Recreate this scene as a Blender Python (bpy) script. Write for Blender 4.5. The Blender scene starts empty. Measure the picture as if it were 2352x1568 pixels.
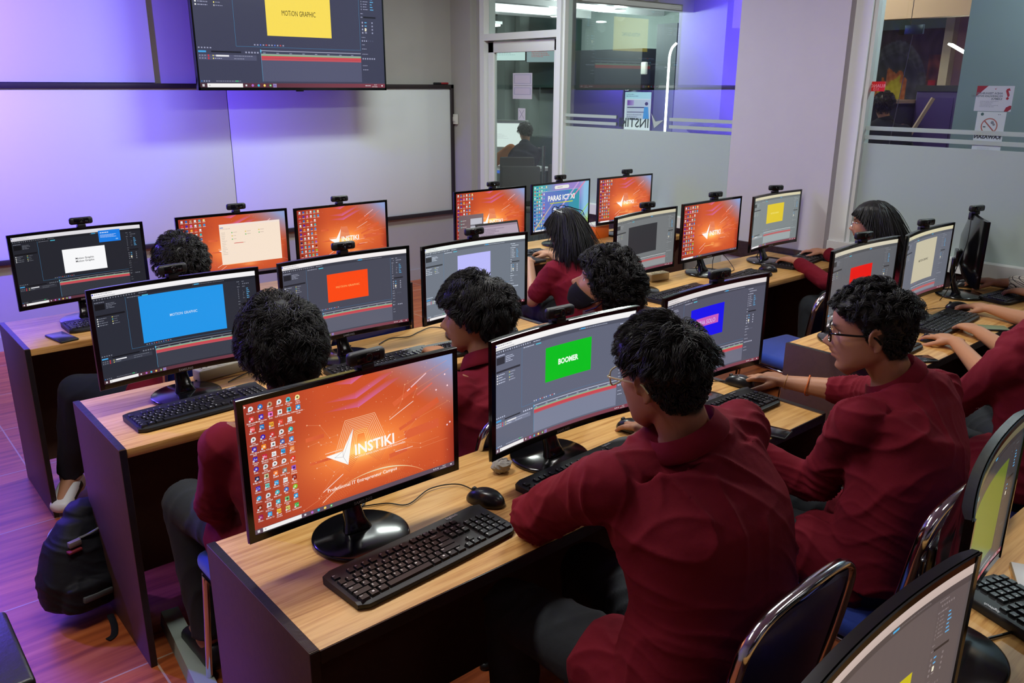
import bpy, bmesh, math, random
import numpy as np
from mathutils import Vector, Matrix
SC = bpy.context.scene
COL = SC.collection
PI = math.pi
random.seed(5)
RNG = np.random.default_rng(7)

def lin(c):
    c = np.asarray(c, float) / 255.0
    return np.where(c <= 0.04045, c / 12.92, ((c + 0.055) / 1.055) ** 2.4)

def L3(r, g, b):
    v = lin((r, g, b))
    return (float(v[0]), float(v[1]), float(v[2]), 1.0)

# ---------------------------------------------------------------- mesh builder
class MB:
    def __init__(self):
        self.v = []; self.f = []; self.m = []; self.s = []; self.n = 0
    def add(self, verts, faces, mat=0, smooth=False):
        verts = np.asarray(verts, float).reshape(-1, 3)
        b = self.n
        self.v.append(verts); self.n += len(verts)
        for f in faces:
            self.f.append([i + b for i in f]); self.m.append(mat); self.s.append(smooth)
        return b
    def box(self, lo, hi, mat=0, bev=0.0, M=None):
        lo = np.array(lo, float); hi = np.array(hi, float)
        if bev <= 0:
            x0, y0, z0 = lo; x1, y1, z1 = hi
            v = [(x0,y0,z0),(x1,y0,z0),(x1,y1,z0),(x0,y1,z0),(x0,y0,z1),(x1,y0,z1),(x1,y1,z1),(x0,y1,z1)]
            f = [(0,3,2,1),(4,5,6,7),(0,1,5,4),(1,2,6,5),(2,3,7,6),(3,0,4,7)]
            self.add(xf(v, M), f, mat); return
        bm = bmesh.new()
        bmesh.ops.create_cube(bm, size=1.0)
        c = (lo + hi) / 2; s = hi - lo
        for w in bm.verts:
            w.co = Vector((w.co.x * s[0] + c[0], w.co.y * s[1] + c[1], w.co.z * s[2] + c[2]))
        b = min(bev, min(s) * 0.49)
        bmesh.ops.bevel(bm, geom=bm.edges[:], offset=b, segments=2 if b < .004 else 3, affect='EDGES', profile=0.5)
        bm.verts.ensure_lookup_table()
        v = [tuple(w.co) for w in bm.verts]; f = [[w.index for w in q.verts] for q in bm.faces]
        bm.verts.index_update()
        bm.free()
        self.add(xf(v, M), f, mat, True)
    def tube(self, pts, r, n=8, mat=0, caps=True, closed=False, up=None, sq=2.0):
        """loft of (super)elliptic rings; r scalar, list of scalars or list of (rx, ry)"""
        P = np.array(pts, float); k = len(P)
        if np.isscalar(r): r = [(r, r)] * k
        r = [(q, q) if np.isscalar(q) else q for q in r]
        T = np.zeros_like(P)
        for i in range(k):
            if closed: d = P[(i + 1) % k] - P[i - 1]
            else: d = P[min(i + 1, k - 1)] - P[max(i - 1, 0)]
            T[i] = d / (np.linalg.norm(d) + 1e-12)
        if up is None:
            u = np.array([0, 0, 1.0]) if abs(T[0][2]) < .9 else np.array([1.0, 0, 0])
        else: u = np.array(up if np.ndim(up) == 1 else up[0], float)
        rings = []
        a = np.linspace(0, 2 * PI, n, endpoint=False)
        ca, sa = np.cos(a), np.sin(a)
        if sq != 2.0:
            ca = np.sign(ca) * np.abs(ca) ** (2 / sq); sa = np.sign(sa) * np.abs(sa) ** (2 / sq)
        for i in range(k):
            if up is not None and np.ndim(up) == 2: u = np.array(up[i], float)
            s = np.cross(T[i], u); ns = np.linalg.norm(s)
            s = s / ns if ns > 1e-6 else np.cross(T[i], [0.3, 0.7, 0.2])
            u2 = np.cross(s, T[i]); u2 /= np.linalg.norm(u2) + 1e-12
            if up is None: u = u2
            rings.append(P[i] + np.outer(ca, s) * r[i][0] + np.outer(sa, u2) * r[i][1])
        V = np.concatenate(rings); F = []
        m = k if closed else k - 1
        for i in range(m):
            i2 = (i + 1) % k
            for j in range(n):
                j2 = (j + 1) % n
                F.append((i * n + j, i * n + j2, i2 * n + j2, i2 * n + j))
        if caps and not closed:
            F.append(tuple(range(n - 1, -1, -1))); F.append(tuple((k - 1) * n + j for j in range(n)))
        self.add(V, F, mat, True)
    def capsule(self, pts, r, n=12, mat=0, up=None, sq=2.0, end=1.0):
        """tube with rounded ends"""
        P = [np.array(p, float) for p in pts]
        r = [(q, q) if np.isscalar(q) else q for q in (r if not np.isscalar(r) else [r] * len(P))]
        d0 = P[0] - P[1]; d0 /= np.linalg.norm(d0); d1 = P[-1] - P[-2]; d1 /= np.linalg.norm(d1)
        A = []; R = []; U = []
        upl = None
        if up is not None: upl = [np.array(up, float)] * len(P) if np.ndim(up) == 1 else list(up)
        for t in (88, 65, 40, 20):
            c, s = math.cos(math.radians(t)), math.sin(math.radians(t))
            A.append(P[0] + d0 * min(r[0]) * s * end); R.append((r[0][0] * c, r[0][1] * c)); U.append(upl[0] if upl else None)
        A += P; R += r; U += upl if upl else [None] * len(P)
        for t in (20, 40, 65, 88):
            c, s = math.cos(math.radians(t)), math.sin(math.radians(t))
            A.append(P[-1] + d1 * min(r[-1]) * s * end); R.append((r[-1][0] * c, r[-1][1] * c)); U.append(upl[-1] if upl else None)
        self.tube(A, R, n, mat, True, False, U if upl else None, sq)
    def ellipsoid(self, c, r, n=16, mat=0, M=None):
        m = n // 2; V = []; F = []
        for i in range(m + 1):
            t = PI * (i + .02 if i == 0 else (i - .02 if i == m else i)) / m
            for j in range(n):
                a = 2 * PI * j / n
                V.append((math.sin(t) * math.cos(a), math.sin(t) * math.sin(a), math.cos(t)))
        for i in range(m):
            for j in range(n):
                j2 = (j + 1) % n
                F.append((i * n + j, (i + 1) * n + j, (i + 1) * n + j2, i * n + j2))
        F.append(tuple(range(n))); F.append(tuple(m * n + j for j in range(n - 1, -1, -1)))
        V = np.array(V) * np.array(r)
        if M is not None: V = V @ np.array(M).T[:3, :3] if np.shape(M)[0] >= 3 else V
        self.add(V + np.array(c), F, mat, True)
    def lathe(self, prof, n=32, mat=0, c=(0, 0, 0), M=None):
        V = []; F = []; k = len(prof)
        for (r, z) in prof:
            for j in range(n):
                a = 2 * PI * j / n; V.append((r * math.cos(a), r * math.sin(a), z))
        for i in range(k - 1):
            for j in range(n):
                j2 = (j + 1) % n
                F.append((i * n + j, i * n + j2, (i + 1) * n + j2, (i + 1) * n + j))
        F.append(tuple(range(n - 1, -1, -1))); F.append(tuple((k - 1) * n + j for j in range(n)))
        V = xf(V, M)
        self.add(np.array(V) + np.array(c), F, mat, True)
    def prism(self, poly, z0, z1, mat=0, M=None, smooth=False):
        n = len(poly)
        V = [(p[0], p[1], z0) for p in poly] + [(p[0], p[1], z1) for p in poly]
        F = [tuple(range(n - 1, -1, -1)), tuple(range(n, 2 * n))] + [(i, (i + 1) % n, n + (i + 1) % n, n + i) for i in range(n)]
        self.add(xf(V, M), F, mat, smooth)
    def text(self, s, size, M, mat=0, bold=0.0, depth=0.0, align='L', shear=0.0):
        V, F = text_mesh(s, bold, shear)
        if len(V) == 0: return
        V = V * size
        if align == 'C': V = V - np.array([(V[:, 0].min() + V[:, 0].max()) / 2, 0, 0])
        self.add(xf(V, M), F, mat)
    def mesh(self, name, mats):
        me = bpy.data.meshes.new(name)
        V = np.concatenate(self.v) if self.v else np.zeros((0, 3))
        me.from_pydata(V.tolist(), [], self.f)
        for m in (mats if isinstance(mats, (list, tuple)) else [mats]): me.materials.append(m)
        me.polygons.foreach_set('material_index', self.m)
        me.polygons.foreach_set('use_smooth', self.s)
        me.update()
        return me
    def build(self, name, mats, parent=None, loc=None, sharp=True):
        me = self.mesh(name, mats)
        if sharp and any(self.s):
            try: me.set_sharp_from_angle(angle=math.radians(42))
            except Exception: pass
        return link(name, me, parent, loc)

def xf(v, M):
    v = np.asarray(v, float).reshape(-1, 3)
    if M is None: return v
    A = np.array(M)
    return v @ A[:3, :3].T + A[:3, 3]

def link(name, me, parent=None, loc=None):
    o = bpy.data.objects.new(name, me); COL.objects.link(o)
    if parent is not None: o.parent = parent
    if loc is not None: o.location = loc
    return o

def TR(x, y, z, rz=0, rx=0, ry=0):
    return Matrix.Translation((x, y, z)) @ Matrix.Rotation(rz, 4, 'Z') @ Matrix.Rotation(ry, 4, 'Y') @ Matrix.Rotation(rx, 4, 'X')

_tc = {}
def text_mesh(s, bold=0.0, shear=0.0):
    k = (s, round(bold, 4), round(shear, 3))
    if k in _tc: return _tc[k]
    cu = bpy.data.curves.new('t', 'FONT'); cu.body = s; cu.size = 1.0; cu.offset = bold; cu.shear = shear
    cu.resolution_u = 2; cu.fill_mode = 'BOTH'
    ob = bpy.data.objects.new('t', cu)
    me = ob.to_mesh()
    V = np.zeros(len(me.vertices) * 3); me.vertices.foreach_get('co', V)
    F = [list(p.vertices) for p in me.polygons]
    ob.to_mesh_clear(); bpy.data.objects.remove(ob); bpy.data.curves.remove(cu)
    _tc[k] = (V.reshape(-1, 3), F)
    return _tc[k]

def tag(o, label=None, cat=None, group=None, kind=None):
    if label: o['label'] = label
    if cat: o['category'] = cat
    if group: o['group'] = group
    if kind: o['kind'] = kind
    return o
def struct(o): o['kind'] = 'structure'; return o
def empty(name, loc, rz=0.0, label=None, cat=None, group=None):
    o = bpy.data.objects.new(name, None); COL.objects.link(o)
    o.location = loc; o.rotation_euler = (0, 0, rz); o.empty_display_size = .05
    return tag(o, label, cat, group)
def dup(root, loc, rz=0.0, label=None, group=None, skip=(), rot=None):
    def cp(o, par):
        c = o.copy(); COL.objects.link(c)
        if par is not None: c.parent = par
        for ch in list(KIDS.get(o.name, [])):
            if ch.name.split('.')[0] in skip: continue
            n = cp(ch, c); KIDS.setdefault(c.name, []).append(n)
        return c
    r = cp(root, None); r.location = loc; r.rotation_euler = rot or (0, 0, rz)
    if label: r['label'] = label
    if group: r['group'] = group
    return r
KIDS = {}
def kids(root):
    """register children for dup"""
    for o in list(COL.objects):
        if o.parent is not None and o not in KIDS.get(o.parent.name, []):
            KIDS.setdefault(o.parent.name, []).append(o)

# ---------------------------------------------------------------- materials
def NT(name):
    m = bpy.data.materials.new(name); m.use_nodes = True
    nt = m.node_tree; b = nt.nodes['Principled BSDF']
    return m, nt, b
def mat(name, rgb, rough=.5, metal=0.0, spec=.5, noise=0.0, nscale=30, bump=0.0, bscale=200, coat=0.0, sheen=0.0, stretch=(1,1,1), alpha=None, trans=0.0):
    m, nt, b = NT(name)
    c = L3(*rgb)
    b.inputs['Base Color'].default_value = c
    b.inputs['Roughness'].default_value = rough; b.inputs['Metallic'].default_value = metal
    b.inputs['Specular IOR Level'].default_value = spec
    if coat: b.inputs['Coat Weight'].default_value = coat; b.inputs['Coat Roughness'].default_value = .08
    if sheen: b.inputs['Sheen Weight'].default_value = sheen; b.inputs['Sheen Roughness'].default_value = .5
    if trans: b.inputs['Transmission Weight'].default_value = trans
    tc = nt.nodes.new('ShaderNodeTexCoord'); mp = nt.nodes.new('ShaderNodeMapping'); mp.inputs['Scale'].default_value = stretch
    nt.links.new(tc.outputs['Object'], mp.inputs['Vector'])
    if noise:
        n = nt.nodes.new('ShaderNodeTexNoise'); n.inputs['Scale'].default_value = nscale; n.inputs['Detail'].default_value = 4
        nt.links.new(mp.outputs[0], n.inputs['Vector'])
        mx = nt.nodes.new('ShaderNodeMix'); mx.data_type = 'RGBA'
        mx.inputs[6].default_value = (c[0]*(1-noise), c[1]*(1-noise), c[2]*(1-noise), 1)
        mx.inputs[7].default_value = (min(1,c[0]*(1+noise)), min(1,c[1]*(1+noise)), min(1,c[2]*(1+noise)), 1)
        nt.links.new(n.outputs['Fac'], mx.inputs[0]); nt.links.new(mx.outputs[2], b.inputs['Base Color'])
    if bump:
        n2 = nt.nodes.new('ShaderNodeTexNoise'); n2.inputs['Scale'].default_value = bscale; n2.inputs['Detail'].default_value = 3
        nt.links.new(mp.outputs[0], n2.inputs['Vector'])
        bp = nt.nodes.new('ShaderNodeBump'); bp.inputs['Strength'].default_value = bump; bp.inputs['Distance'].default_value = .002
        nt.links.new(n2.outputs['Fac'], bp.inputs['Height']); nt.links.new(bp.outputs[0], b.inputs['Normal'])
    return m
def ramp(nt, stops):
    r = nt.nodes.new('ShaderNodeValToRGB'); e = r.color_ramp.elements
    while len(e) < len(stops): e.new(.5)
    for i, (p, c) in enumerate(stops): e[i].position = p; e[i].color = c
    return r
def wood_mat():
    m, nt, b = NT('oak laminate')
    tc = nt.nodes.new('ShaderNodeTexCoord'); mp = nt.nodes.new('ShaderNodeMapping'); mp.inputs['Scale'].default_value = (1.6, 34, 34)
    nt.links.new(tc.outputs['Object'], mp.inputs['Vector'])
    n = nt.nodes.new('ShaderNodeTexNoise'); n.inputs['Scale'].default_value = 2.2; n.inputs['Detail'].default_value = 6; n.inputs['Roughness'].default_value = .62; n.inputs['Distortion'].default_value = .35
    nt.links.new(mp.outputs[0], n.inputs['Vector'])
    r = ramp(nt, [(.28, L3(158, 104, 50)), (.42, L3(206, 154, 86)), (.55, L3(222, 174, 104)), (.75, L3(232, 188, 120))])
    nt.links.new(n.outputs['Fac'], r.inputs[0])
    mp2 = nt.nodes.new('ShaderNodeMapping'); mp2.inputs['Scale'].default_value = (.9, 5, 5); nt.links.new(tc.outputs['Object'], mp2.inputs['Vector'])
    n2 = nt.nodes.new('ShaderNodeTexNoise'); n2.inputs['Scale'].default_value = 2.0; n2.inputs['Detail'].default_value = 3
    nt.links.new(mp2.outputs[0], n2.inputs['Vector'])
    r2 = ramp(nt, [(.3, (.72, .70, .66, 1)), (.7, (1, 1, 1, 1))]); nt.links.new(n2.outputs['Fac'], r2.inputs[0])
    mx = nt.nodes.new('ShaderNodeMix'); mx.data_type = 'RGBA'; mx.blend_type = 'MULTIPLY'; mx.inputs[0].default_value = .7
    nt.links.new(r.outputs[0], mx.inputs[6]); nt.links.new(r2.outputs[0], mx.inputs[7]); nt.links.new(mx.outputs[2], b.inputs['Base Color'])
    b.inputs['Roughness'].default_value = .42; b.inputs['Specular IOR Level'].default_value = .35
    return m
def floor_mat():
    m, nt, b = NT('plank vinyl floor')
    tc = nt.nodes.new('ShaderNodeTexCoord')
    mp = nt.nodes.new('ShaderNodeMapping'); mp.inputs['Scale'].default_value = (.9, 12, 1)
    nt.links.new(tc.outputs['Object'], mp.inputs['Vector'])
    n = nt.nodes.new('ShaderNodeTexNoise'); n.inputs['Scale'].default_value = 2.6; n.inputs['Detail'].default_value = 5; n.inputs['Distortion'].default_value = .3
    nt.links.new(mp.outputs[0], n.inputs['Vector'])
    r = ramp(nt, [(.3, L3(140, 66, 32)), (.5, L3(178, 92, 46)), (.72, L3(198, 114, 62))]); nt.links.new(n.outputs['Fac'], r.inputs[0])
    br = nt.nodes.new('ShaderNodeTexBrick'); br.inputs['Scale'].default_value = 1.0
    br.inputs['Brick Width'].default_value = 1.2; br.inputs['Row Height'].default_value = .1; br.inputs['Mortar Size'].default_value = .0
    br.inputs['Color1'].default_value = (.74, .70, .68, 1); br.inputs['Color2'].default_value = (1, 1, 1, 1); br.inputs['Bias'].default_value = .1
    nt.links.new(tc.outputs['Object'], br.inputs['Vector'])
    br2 = nt.nodes.new('ShaderNodeTexBrick'); br2.offset = 0; br2.inputs['Scale'].default_value = 1.0
    br2.inputs['Brick Width'].default_value = .6; br2.inputs['Row Height'].default_value = .6; br2.inputs['Mortar Size'].default_value = .0035
    br2.inputs['Color1'].default_value = (0, 0, 0, 1); br2.inputs['Color2'].default_value = (0, 0, 0, 1); br2.inputs['Mortar'].default_value = (1, 1, 1, 1)
    nt.links.new(tc.outputs['Object'], br2.inputs['Vector'])
    mx = nt.nodes.new('ShaderNodeMix'); mx.data_type = 'RGBA'; mx.blend_type = 'MULTIPLY'; mx.inputs[0].default_value = .8
    nt.links.new(r.outputs[0], mx.inputs[6]); nt.links.new(br.outputs['Color'], mx.inputs[7])
    mx2 = nt.nodes.new('ShaderNodeMix'); mx2.data_type = 'RGBA'; mx2.inputs[7].default_value = L3(180, 150, 128)
    nt.links.new(br2.outputs['Color'], mx2.inputs[0]); nt.links.new(mx.outputs[2], mx2.inputs[6]); nt.links.new(mx2.outputs[2], b.inputs['Base Color'])
    b.inputs['Roughness'].default_value = .36
    return m
def emit(name, rgb, s=1.0):
    m, nt, b = NT(name)
    b.inputs['Base Color'].default_value = (0, 0, 0, 1); b.inputs['Emission Color'].default_value = L3(*rgb); b.inputs['Emission Strength'].default_value = s
    return m
def vcol_emit(name, s=1.0, rough=.22, spec=.35):
    m, nt, b = NT(name)
    a = nt.nodes.new('ShaderNodeAttribute'); a.attribute_name = 'Col'
    b.inputs['Base Color'].default_value = (.003, .003, .003, 1); b.inputs['Roughness'].default_value = rough; b.inputs['Specular IOR Level'].default_value = spec
    nt.links.new(a.outputs['Color'], b.inputs['Emission Color']); b.inputs['Emission Strength'].default_value = s
    m.cycles.emission_sampling = 'NONE'
    return m
def vcol_mat(name, rough=.5, spec=.4, bump=0, sss=0):
    m, nt, b = NT(name)
    a = nt.nodes.new('ShaderNodeAttribute'); a.attribute_name = 'Col'
    nt.links.new(a.outputs['Color'], b.inputs['Base Color']); b.inputs['Roughness'].default_value = rough; b.inputs['Specular IOR Level'].default_value = spec
    if bump:
        tc = nt.nodes.new('ShaderNodeTexCoord')
        n2 = nt.nodes.new('ShaderNodeTexNoise'); n2.inputs['Scale'].default_value = 260; nt.links.new(tc.outputs['Object'], n2.inputs['Vector'])
        bp = nt.nodes.new('ShaderNodeBump'); bp.inputs['Strength'].default_value = bump; bp.inputs['Distance'].default_value = .002
        nt.links.new(n2.outputs['Fac'], bp.inputs['Height']); nt.links.new(bp.outputs[0], b.inputs['Normal'])
    return m
def glass_mat(name, tint=(.86, .93, .92), refl=.05, gain=.9):
    """thin architectural pane: mostly clear, with a real mirror part that grows at grazing angles"""
    m = bpy.data.materials.new(name); m.use_nodes = True; nt = m.node_tree; nt.nodes.clear()
    out = nt.nodes.new('ShaderNodeOutputMaterial'); t = nt.nodes.new('ShaderNodeBsdfTransparent'); t.inputs[0].default_value = (*tint, 1)
    g = nt.nodes.new('ShaderNodeBsdfGlossy'); g.inputs['Roughness'].default_value = .0; g.inputs[0].default_value = (gain, gain, gain, 1)
    lw = nt.nodes.new('ShaderNodeLayerWeight'); lw.inputs[0].default_value = .5
    pw = nt.nodes.new('ShaderNodeMath'); pw.operation = 'POWER'; pw.inputs[1].default_value = 4.0; nt.links.new(lw.outputs['Facing'], pw.inputs[0])
    ad = nt.nodes.new('ShaderNodeMath'); ad.operation = 'ADD'; ad.inputs[1].default_value = refl; nt.links.new(pw.outputs[0], ad.inputs[0]); ad.use_clamp = True
    mx = nt.nodes.new('ShaderNodeMixShader'); nt.links.new(ad.outputs[0], mx.inputs[0]); nt.links.new(t.outputs[0], mx.inputs[1]); nt.links.new(g.outputs[0], mx.inputs[2])
    nt.links.new(mx.outputs[0], out.inputs[0]); return m

M = {}
M['wood'] = wood_mat(); M['floor'] = floor_mat()
M['lam'] = mat('dark brown laminate', (84, 58, 48), .5, noise=.25, nscale=60, bump=.15, bscale=300)
M['edge'] = mat('black edge band', (30, 26, 25), .38, noise=.5, nscale=25, bump=.5, bscale=60)
M['blk'] = mat('glossy black plastic', (9, 9, 10), .16, coat=.2)
M['blkm'] = mat('matt black plastic', (22, 23, 25), .48, bump=.1, bscale=900)
M['key'] = mat('keycap plastic', (20, 21, 23), .42)
M['leg'] = mat('key legend white', (225, 228, 230), .6)
M['silver'] = mat('printed silver lettering', (150, 152, 155), .4, metal=.3)
M['grey'] = mat('grey lettering', (80, 82, 86), .5)
M['chrome'] = mat('chromed steel', (215, 215, 218), .12, metal=1.0)
M['blue'] = mat('royal blue upholstery', (28, 66, 172), .75, noise=.12, nscale=90, bump=.5, bscale=900, sheen=.3)
M['bluesh'] = mat('dark blue moulded shell', (22, 34, 104), .45)
M['wall'] = mat('grey painted wall', (166, 164, 160), .85, noise=.04, nscale=6, bump=.08, bscale=80)
M['wb'] = mat('whiteboard enamel', (216, 222, 224), .38, spec=.3)
M['frame'] = mat('dark board frame', (38, 30, 34), .45)
M['white'] = mat('white painted frame', (222, 224, 224), .45)
M['marble'] = mat('dark brown marble trim', (62, 46, 46), .25, noise=.5, nscale=40)
M['wallp'] = mat('pale lilac painted column', (190, 184, 190), .8, noise=.03, nscale=8)
M['cable'] = mat('black cable', (12, 12, 13), .45)
M['wplas'] = mat('white plastic', (205, 205, 198), .45)
M['cream'] = mat('cream plastic socket', (196, 178, 140), .5)
M['paper'] = mat('white paper', (216, 214, 208), .8, bump=.2, bscale=120)
M['orange'] = mat('orange card', (232, 110, 22), .55)
M['ceil'] = mat('white ceiling', (205, 205, 205), .9)
M['screen'] = vcol_emit('lit screen', 1.0)
M['glass'] = glass_mat('clear window glass')
# ================================================================= the room
WY = 5.15      # whiteboard wall
WX = 4.225     # glazed right wall
CH = 2.95
def sbox(name, lo, hi, m, bev=0): 
    b = MB(); b.box(lo, hi, 0, bev); return struct(b.build(name, m))
sbox('floor', (-3.2, -4.2, -.08), (WX + .1, WY + .12, 0), M['floor'])
sbox('ceiling', (-3.2, -4.2, CH), (WX + .1, WY + .12, CH + .08), M['ceil'])
sbox('wall_front', (-3.2, WY, 0), (WX + .12, WY + .12, CH), M['wall'])
sbox('wall_left', (-3.32, -4.2, 0), (-3.2, WY + .12, CH), M['wall'])
sbox('wall_back', (-3.32, -4.32, 0), (WX + .12, -4.2, CH), M['wall'])
# right wall: solid pieces around a glass door and two windows
SILL = .79; SILLT = .865
DY0, DY1 = 3.80, 4.72        # door opening
W1a, W1b = 2.05, 3.74        # first window
W2a, W2b = -3.6, 1.22        # second window
b = MB()
b.box((WX, DY1 + .06, 0), (WX + .12, WY + .12, CH))
b.box((WX, W1b, 0), (WX + .12, W1b + .03, CH))
b.box((WX, W1a, 0), (WX + .12, W1b, SILL - .02)); b.box((WX, W2a, 0), (WX + .12, W2b, SILL - .02))
b.box((WX, -4.32, 0), (WX + .12, W2a, CH))
b.box((WX, W1a, 2.75), (WX + .12, DY1 + .06, CH)); b.box((WX, W2a, 2.75), (WX + .12, W2b, CH))
struct(b.build('wall_right', M['wall']))
b = MB(); b.box((WX - .10, W2b + .10, 0), (WX + .22, W1a, CH)); struct(b.build('wall_column', M['wallp']))
# corner pier beside the board
b = MB(); b.box((WX - .07, DY1 + .14, 0), (WX, WY, CH)); struct(b.build('wall_pier', M['wall']))
# marble band under the sills
b = MB(); b.box((WX - .02, W1a, SILL - .105), (WX, W1b, SILL - .005)); b.box((WX - .12, W2b + .08, SILL - .105), (WX - .10, W1a, SILL - .005)); b.box((WX - .02, W2a, SILL - .105), (WX, W2b, SILL - .005))
struct(b.build('trim_1', M['marble']))
GL1 = glass_mat('reflective window glass', (.84, .92, .90), .12)
def window(n, y0, y1, fl, fr, mulls=()):
    top = 2.75
    f = MB()
    f.box((WX - .045, y0 - fl, SILL), (WX + .08, y0, top)); f.box((WX - .045, y1, SILL), (WX + .08, y1 + fr, top))
    f.box((WX - .06, y0 - fl, SILL), (WX + .09, y1 + fr, SILLT)); f.box((WX - .03, y0, top - .05), (WX + .07, y1, top))
    f.box((WX - .02, y0, SILLT), (WX + .06, y0 + .02, top)); f.box((WX - .02, y1 - .02, SILLT), (WX + .06, y1, top))
    o = struct(f.build('window_%d' % n, M['white']))
    g = MB(); g.box((WX + .018, y0 + .01, SILLT), (WX + .024, y1 - .01, top - .04)); p = g.build('window_pane', GL1 if n == 1 else M['glass'], o)
    return o
FROST = mat('frosted film', (196, 210, 204), .9)
_nt = FROST.node_tree; _b = _nt.nodes['Principled BSDF']
_t = _nt.nodes.new('ShaderNodeBsdfTranslucent'); _t.inputs[0].default_value = (.55, .6, .6, 1); _mx = _nt.nodes.new('ShaderNodeMixShader'); _mx.inputs[0].default_value = .35
_nt.links.new(_b.outputs[0], _mx.inputs[1]); _nt.links.new(_t.outputs[0], _mx.inputs[2]); _nt.links.new(_mx.outputs[0], _nt.nodes['Material Output'].inputs[0])
def frost(o, y0, y1, gap=None):
    zt = 1.451
    b = MB(); b.box((WX + .010, y0 + .012, SILLT), (WX + .0165, y1 - .012, zt)); b.build('frosted_film', FROST, o)
    for (za, zb) in ((1.474, 1.497), (1.525, 1.548)):
        b = MB()
        for (a, c) in ([(y0 + .012, y1 - .012)] if gap is None else [(y0 + .012, gap[0]), (gap[1], y1 - .012)]):
            b.box((WX + .010, a, za), (WX + .0165, c, zb))
        b.build('frosted_stripe', FROST, o)
w1 = window(1, W1a, W1b, .0, .05); frost(w1, W1a, W1b, (2.66, 3.17))
w2 = window(2, W2a, W2b, .05, .16); frost(w2, W2a, W2b)
# reversed lettering on the outside of the first pane
b = MB()
Mt = Matrix(((0, 0, -1, WX + .016), (1, 0, 0, 0), (0, 1, 0, 0), (0, 0, 0, 1)))
V, F = text_mesh('INSTIKI', .012)
V = V.copy() * .092; V = V - np.array([V[:, 0].min(), 0, 0]);
# seen from inside the writing reads backwards: it grows towards the door
W3 = np.zeros_like(V); W3[:, 0] = WX + .0155; W3[:, 1] = 2.855 + V[:, 0]; W3[:, 2] = 1.470 + V[:, 1]
M['decal'] = mat('dark lettering film', (52, 66, 66), .8)
b.add(W3, F); b.build('lettering', M['decal'], w1)
b = MB(); 
W3 = np.array([(WX + .0155, y_, z_) for y_, z_ in ((2.834, 1.575), (2.79, 1.517), (2.715, 1.530), (2.80, 1.470))]); b.add(W3, [[0, 1, 2, 3]]); b.build('tick_emblem', FROST, w1)
# door
f = MB()
f.box((WX - .03, DY1, 0), (WX + .1, DY1 + .06, 2.75)); f.box((WX - .03, DY0 - .05, 0), (WX + .1, DY0, 2.75))
f.box((WX - .03, DY0, 2.13), (WX + .1, DY1, 2.185)); f.box((WX - .03, DY0, 2.70), (WX + .1, DY1, 2.75))
d = struct(f.build('door_1', M['white']))
g = MB(); g.box((WX + .03, DY0, 2.185), (WX + .036, DY1, 2.70)); g.build('transom_pane', M['glass'], d)
g = MB(); g.box((WX + .01, DY0 + .01, .0), (WX + .05, DY0 + .07, 2.12), 0, .004); g.box((WX + .01, DY1 - .085, .0), (WX + .05, DY1 - .01, 2.12), 0, .004)
g.box((WX + .01, DY0 + .01, 2.03), (WX + .05, DY1 - .01, 2.12), 0, .004); g.box((WX + .01, DY0 + .01, .0), (WX + .05, DY1 - .01, .12), 0, .004)
g.build('door_leaf', M['white'], d)
g = MB(); g.box((WX + .027, DY0 + .07, .12), (WX + .033, DY1 - .085, 2.03)); g.build('door_pane', M['glass'], d)
b = MB(); b.box((-3.2, WY - .015, 0), (WX, WY, .1)); struct(b.build('baseboard_front', M['wall']))
# big whiteboard
WBx1 = 4.15; WBx0 = -2.2; wz0, wz1 = .592, 1.765
wb = empty('whiteboard', ((WBx0 + WBx1) / 2, WY - .012, wz0), 0, 'long low whiteboard in a dark frame running under the television', 'whiteboard')
off = np.array([(WBx0 + WBx1) / 2, WY - .012, wz0])
def lb(lo, hi, o=off): return tuple(np.array(lo) - o), tuple(np.array(hi) - o)
b = MB(); SX = 2.02
for (a, c) in ((WBx0 + .03, SX - .003), (SX + .003, WBx1 - .03)):
    lo, hi = lb((a, WY - .028, wz0 + .03), (c, WY - .002, wz1 - .03)); p = MB(); p.box(lo, hi, 0, .002); p.build('board_panel', M['wb'], wb)
b = MB()
for q in (((WBx0, WY - .045, wz0), (WBx1, WY - .001, wz0 + .034)), ((WBx0, WY - .045, wz1 - .036), (WBx1, WY - .001, wz1)), ((WBx0, WY - .045, wz0), (WBx0 + .03, WY - .001, wz1)), ((WBx1 - .034, WY - .045, wz0), (WBx1, WY - .001, wz1))):
    lo, hi = lb(*q); b.box(lo, hi, 0, .004)
b.build('board_frame', M['frame'], wb)
# upper white panel left of the television
b = MB(); b.box((-1.86, -.02, 0), (1.86, .0, 1.1), 0, .003)
o = b.build('projection_board', M['wb'], None, (1.505 - 1.86, WY - .002, wz1 + .004)); tag(o, 'large white panel on the wall above the whiteboard, left of the television', 'board')
# wall socket plate right of the board
s = empty('wall_switch', (WX - .075, WY - .06, 1.46), 0, 'small white switch plate on the wall at the whiteboard\'s right end', 'switch')
b = MB(); b.box((-.014, -.045, -.045), (0, .045, .045), 0, .004); b.build('plate', M['wplas'], s)
b = MB(); b.box((-.019, -.018, -.02), (-.012, .018, .02), 0, .002); b.build('rocker', M['wplas'], s)
# board markers resting on the frame top
for k, (x, c, lab) in enumerate(((3.98, M['blkm'], 'black'), (4.06, mat('red marker', (150, 30, 40), .4), 'dark red'))):
    b = MB(); b.capsule([(-.035, 0, 0), (.035, 0, 0)], .009, 10); o = b.build('board_eraser' if k == 0 else 'marker_pen', c, None, (x, WY - .024, wz1 + .0095))
    tag(o, ('small black object' if k == 0 else 'dark red marker pen') + ' lying on top of the whiteboard frame near its right corner', 'marker')
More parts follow.
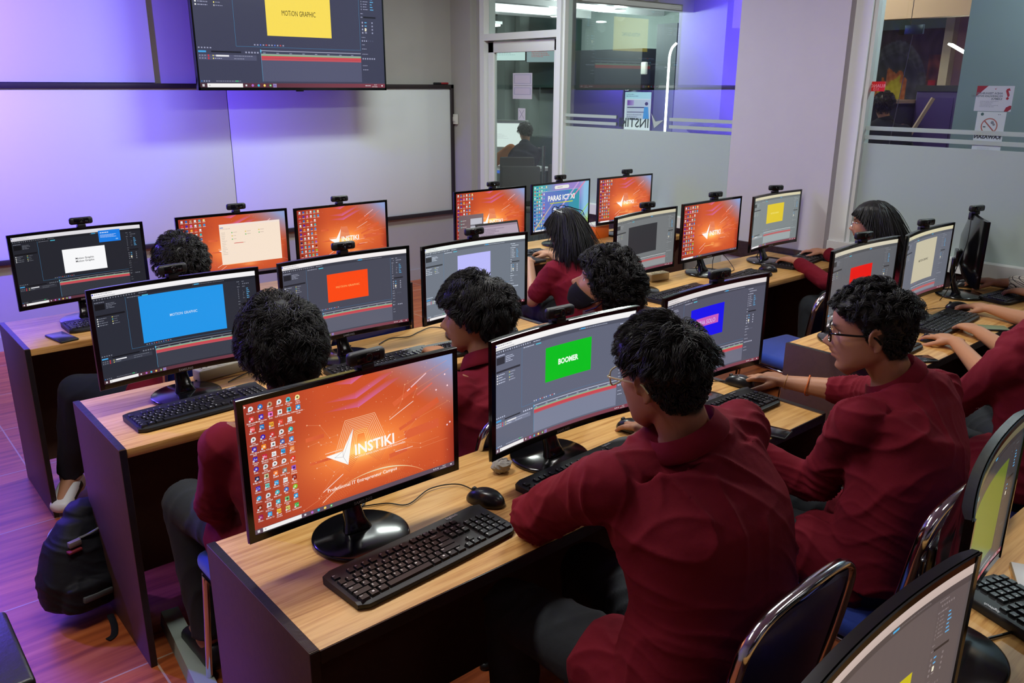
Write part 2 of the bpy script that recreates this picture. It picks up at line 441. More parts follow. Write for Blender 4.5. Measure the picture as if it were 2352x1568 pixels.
# ceiling lamps of the room (outside the frame)
def panel(x, y, sx, sy, power, col=(1, .98, .95)):
    t = empty('ceiling_light', (x, y, CH - .03), 0, 'square ceiling lamp with a white diffuser', 'lamp', 'ceiling lamps')
    f = MB(); f.box((-sx/2 - .02, -sy/2 - .02, 0), (sx/2 + .02, sy/2 + .02, .03)); f.build('lamp_frame', M['white'], t)
    l = bpy.data.lights.new('lamp_light', 'AREA'); l.shape = 'RECTANGLE'; l.size = sx; l.size_y = sy; l.energy = power; l.color = col
    lo = bpy.data.objects.new('lamp_light', l); COL.objects.link(lo); lo.parent = t; lo.location = (0, 0, -.006)
    return t
# ================================================================= desks
def desk(x0, y0, L=1.81, label='', W=.505, wood_edge=True, group=None):
    H = .75
    d = empty('computer_desk', (x0 + L/2, y0 + W/2, 0), 0, label, 'desk')
    hx, hy = L/2, W/2
    b = MB(); b.box((-hx, -hy, H - .028), (hx, hy, H), 0, .0015)
    b.build('tabletop', M['wood'], d)
    if not wood_edge:
        b = MB(); b.box((-hx, -hy - .003, H - .030), (hx, -hy - .0002, H - .0008)); b.build('edge_band', M['edge'], d)
    for s in (-1, 1):
        b = MB(); x = s * (hx + .011)
        b.box((x - .0105, -hy, 0), (x + .0105, hy, H + .002), 0, .0015)
        b.box((x - .0095, -hy + .002, H + .0019), (x + .0095, hy - .002, H + .0029), 1)
        b.box((x - .0095, -hy - .0012, .004), (x + .0095, -hy - .0002, H), 1)
        b.build('side_panel', [M['lam'], M['edge']], d)
    b = MB(); b.box((-hx, hy - .10, .10), (hx, hy - .082, H - .028)); b.build('back_panel', M['lam'], d)
    return d
RY = (0.0, 1.168, 2.40)
desk(0, RY[0], 1.81, 'front left desk of wood laminate with a chipped dark edge, holding the orange wallpaper monitor', wood_edge=False)
desk(0, RY[1], 1.81, 'middle left desk of wood laminate, holding the monitor with the blue rectangle')
desk(0, RY[2], 1.81, 'back left desk of wood laminate under the whiteboard, phone on its left end')
desk(2.43, RY[0], 1.74, 'front right desk with a black side panel, beside the student in black glasses', wood_edge=False)
desk(2.42, RY[1], 1.66, 'middle right desk beside the column, with a white socket block on it')
desk(2.42, RY[2], 1.74, 'back right desk by the glass door, with an orange box on it')
desk(0.02, -1.16, 1.79, 'nearest desk at the lower right corner, white phone on its wood top')

# ================================================================= screens
def frange(n): return range(max(1, int(n)))
class Disp:
    def __init__(s, w, h, W=1920, H=1080, R=1.8):
        s.w, s.h, s.W, s.H, s.R = w, h, W, H, R; s.v = []; s.f = []; s.c = []; s.n = 0; s.l = 0
    def put(s, P, F, col, lay):
        P = np.asarray(P, float); k = len(P)
        x = (P[:, 0] / s.W - .5) * s.w; z = (1 - P[:, 1] / s.H) * s.h
        y = -(x * x) / (2 * s.R) if s.R else 0 * x
        s.v.append(np.stack([x, y - lay * .00007, z], 1))
        for f in F: s.f.append([i + s.n for i in f])
        c = np.asarray(col, float)
        if c.ndim == 1: c = np.tile(c, (k, 1))
        s.c.append(lin(c)); s.n += k
    def rect(s, x, y, w, h, col, lay=1, col2=None, vert=False):
        n = max(1, int(abs(w) / 90)) if s.R else 1
        xs = np.linspace(x, x + w, n + 1)
        P = [(a, y) for a in xs] + [(a, y + h) for a in xs]
        F = [(i, i + 1, n + 2 + i, n + 1 + i) for i in range(n)]
        c = np.array(col, float)
        if col2 is not None:
            c2 = np.array(col2, float)
            if vert: c = np.array([c] * (n + 1) + [c2] * (n + 1))
            else:
                t = np.linspace(0, 1, n + 1)[:, None]; c = np.concatenate([c * (1 - t) + c2 * t] * 2)
        s.put(P, F, c, lay)
    def line(s, x0, y0, x1, y1, w, col, lay=3, col2=None, w2=None):
        d = np.array([x1 - x0, y1 - y0], float); L = np.linalg.norm(d) + 1e-9; nn = np.array([-d[1], d[0]]) / L / 2
        n = max(1, int(abs(x1 - x0) / 120)) if s.R else 1
        P = []; C = []; w2 = w if w2 is None else w2
        for i in range(n + 1):
            t = i / n; p = np.array([x0, y0]) + d * t; ww = w * (1 - t) + w2 * t
            P += [p + nn * ww, p - nn * ww]; cc = np.array(col, float) * (1 - t) + np.array(col if col2 is None else col2, float) * t; C += [cc, cc]
        s.put(P, [(2*i, 2*i+1, 2*i+3, 2*i+2) for i in range(n)], C, lay)
    def poly(s, P, col, lay=4): s.put(P, [list(range(len(P)))], col, lay)
    def disc(s, x, y, r, col, lay=4, n=10, ry=None):
        ry = ry or r
        s.poly([(x + r * math.cos(2*PI*i/n), y + ry * math.sin(2*PI*i/n)) for i in range(n)], col, lay)
    def text(s, t, x, y, size, col, lay=6, bold=0.0, align='L', shear=0.0, sx=1.0, rot=0.0):
        V, F = text_mesh(t, bold, shear)
        if len(V) == 0: return
        P = np.stack([V[:, 0] * size * sx, -V[:, 1] * size], 1)
        if align == 'C': P[:, 0] -= (P[:, 0].min() + P[:, 0].max()) / 2
        if rot: c, q = math.cos(rot), math.sin(rot); P = P @ np.array([[c, -q], [q, c]])
        s.put(P + np.array([x, y]), F, col, lay)
    def greek(s, x, y, n, lh, wmax, col, lay=4, seed=1, h=None):
        """lines of tiny unreadable text as short dashes"""
        r = random.Random(seed)
        for i in range(n):
            xx = x; end = x + wmax * r.uniform(.45, 1)
            while xx < end:
                w = r.uniform(.6, 2.2) * lh; s.rect(xx, y + i * lh * 1.9, min(w, end - xx + 2), (h or lh * .8), col, lay); xx += w + lh * .5
    def bg(s, fn, nx=48, ny=27, lay=0):
        P = [(i / nx * s.W, j / ny * s.H) for j in range(ny + 1) for i in range(nx + 1)]
        C = [fn(p[0] / s.W, p[1] / s.H) for p in P]
        F = [(j*(nx+1)+i, j*(nx+1)+i+1, (j+1)*(nx+1)+i+1, (j+1)*(nx+1)+i) for j in range(ny) for i in range(nx)]
        s.put(P, F, C, lay)
    def mesh(s, name):
        me = bpy.data.meshes.new(name)
        V = np.concatenate(s.v); me.from_pydata(V.tolist(), [], s.f)
        a = me.color_attributes.new('Col', 'FLOAT_COLOR', 'POINT')
        C = np.concatenate(s.c); C = np.concatenate([C, np.ones((len(C), 1))], 1)
        a.data.foreach_set('color', C.ravel()); me.materials.append(M['screen']); me.update(); return me

def taskbar(d, tint=(96, 78, 92), dim=1.0, reds=False):
    y = 1040
    c = np.array(tint) * dim
    d.rect(0, y, 1920, 40, c, 2, np.array((128, 62, 76)) * dim if reds else c)
    d.rect(66, y + 3, 330, 34, np.array((240, 238, 238)) * dim, 3)
    d.disc(88, y + 20, 6, np.array((170, 170, 170)) * dim, 4)
    for (a, b) in ((22, 10), (32, 10), (22, 21), (32, 21)): d.rect(a, y + b, 9, 9, (235, 235, 240), 3)
    d.rect(420, y + 12, 16, 16, (220, 220, 225), 3)
    for i, c in enumerate(((200, 90, 190), (40, 170, 215), (240, 200, 90), (80, 175, 90))):
        d.disc(490 + i * 58, y + 20, 12, c, 4)
        d.disc(490 + i * 58, y + 20, 5, ((60, 160, 240), (90, 220, 190), (250, 225, 140), (235, 235, 235))[i], 5)
    for x in (1690, 1712, 1734): d.rect(x, y + 14, 11, 11, (215, 215, 220), 3)
    d.text('09.27', 1790, y + 17, 15, (230, 230, 232), 4); d.text('23/01/2026', 1765, y + 34, 14, (230, 230, 232), 4)
    d.disc(1884, y + 20, 8, (225, 225, 230), 4)

ICON_NAMES = ['Recycle Bin','Embarcadero Dev-C++','Mobo 5A','Unity 6000.0.38f1','After Effects 2024','Animate 2024','Audit...','Bridge 2024','Charact...','Illustrat...','Illustrat...','InDesi...',
 'Lightroo...','Media Encoder 2024','Photosh...','Premiere P...','Blender 4.5','Mendeley Desktop','Unity 2022.3.38f1','PuTTY (64-bit)','WinSCP','Unity 2022.3.36f1','Unity 2022.3.19f1','Blender 3.5',
 'Autopsy 4.20.0','Krita','EAGLE','AutoCAD 2021','LayOut 2022','SketchUp Pro 2022','StyleBuilder','XAMPP','Photosh...','Maya 2023','3ds Max 2023','Google Chrome',
 'Unity Hub','CLIP STUDIO','Fritzing','Password Kali','Oracle VM VirtualBox','webots','Construct 2','Sublime Text 3','Android Studio','SWI','ArcScene 10.8','ArcGIS',
 'ArcGlobe 10.8','ArcMap 10.8','CLIP STUDIO','Arduino','QuickTime Player','Git Bash','Proteus','GitHub Desktop','Flash Profess...','Camtasia 2021','InDesi...','CorelDRAW',
 'QGIS 3.40.15','Visual Studio Code']
ICON_COL = [(225,230,235),(220,60,60),(225,70,70),(225,228,228),(60,40,170),(60,40,170),(60,40,170),(30,36,80),(60,40,170),(40,150,210),(120,30,10),(150,30,90),
 (30,110,190),(60,40,180),(20,110,180),(60,30,170),(240,140,40),(200,30,70),(210,212,210),(190,190,150),(120,200,190),(215,215,215),(215,215,215),(40,150,210),
 (190,150,120),(235,120,200),(240,170,60),(200,50,50),(240,240,240),(240,240,240),(240,240,240),(240,120,50),(40,150,210),(60,170,180),(60,170,190),(240,190,60),
 (235,235,235),(232,232,232),(225,70,50),(230,230,230),(60,90,160),(60,160,220),(225,225,225),(120,130,130),(235,235,235),(60,100,180),(120,190,120),(210,200,110),
 (70,180,190),(90,180,190),(232,232,232),(40,180,180),(60,140,210),(230,130,60),(220,50,40),(150,90,200),(130,20,20),(130,190,40),(40,150,210),(50,170,70),
 (240,225,150),(40,150,215)]
def icons(d, simple=False, cols=6):
    k = 0
    for cx in range(cols):
        for cy in range(12 if cx < 5 else 2):
            x = 58 + cx * 76; y = 44 + cy * 82
            if k >= len(ICON_COL): return
            c = ICON_COL[k]
            if simple:
                d.rect(x - 17, y - 18, 34, 34, c, 3); d.rect(x - 26, y + 24, 52, 9, (225, 200, 195), 3)
            else:
                sh = (k * 7) % 3
                if sh == 0: d.disc(x, y, 20, c, 3, 14)
                else: d.rect(x - 18, y - 19, 36, 38, c, 3)
                dk = tuple(int(q * .45) for q in c) if sum(c) > 420 else tuple(min(255, int(q * .3 + 170)) for q in c)
                if sh == 1: d.disc(x + 2, y, 10, dk, 4, 9)
                elif sh == 2: d.text(ICON_NAMES[k][:2], x, y + 9, 27, dk, 4, .01, 'C')
                else: d.disc(x, y, 9, dk, 4, 8)
                d.rect(x - 21, y + 8, 13, 13, (238, 240, 244), 5); d.line(x - 18, y + 18, x - 11, y + 11, 2.5, (40, 90, 190), 6)
                ws = ICON_NAMES[k]; parts = [ws] if len(ws) < 12 or ' ' not in ws else [ws[:ws.rfind(' ')], ws[ws.rfind(' ') + 1:]]
                for i, p in enumerate(parts): d.text(p, x, y + 37 + i * 16, 16.5, (245, 240, 238), 5, .004, 'C', 0, .9)
            k += 1

def orange_bg(u, v):
    base = np.array((203, 82, 44), float)
    dl = np.array((142, 46, 38), float)
    c = base * 1.0
    t = max(0, 1 - u / .33) ; c = c * (1 - t * .8) + dl * t * .8
    g = math.exp(-(((u - .52) / .30) ** 2 + ((v - .58) / .22) ** 2)); c = c + np.array((58, 66, 26)) * g
    g = math.exp(-(((u - .52) / .10) ** 2 + ((v - .60) / .07) ** 2)); c = c + np.array((30, 85, 60)) * g
    g = math.exp(-(((u - .62) / .07) ** 2 + ((v - .835) / .02) ** 2)); c = c + np.array((60, 100, 60)) * g
    t = min(1, max(0, (u + (1 - v) * .75 - 1.32) / .36)); c = c * (1 - t) + np.array((142, 158, 205)) * t
    t = min(1, max(0, (u - .93) / .07)) * min(1, max(0, (v - .3) / .4)) * .6; c = c * (1 - t) + np.array((120, 30, 30)) * t
    t = min(1, max(0, (v - .93) / .07)) * .25; c = c * (1 - t) + np.array((120, 40, 40)) * t
    return np.clip(c, 0, 255)
def wallpaper(d, simple=False, y_logo=0, tb=True, ncols=6):
    W, H = 1920, 1080; r = random.Random(3)
    d.bg(orange_bg)
    # violet chevrons
    for yy, k in ((30, .5), (165, .9), (245, 1.0)):
        cx = 900 + yy * .25
        d.put([(cx - 330 * k, yy - 12), (cx, yy + 18), (cx + 10, yy + 18), (cx + 420 * k, yy - 150 * k), (cx + 300 * k, yy - 150 * k), (cx, yy - 38)], [(0, 1, 5), (1, 2, 5), (2, 3, 4), (2, 4, 5)],
              [(203, 82, 46), (214, 98, 140), (216, 104, 160), (196, 92, 88), (200, 86, 56), (206, 84, 52)], 1)
    # converging streaks
    def st(x0, y0, x1, y1, w, c, a=1): d.line(x0, y0, x1, y1, w, c, 2)
    for (x0, y0, x1, y1, w, c) in ((1480, 215, 1640, 120, 11, (240, 190, 196)), (1440, 240, 1468, 224, 11, (240, 190, 196)), (1255, 455, 1500, 345, 5, (250, 230, 220)),
        (640, 590, 800, 590, 5, (250, 220, 200)), (600, 920, 790, 815, 6, (250, 225, 215)), (590, 1010, 760, 905, 5, (248, 220, 210)), (1215, 690, 1420, 670, 5, (250, 215, 200)),
        (1300, 765, 1480, 765, 5, (250, 215, 200)), (1540, 300, 1700, 225, 13, (222, 108, 92))):
        st(x0, y0, x1, y1, w, c)
    for (x0, y0, x1, y1, w) in ((1300, 330, 1540, 215, 44), (1480, 500, 1760, 395, 56), (1350, 570, 1560, 500, 30), (1400, 640, 1760, 610, 80), (1240, 790, 1420, 770, 40), (480, 425, 640, 425, 34), (500, 640, 700, 640, 22)):
        d.line(x0, y0, x1, y1, w, (222, 100, 58), 1, (214, 92, 56))
    if not simple:
        LN = (228, 140, 96)
        for P in (((1390, 300), (1420, 175), (1860, -10 + 60)), ((1260, 430), (1350, 370), (1390, 300)), ((1500, 310), (1540, 240), (1880, 130)), ((1340, 640), (1400, 630), (1520, 520), (1880, 430)),
                  ((1290, 700), (1380, 690), (1560, 760), (1760, 750)), ((500, 300), (610, 330), (690, 460), (760, 455), (765, 540)), ((500, 480), (590, 470), (610, 500), (700, 500), (750, 545)),
                  ((560, 690), (640, 690), (710, 770), (760, 745)), ((560, 960), (700, 800), (760, 770)), ((420, 1020), (720, 920), (840, 860)), ((1240, 560), (1300, 540)), ((1290, 745), (1560, 800), (1850, 790))):
            for a, b in zip(P[:-1], P[1:]):
                d.line(a[0], a[1], b[0], b[1], 2.2, LN, 2)
            for a in P[:-1]: d.disc(a[0], a[1], 6, (244, 170, 130), 3, 8)
        for i in range(150):
            x, y = r.uniform(480, 1900), r.uniform(20, 1000); d.disc(x, y, r.choice((1.6, 2, 3)), (250, 190, 150), 3, 6)
        for (x, y) in ((1835, 175), (1860, 285), (1740, 300), (1880, 640), (1850, 660)): d.disc(x, y, 9, (240, 180, 190), 3, 10); d.disc(x, y, 5, (255, 240, 240), 4, 8)
        # hexagon rings
        for i in range(11):
            s = 268 - i * 20; cx, cy = 975, 545
            ang = [PI/6 + PI/3 * k for k in range(6)]
            P = [(cx + s * 1.0 * math.cos(a + PI/6), cy + 20 + s * math.sin(a + PI/6) * 1.02) for a in ang]
            # open at the bottom like a fading arch
            P = [(cx - s * .98, cy + 60 + 60), (cx - s * .52, cy - s * .72), (cx + s * .52, cy - s * .72), (cx + s * .98, cy + 120)]
            f = (250, 200, 160) if i < 8 else (255, 225, 150)
            for a, b in zip(P[:-1], P[1:]): d.line(a[0], a[1], b[0], b[1], 4.2, f, 3)
            Q = [(cx - s * .98, cy + 120), (cx - s * .45, cy + 120 + s * .55)]
            d.line(Q[0][0], Q[0][1], Q[1][0], Q[1][1], 4, (236, 150, 96), 2, (216, 100, 56))
            Q = [(cx + s * .98, cy + 120), (cx + s * .6, cy + 120 + s * .5)]
            d.line(Q[0][0], Q[0][1], Q[1][0], Q[1][1], 4, (236, 140, 90), 2, (216, 100, 56))
        # dotted globe
        for j in range(26):
            rr = 150 + j * 17
            for k in range(int(rr / 6.5)):
                a = PI + PI * k / int(rr / 6.5)
                x = 1080 + rr * 1.05 * math.cos(a); y = 1240 + rr * .62 * math.sin(a) * 1.2
                if 520 < x < 1600 and y < 1032 and (math.sin(x * .011) + math.cos(y * .03 + x * .004) > -.3): d.disc(x, y, 1.9, (250, 176, 96), 3, 4)
        for k in range(60):
            a = PI + PI * k / 60; a2 = PI + PI * (k + 1) / 60; rr = 590
            p, q = [(1080 + rr * 1.05 * math.cos(b), 1240 + rr * .62 * math.sin(b)) for b in (a, a2)]
            g = math.exp(-((k - 33) / 10) ** 2)
            if p[1] < 1034 and q[1] < 1034: d.line(p[0], p[1], q[0], q[1], 3 + 7 * g, (236 , 140 + 90 * g, 80 + 110 * g), 3)
        d.text('Professional IT Entrepreneur Campus', 975, 935, 44, (255, 246, 236), 6, .006, 'C')
    else:
        d.poly([(880, 520), (905, 395), (1045, 395), (1085, 520)], (228, 124, 84), 2)
        d.poly([(840, 620), (895, 470), (1060, 470), (1110, 620)], (234, 140, 96), 2)
        d.line(760, 880, 1080, 880, 12, (255, 190, 100), 2, (255, 180, 110)); d.disc(1040, 850, 60, (240, 140, 70), 1, 16, 24)
        for i in range(22):
            a = r.uniform(-.6, .6); x = r.uniform(1100, 1800); L = r.uniform(60, 170); y = 560 + (x - 960) * math.tan(a) * .8
            if 10 < y < 1000: d.line(x, y, x + L, y + L * math.tan(a) * .8, r.choice((3, 5, 8)), (236, 130, 96), 2)
        for i in range(30): d.disc(r.uniform(500, 1880), r.uniform(20, 1000), 3, (250, 200, 170), 3, 5)
    # tick emblem and name
    wt = (252, 250, 246); y0 = 640 + y_logo
    d.poly([(645, y0 - 25), (800, y0 - 30), (905, y0 - 205), (842, y0 + 105)], wt, 5)
    if not simple:
        for a, b in (((800, y0 - 30), (800, y0 + 22)), ((800, y0 + 22), (842, y0 + 105)), ((800, y0 + 22), (722, y0 + 8)), ((722, y0 + 8), (800, y0 - 30)), ((800, y0 + 22), (905, y0 - 205))): d.line(a[0], a[1], b[0], b[1], 2.5, (170, 160, 165), 6)
    d.text('INSTIKI', 905, y0 + 38, 132, wt, 6, .022, 'L', 0, .92)
    if not simple: d.text('INSTITUT BISNIS DAN TEKNOLOGI INDONESIA', 905, y0 + 68, 21, (255, 240, 225), 6, .004, 'L', 0, 1.12)
    icons(d, simple, ncols)
    if not simple: d.poly([(8, 8), (8, 30), (22, 22)], (255, 255, 255), 6)
    if tb: taskbar(d)

def ae(d, canvas=(.36, .16, .69, .50), col=(10, 190, 40), bg=(92, 96, 112), text='MOTION GRAPHIC', tc=(255, 255, 255), ts=60, tx=None, tl=.655, tlx=.30, rp=.885, lp=.19, white=(244, 242, 244), bold=.012, extra=None, sx=1.0, green=True, hi=False, faint=False):
    W, H = 1920, 1080; bg = np.array(bg, float); dk = bg * .82; lt = np.minimum(255, bg * 1.22 + 6); tx_c = np.minimum(255, bg * 1.3 + 70)
    if faint: tx_c = np.minimum(255, bg * 1.15 + 20)
    d.rect(0, 0, W, H, bg, 0)
    d.rect(0, 0, W, 32, white, 1); d.rect(0, 32, W, 26, np.array(white) * .985, 1)
    d.rect(6, 8, 16, 16, (60, 60, 190), 2); d.greek(32, 12, 1, 12, 330, (170, 170, 178), 2, 3); d.greek(10, 40, 1, 10, 420, (150, 150, 160), 2, 4)
    d.rect(0, 58, W, 40, dk, 1)
    r = random.Random(9)
    for i in range(16): 
        x = 16 + i * 30; d.rect(x, 70, 14, 14, tx_c * r.uniform(.75, 1), 2)
    d.greek(520, 74, 1, 10, 160, tx_c, 2, 8); d.greek(1150, 74, 1, 10, 500, tx_c * .8, 2, 10); d.rect(1170, 70, 60, 12, (70, 170, 225), 3)
    # left panel
    d.greek(20, 108, 1, 11, 150, tx_c, 2, 11); d.rect(20, 130, 110, 70, dk * .6, 2); d.greek(145, 134, 4, 9, 130, tx_c, 2, 12)
    d.rect(16, 260, W * lp - 40, 20, dk * .6, 2)
    for i in range(4): 
        d.rect(24, 296 + i * 26, 14, 12, (235, 235, 235), 3); d.greek(48, 298 + i * 26, 1, 10, 90, tx_c, 2, 20 + i); d.rect(190, 296 + i * 26, 10, 12, ((225, 215, 110), (110, 200, 190), (230, 220, 120), (200, 200, 200))[i], 3); d.greek(208, 298 + i * 26, 1, 9, 80, tx_c * .9, 2, 30 + i)
    # frame lines
    b1 = (70, 130, 175)
    x0 = W * lp; x1 = W * rp; yt = H * tl
    d.line(x0, 98, x0, yt, 2.5, b1 if not faint else dk, 2); d.line(x0, yt, x1, yt, 2.5, b1 if not faint else dk, 2)
    if hi: d.line(x1, 98, x1, yt, 2.5, b1, 2)
    d.greek(x0 + 20, 106, 1, 10, 200, tx_c, 2, 40); d.rect(x0 + 190, 106, 70, 11, (80, 190, 215), 3)
    for i in range(11): d.rect(x0 + 170 + i * 28, yt - 24, 14, 12, [tx_c, tx_c, (90, 120, 210), tx_c, (200, 80, 80)][i % 5], 2)
    # canvas
    a, b, c, e = canvas; a *= W; c *= W; b *= H; e *= H
    d.rect(a, b, c - a, e - b, col, 3)
    if extra == 'box':
        d.rect(a + (c - a) * .17, b + (e - b) * .34, (c - a) * .68, (e - b) * .28, (196, 92, 186), 4)
    if text:
        lines = text.split('|'); cx = tx or (a + c) / 2
        for i, t in enumerate(lines):
            yy = (b + e) / 2 + ts * .33 + (i - (len(lines) - 1) / 2) * ts * 1.05
            if extra == 'slab': d.text(t, cx, yy, ts, (240, 255, 240), 4, bold + .03, 'C', 0, sx); d.text(t, cx, yy, ts, (210, 150, 170), 5, max(0, bold - .02), 'C', 0, sx)
            d.text(t, cx, yy, ts, tc, 5 if extra != 'slab' else 6, bold, 'C', 0, sx)
    if extra == 'popup':
        d.rect(1275, 40, 330, 190, (24, 122, 226), 5); d.greek(1300, 70, 1, 15, 160, (230, 240, 255), 6, 5); d.greek(1300, 110, 3, 10, 270, (190, 215, 250), 6, 6); d.rect(1530, 185, 36, 20, (120, 180, 240), 6)
    # timeline
    ty = yt + 14; xl = W * tlx
    for i in range(5): d.rect(16 + i * 26, ty, 14, 11, tx_c, 2)
    d.rect(14, ty + 30, 70, 16, (70, 160, 220), 3); d.rect(130, ty + 30, xl - 320, 14, dk * .6, 2)
    for i in range(5): d.rect(xl - 150 + i * 28, ty + 30, 16, 14, tx_c, 2)
    d.rect(14, ty + 62, xl - 60, 46, bg * 1.16 + 8, 1)
    for j in range(2):
        for i in range(3): d.rect(18 + i * 24, ty + 66 + j * 24, 12, 10, tx_c * .9, 2)
        d.rect(96, ty + 64 + j * 24, 12, 16, (214, 44, 58), 3); d.rect(140, ty + 66 + j * 24, 9, 11, (235, 225, 120), 3)
        d.greek(156, ty + 67 + j * 24, 1, 10, 120, tx_c, 2, 50 + j); d.greek(xl - 260, ty + 67 + j * 24, 1, 9, 190, tx_c * .9, 2, 54 + j)
    d.rect(170, ty + 64, 120, 15, (225, 225, 230), 3)
    d.rect(xl, ty + 10, x1 - xl, 18, bg * 1.05, 1); d.line(xl, ty + 18, x1, ty + 18, 5, np.minimum(255, bg + 120), 2)
    for i in range(8): d.rect(xl + 20 + i * (x1 - xl) / 8, ty + 34, 26, 7, tx_c * .9, 2)
    d.rect(xl, ty + 44, x1 - xl, 14, (150, 166, 156) if not faint else bg * 1.2, 2)
    if green: d.rect(xl, ty + 58, x1 - xl, 4, (90, 200, 120), 3)
    rd = (206, 72, 84) if not faint else (190, 92, 96)
    d.rect(xl, ty + 62, x1 - xl, 24, rd, 2); d.rect(xl, ty + 84, x1 - xl, 18, np.array(rd) * (.93, 1.15, 1.1), 2); d.line(xl, ty + 83, x1, ty + 83, 2, np.array(rd) * .75, 3)
    d.rect(xl, ty + 102, x1 - xl, 1024 - ty - 102, np.minimum(255, bg * 1.16 + 10), 1)
    d.line(xl, ty + 10, xl, 1024, 3, (90, 160, 200), 3); d.rect(xl - 5, ty + 8, 10, 26, (90, 190, 230), 4)
    for i in range(4): d.rect(14 + i * 22, 1018, 12, 10, (60, 120, 190) if i == 0 else tx_c, 2)
    d.greek(150, 1019, 1, 10, 380, tx_c * .8, 2, 60); d.rect(330, 1018, 26, 9, (70, 190, 120), 3)
    # right panel
    d.rect(x1 + 4, 98, W - x1 - 4, 940, bg * .97, 1)
    xr = x1 + 18
    d.greek(xr, 112, 1, 11, 90, tx_c, 2, 70)
    for i in range(6): d.rect(xr + 24 + i * 22, 140, 12, 12, tx_c, 2)
    d.greek(xr, 176, 1, 11, 150, tx_c, 2, 71)
    for i in range(6): d.rect(xr + 6, 204 + i * 24, 9, 12, tx_c * .9, 2); d.greek(xr + 30, 206 + i * 24, 1, 9, 60, tx_c, 2, 72 + i); d.rect(xr + 110, 206 + i * 24, 22 + (i % 3) * 8, 9, (90, 165, 215), 3)
    d.greek(xr, 366, 1, 10, 40, tx_c, 2, 80); d.rect(xr + 20, 396, 150, 16, dk * .6, 2); d.greek(xr, 400, 1, 10, 30, tx_c, 3, 81)
    for i in range(4):
        d.rect(xr + 8, 446 + i * 32, 15, 16, tx_c, 2); d.rect(xr + 40, 448 + i * 32, 24, 10, (90, 165, 215) if i < 2 else tx_c, 3); d.rect(xr + 120, 446 + i * 32, 14, 15, tx_c, 2)
    d.rect(xr + 40, 505, 18, 30, (240, 232, 205), 4)
    for k, yy in enumerate((590, 660, 700, 750, 860, 900)): d.greek(xr, yy, 1, 10, 70, tx_c * .9, 2, 90 + k)
    for i in range(6): d.rect(xr + i * 24, 620, 12, 14, tx_c if i < 3 else bg * 1.2, 2); d.rect(xr + i * 26, 790, 15, 15, tx_c, 2)
    taskbar(d, (112, 84, 98) if sum(bg) > 230 else (70, 44, 56), 1.0, True)
    d.rect(690, 1044, 36, 34, (150, 130, 175), 3); d.text('Ae', 708, 1068, 20, (60, 50, 200), 4, .01, 'C')
# ================================================================= monitor
MW, MH, MR = .548, .325, 1.8
ZB = .093
_R = [MR]
def cy(x): return -(x * x) / (2 * _R[0])
def shell_mesh():
    b = MB(); n = 28; xs = np.linspace(-MW/2, MW/2, n + 1)
    prof_cache = []
    for x in xs:
        e = min(1, (MW/2 - abs(x)) / .03); t = .010 + .006 * e
        bul = .030 * max(0, 1 - (abs(x) / (MW * .38)) ** 4)
        y = cy(x)
        P = [(y + .0008, ZB + .003), (y - .0015, ZB + .006), (y - .0015, ZB + MH - .004), (y + .001, ZB + MH), (y + t, ZB + MH - .001), (y + t + .3 * bul, ZB + MH * .84), (y + t + bul, ZB + MH * .62), (y + t + bul, ZB + MH * .22), (y + t + .2 * bul, ZB + MH * .06), (y + t - .002, ZB)]
        prof_cache.append([(x, q[0], q[1]) for q in P])
    V = [p for c in prof_cache for p in c]; k = 10; F = []
    for i in range(n):
        for j in range(k):
            j2 = (j + 1) % k; F.append((i*k + j, (i+1)*k + j, (i+1)*k + j2, i*k + j2))
    F.append(tuple(range(k))); F.append(tuple(n*k + j for j in range(k - 1, -1, -1)))
    b.add(V, F, 0, True)
    return b
def bezel_mb():
    b = MB(); n = 24
    sw, sh0, sh1 = .0135, .020, .0125
    def strip(za, zb):
        xs = np.linspace(-MW/2, MW/2, n + 1); V = []; F = []
        for x in xs:
            y = cy(x); V += [(x, y - .0012, za), (x, y - .0034, za + .001), (x, y - .0034, zb - .001), (x, y - .0012, zb)]
        for i in range(n):
            for j in range(3): F.append((i*4 + j, (i+1)*4 + j, (i+1)*4 + j + 1, i*4 + j + 1))
        F += [(3, 2, 1, 0), tuple(n*4 + j for j in range(4))]
        b.add(V, F, 0, False)
    strip(ZB + .002, ZB + sh0); strip(ZB + MH - sh1, ZB + MH)
    for s in (-1, 1):
        x0, x1 = sorted((s * MW/2, s * (MW/2 - sw))); b.box((x0, cy(MW/2) - .0034, ZB + .004), (x1, cy(MW/2 - sw) + .002, ZB + MH - .002))
    return b
def base_mb():
    b = MB(); b.lathe([(.0, 0), (.108, 0), (.1135, .002), (.115, .006), (.1135, .0105), (.109, .0125), (.03, .0155), (.0, .016)], 56)
    return b
def neck_mb():
    b = MB()
    P = [(0, .010, .012), (0, .020, .035), (0, .034, .07), (0, .044, .12), (0, .046, .19)]
    R = [(.036, .020), (.026, .016), (.021, .013), (.022, .012), (.024, .010)]
    b.capsule(P, R, 20, 0, (0, -1, 0), 3.0, .3)
    b.box((-.045, .026, .155), (.045, .044, .235), 0, .006)
    return b
_sh = shell_mesh().mesh('housing', M['blk']); _sh.set_sharp_from_angle(angle=math.radians(35))
_bz = bezel_mb().mesh('bezel', M['blk'])
_R[0] = 14.0
_shf = shell_mesh().mesh('housing', M['blk']); _shf.set_sharp_from_angle(angle=math.radians(35)); _bzf = bezel_mb().mesh('bezel', M['blk']); _R[0] = MR
_bs = base_mb().mesh('stand_base', M['blk']); _bs.set_sharp_from_angle(angle=math.radians(50))
_nk = neck_mb().mesh('stand_neck', M['blk']); _nk.set_sharp_from_angle(angle=math.radians(50))
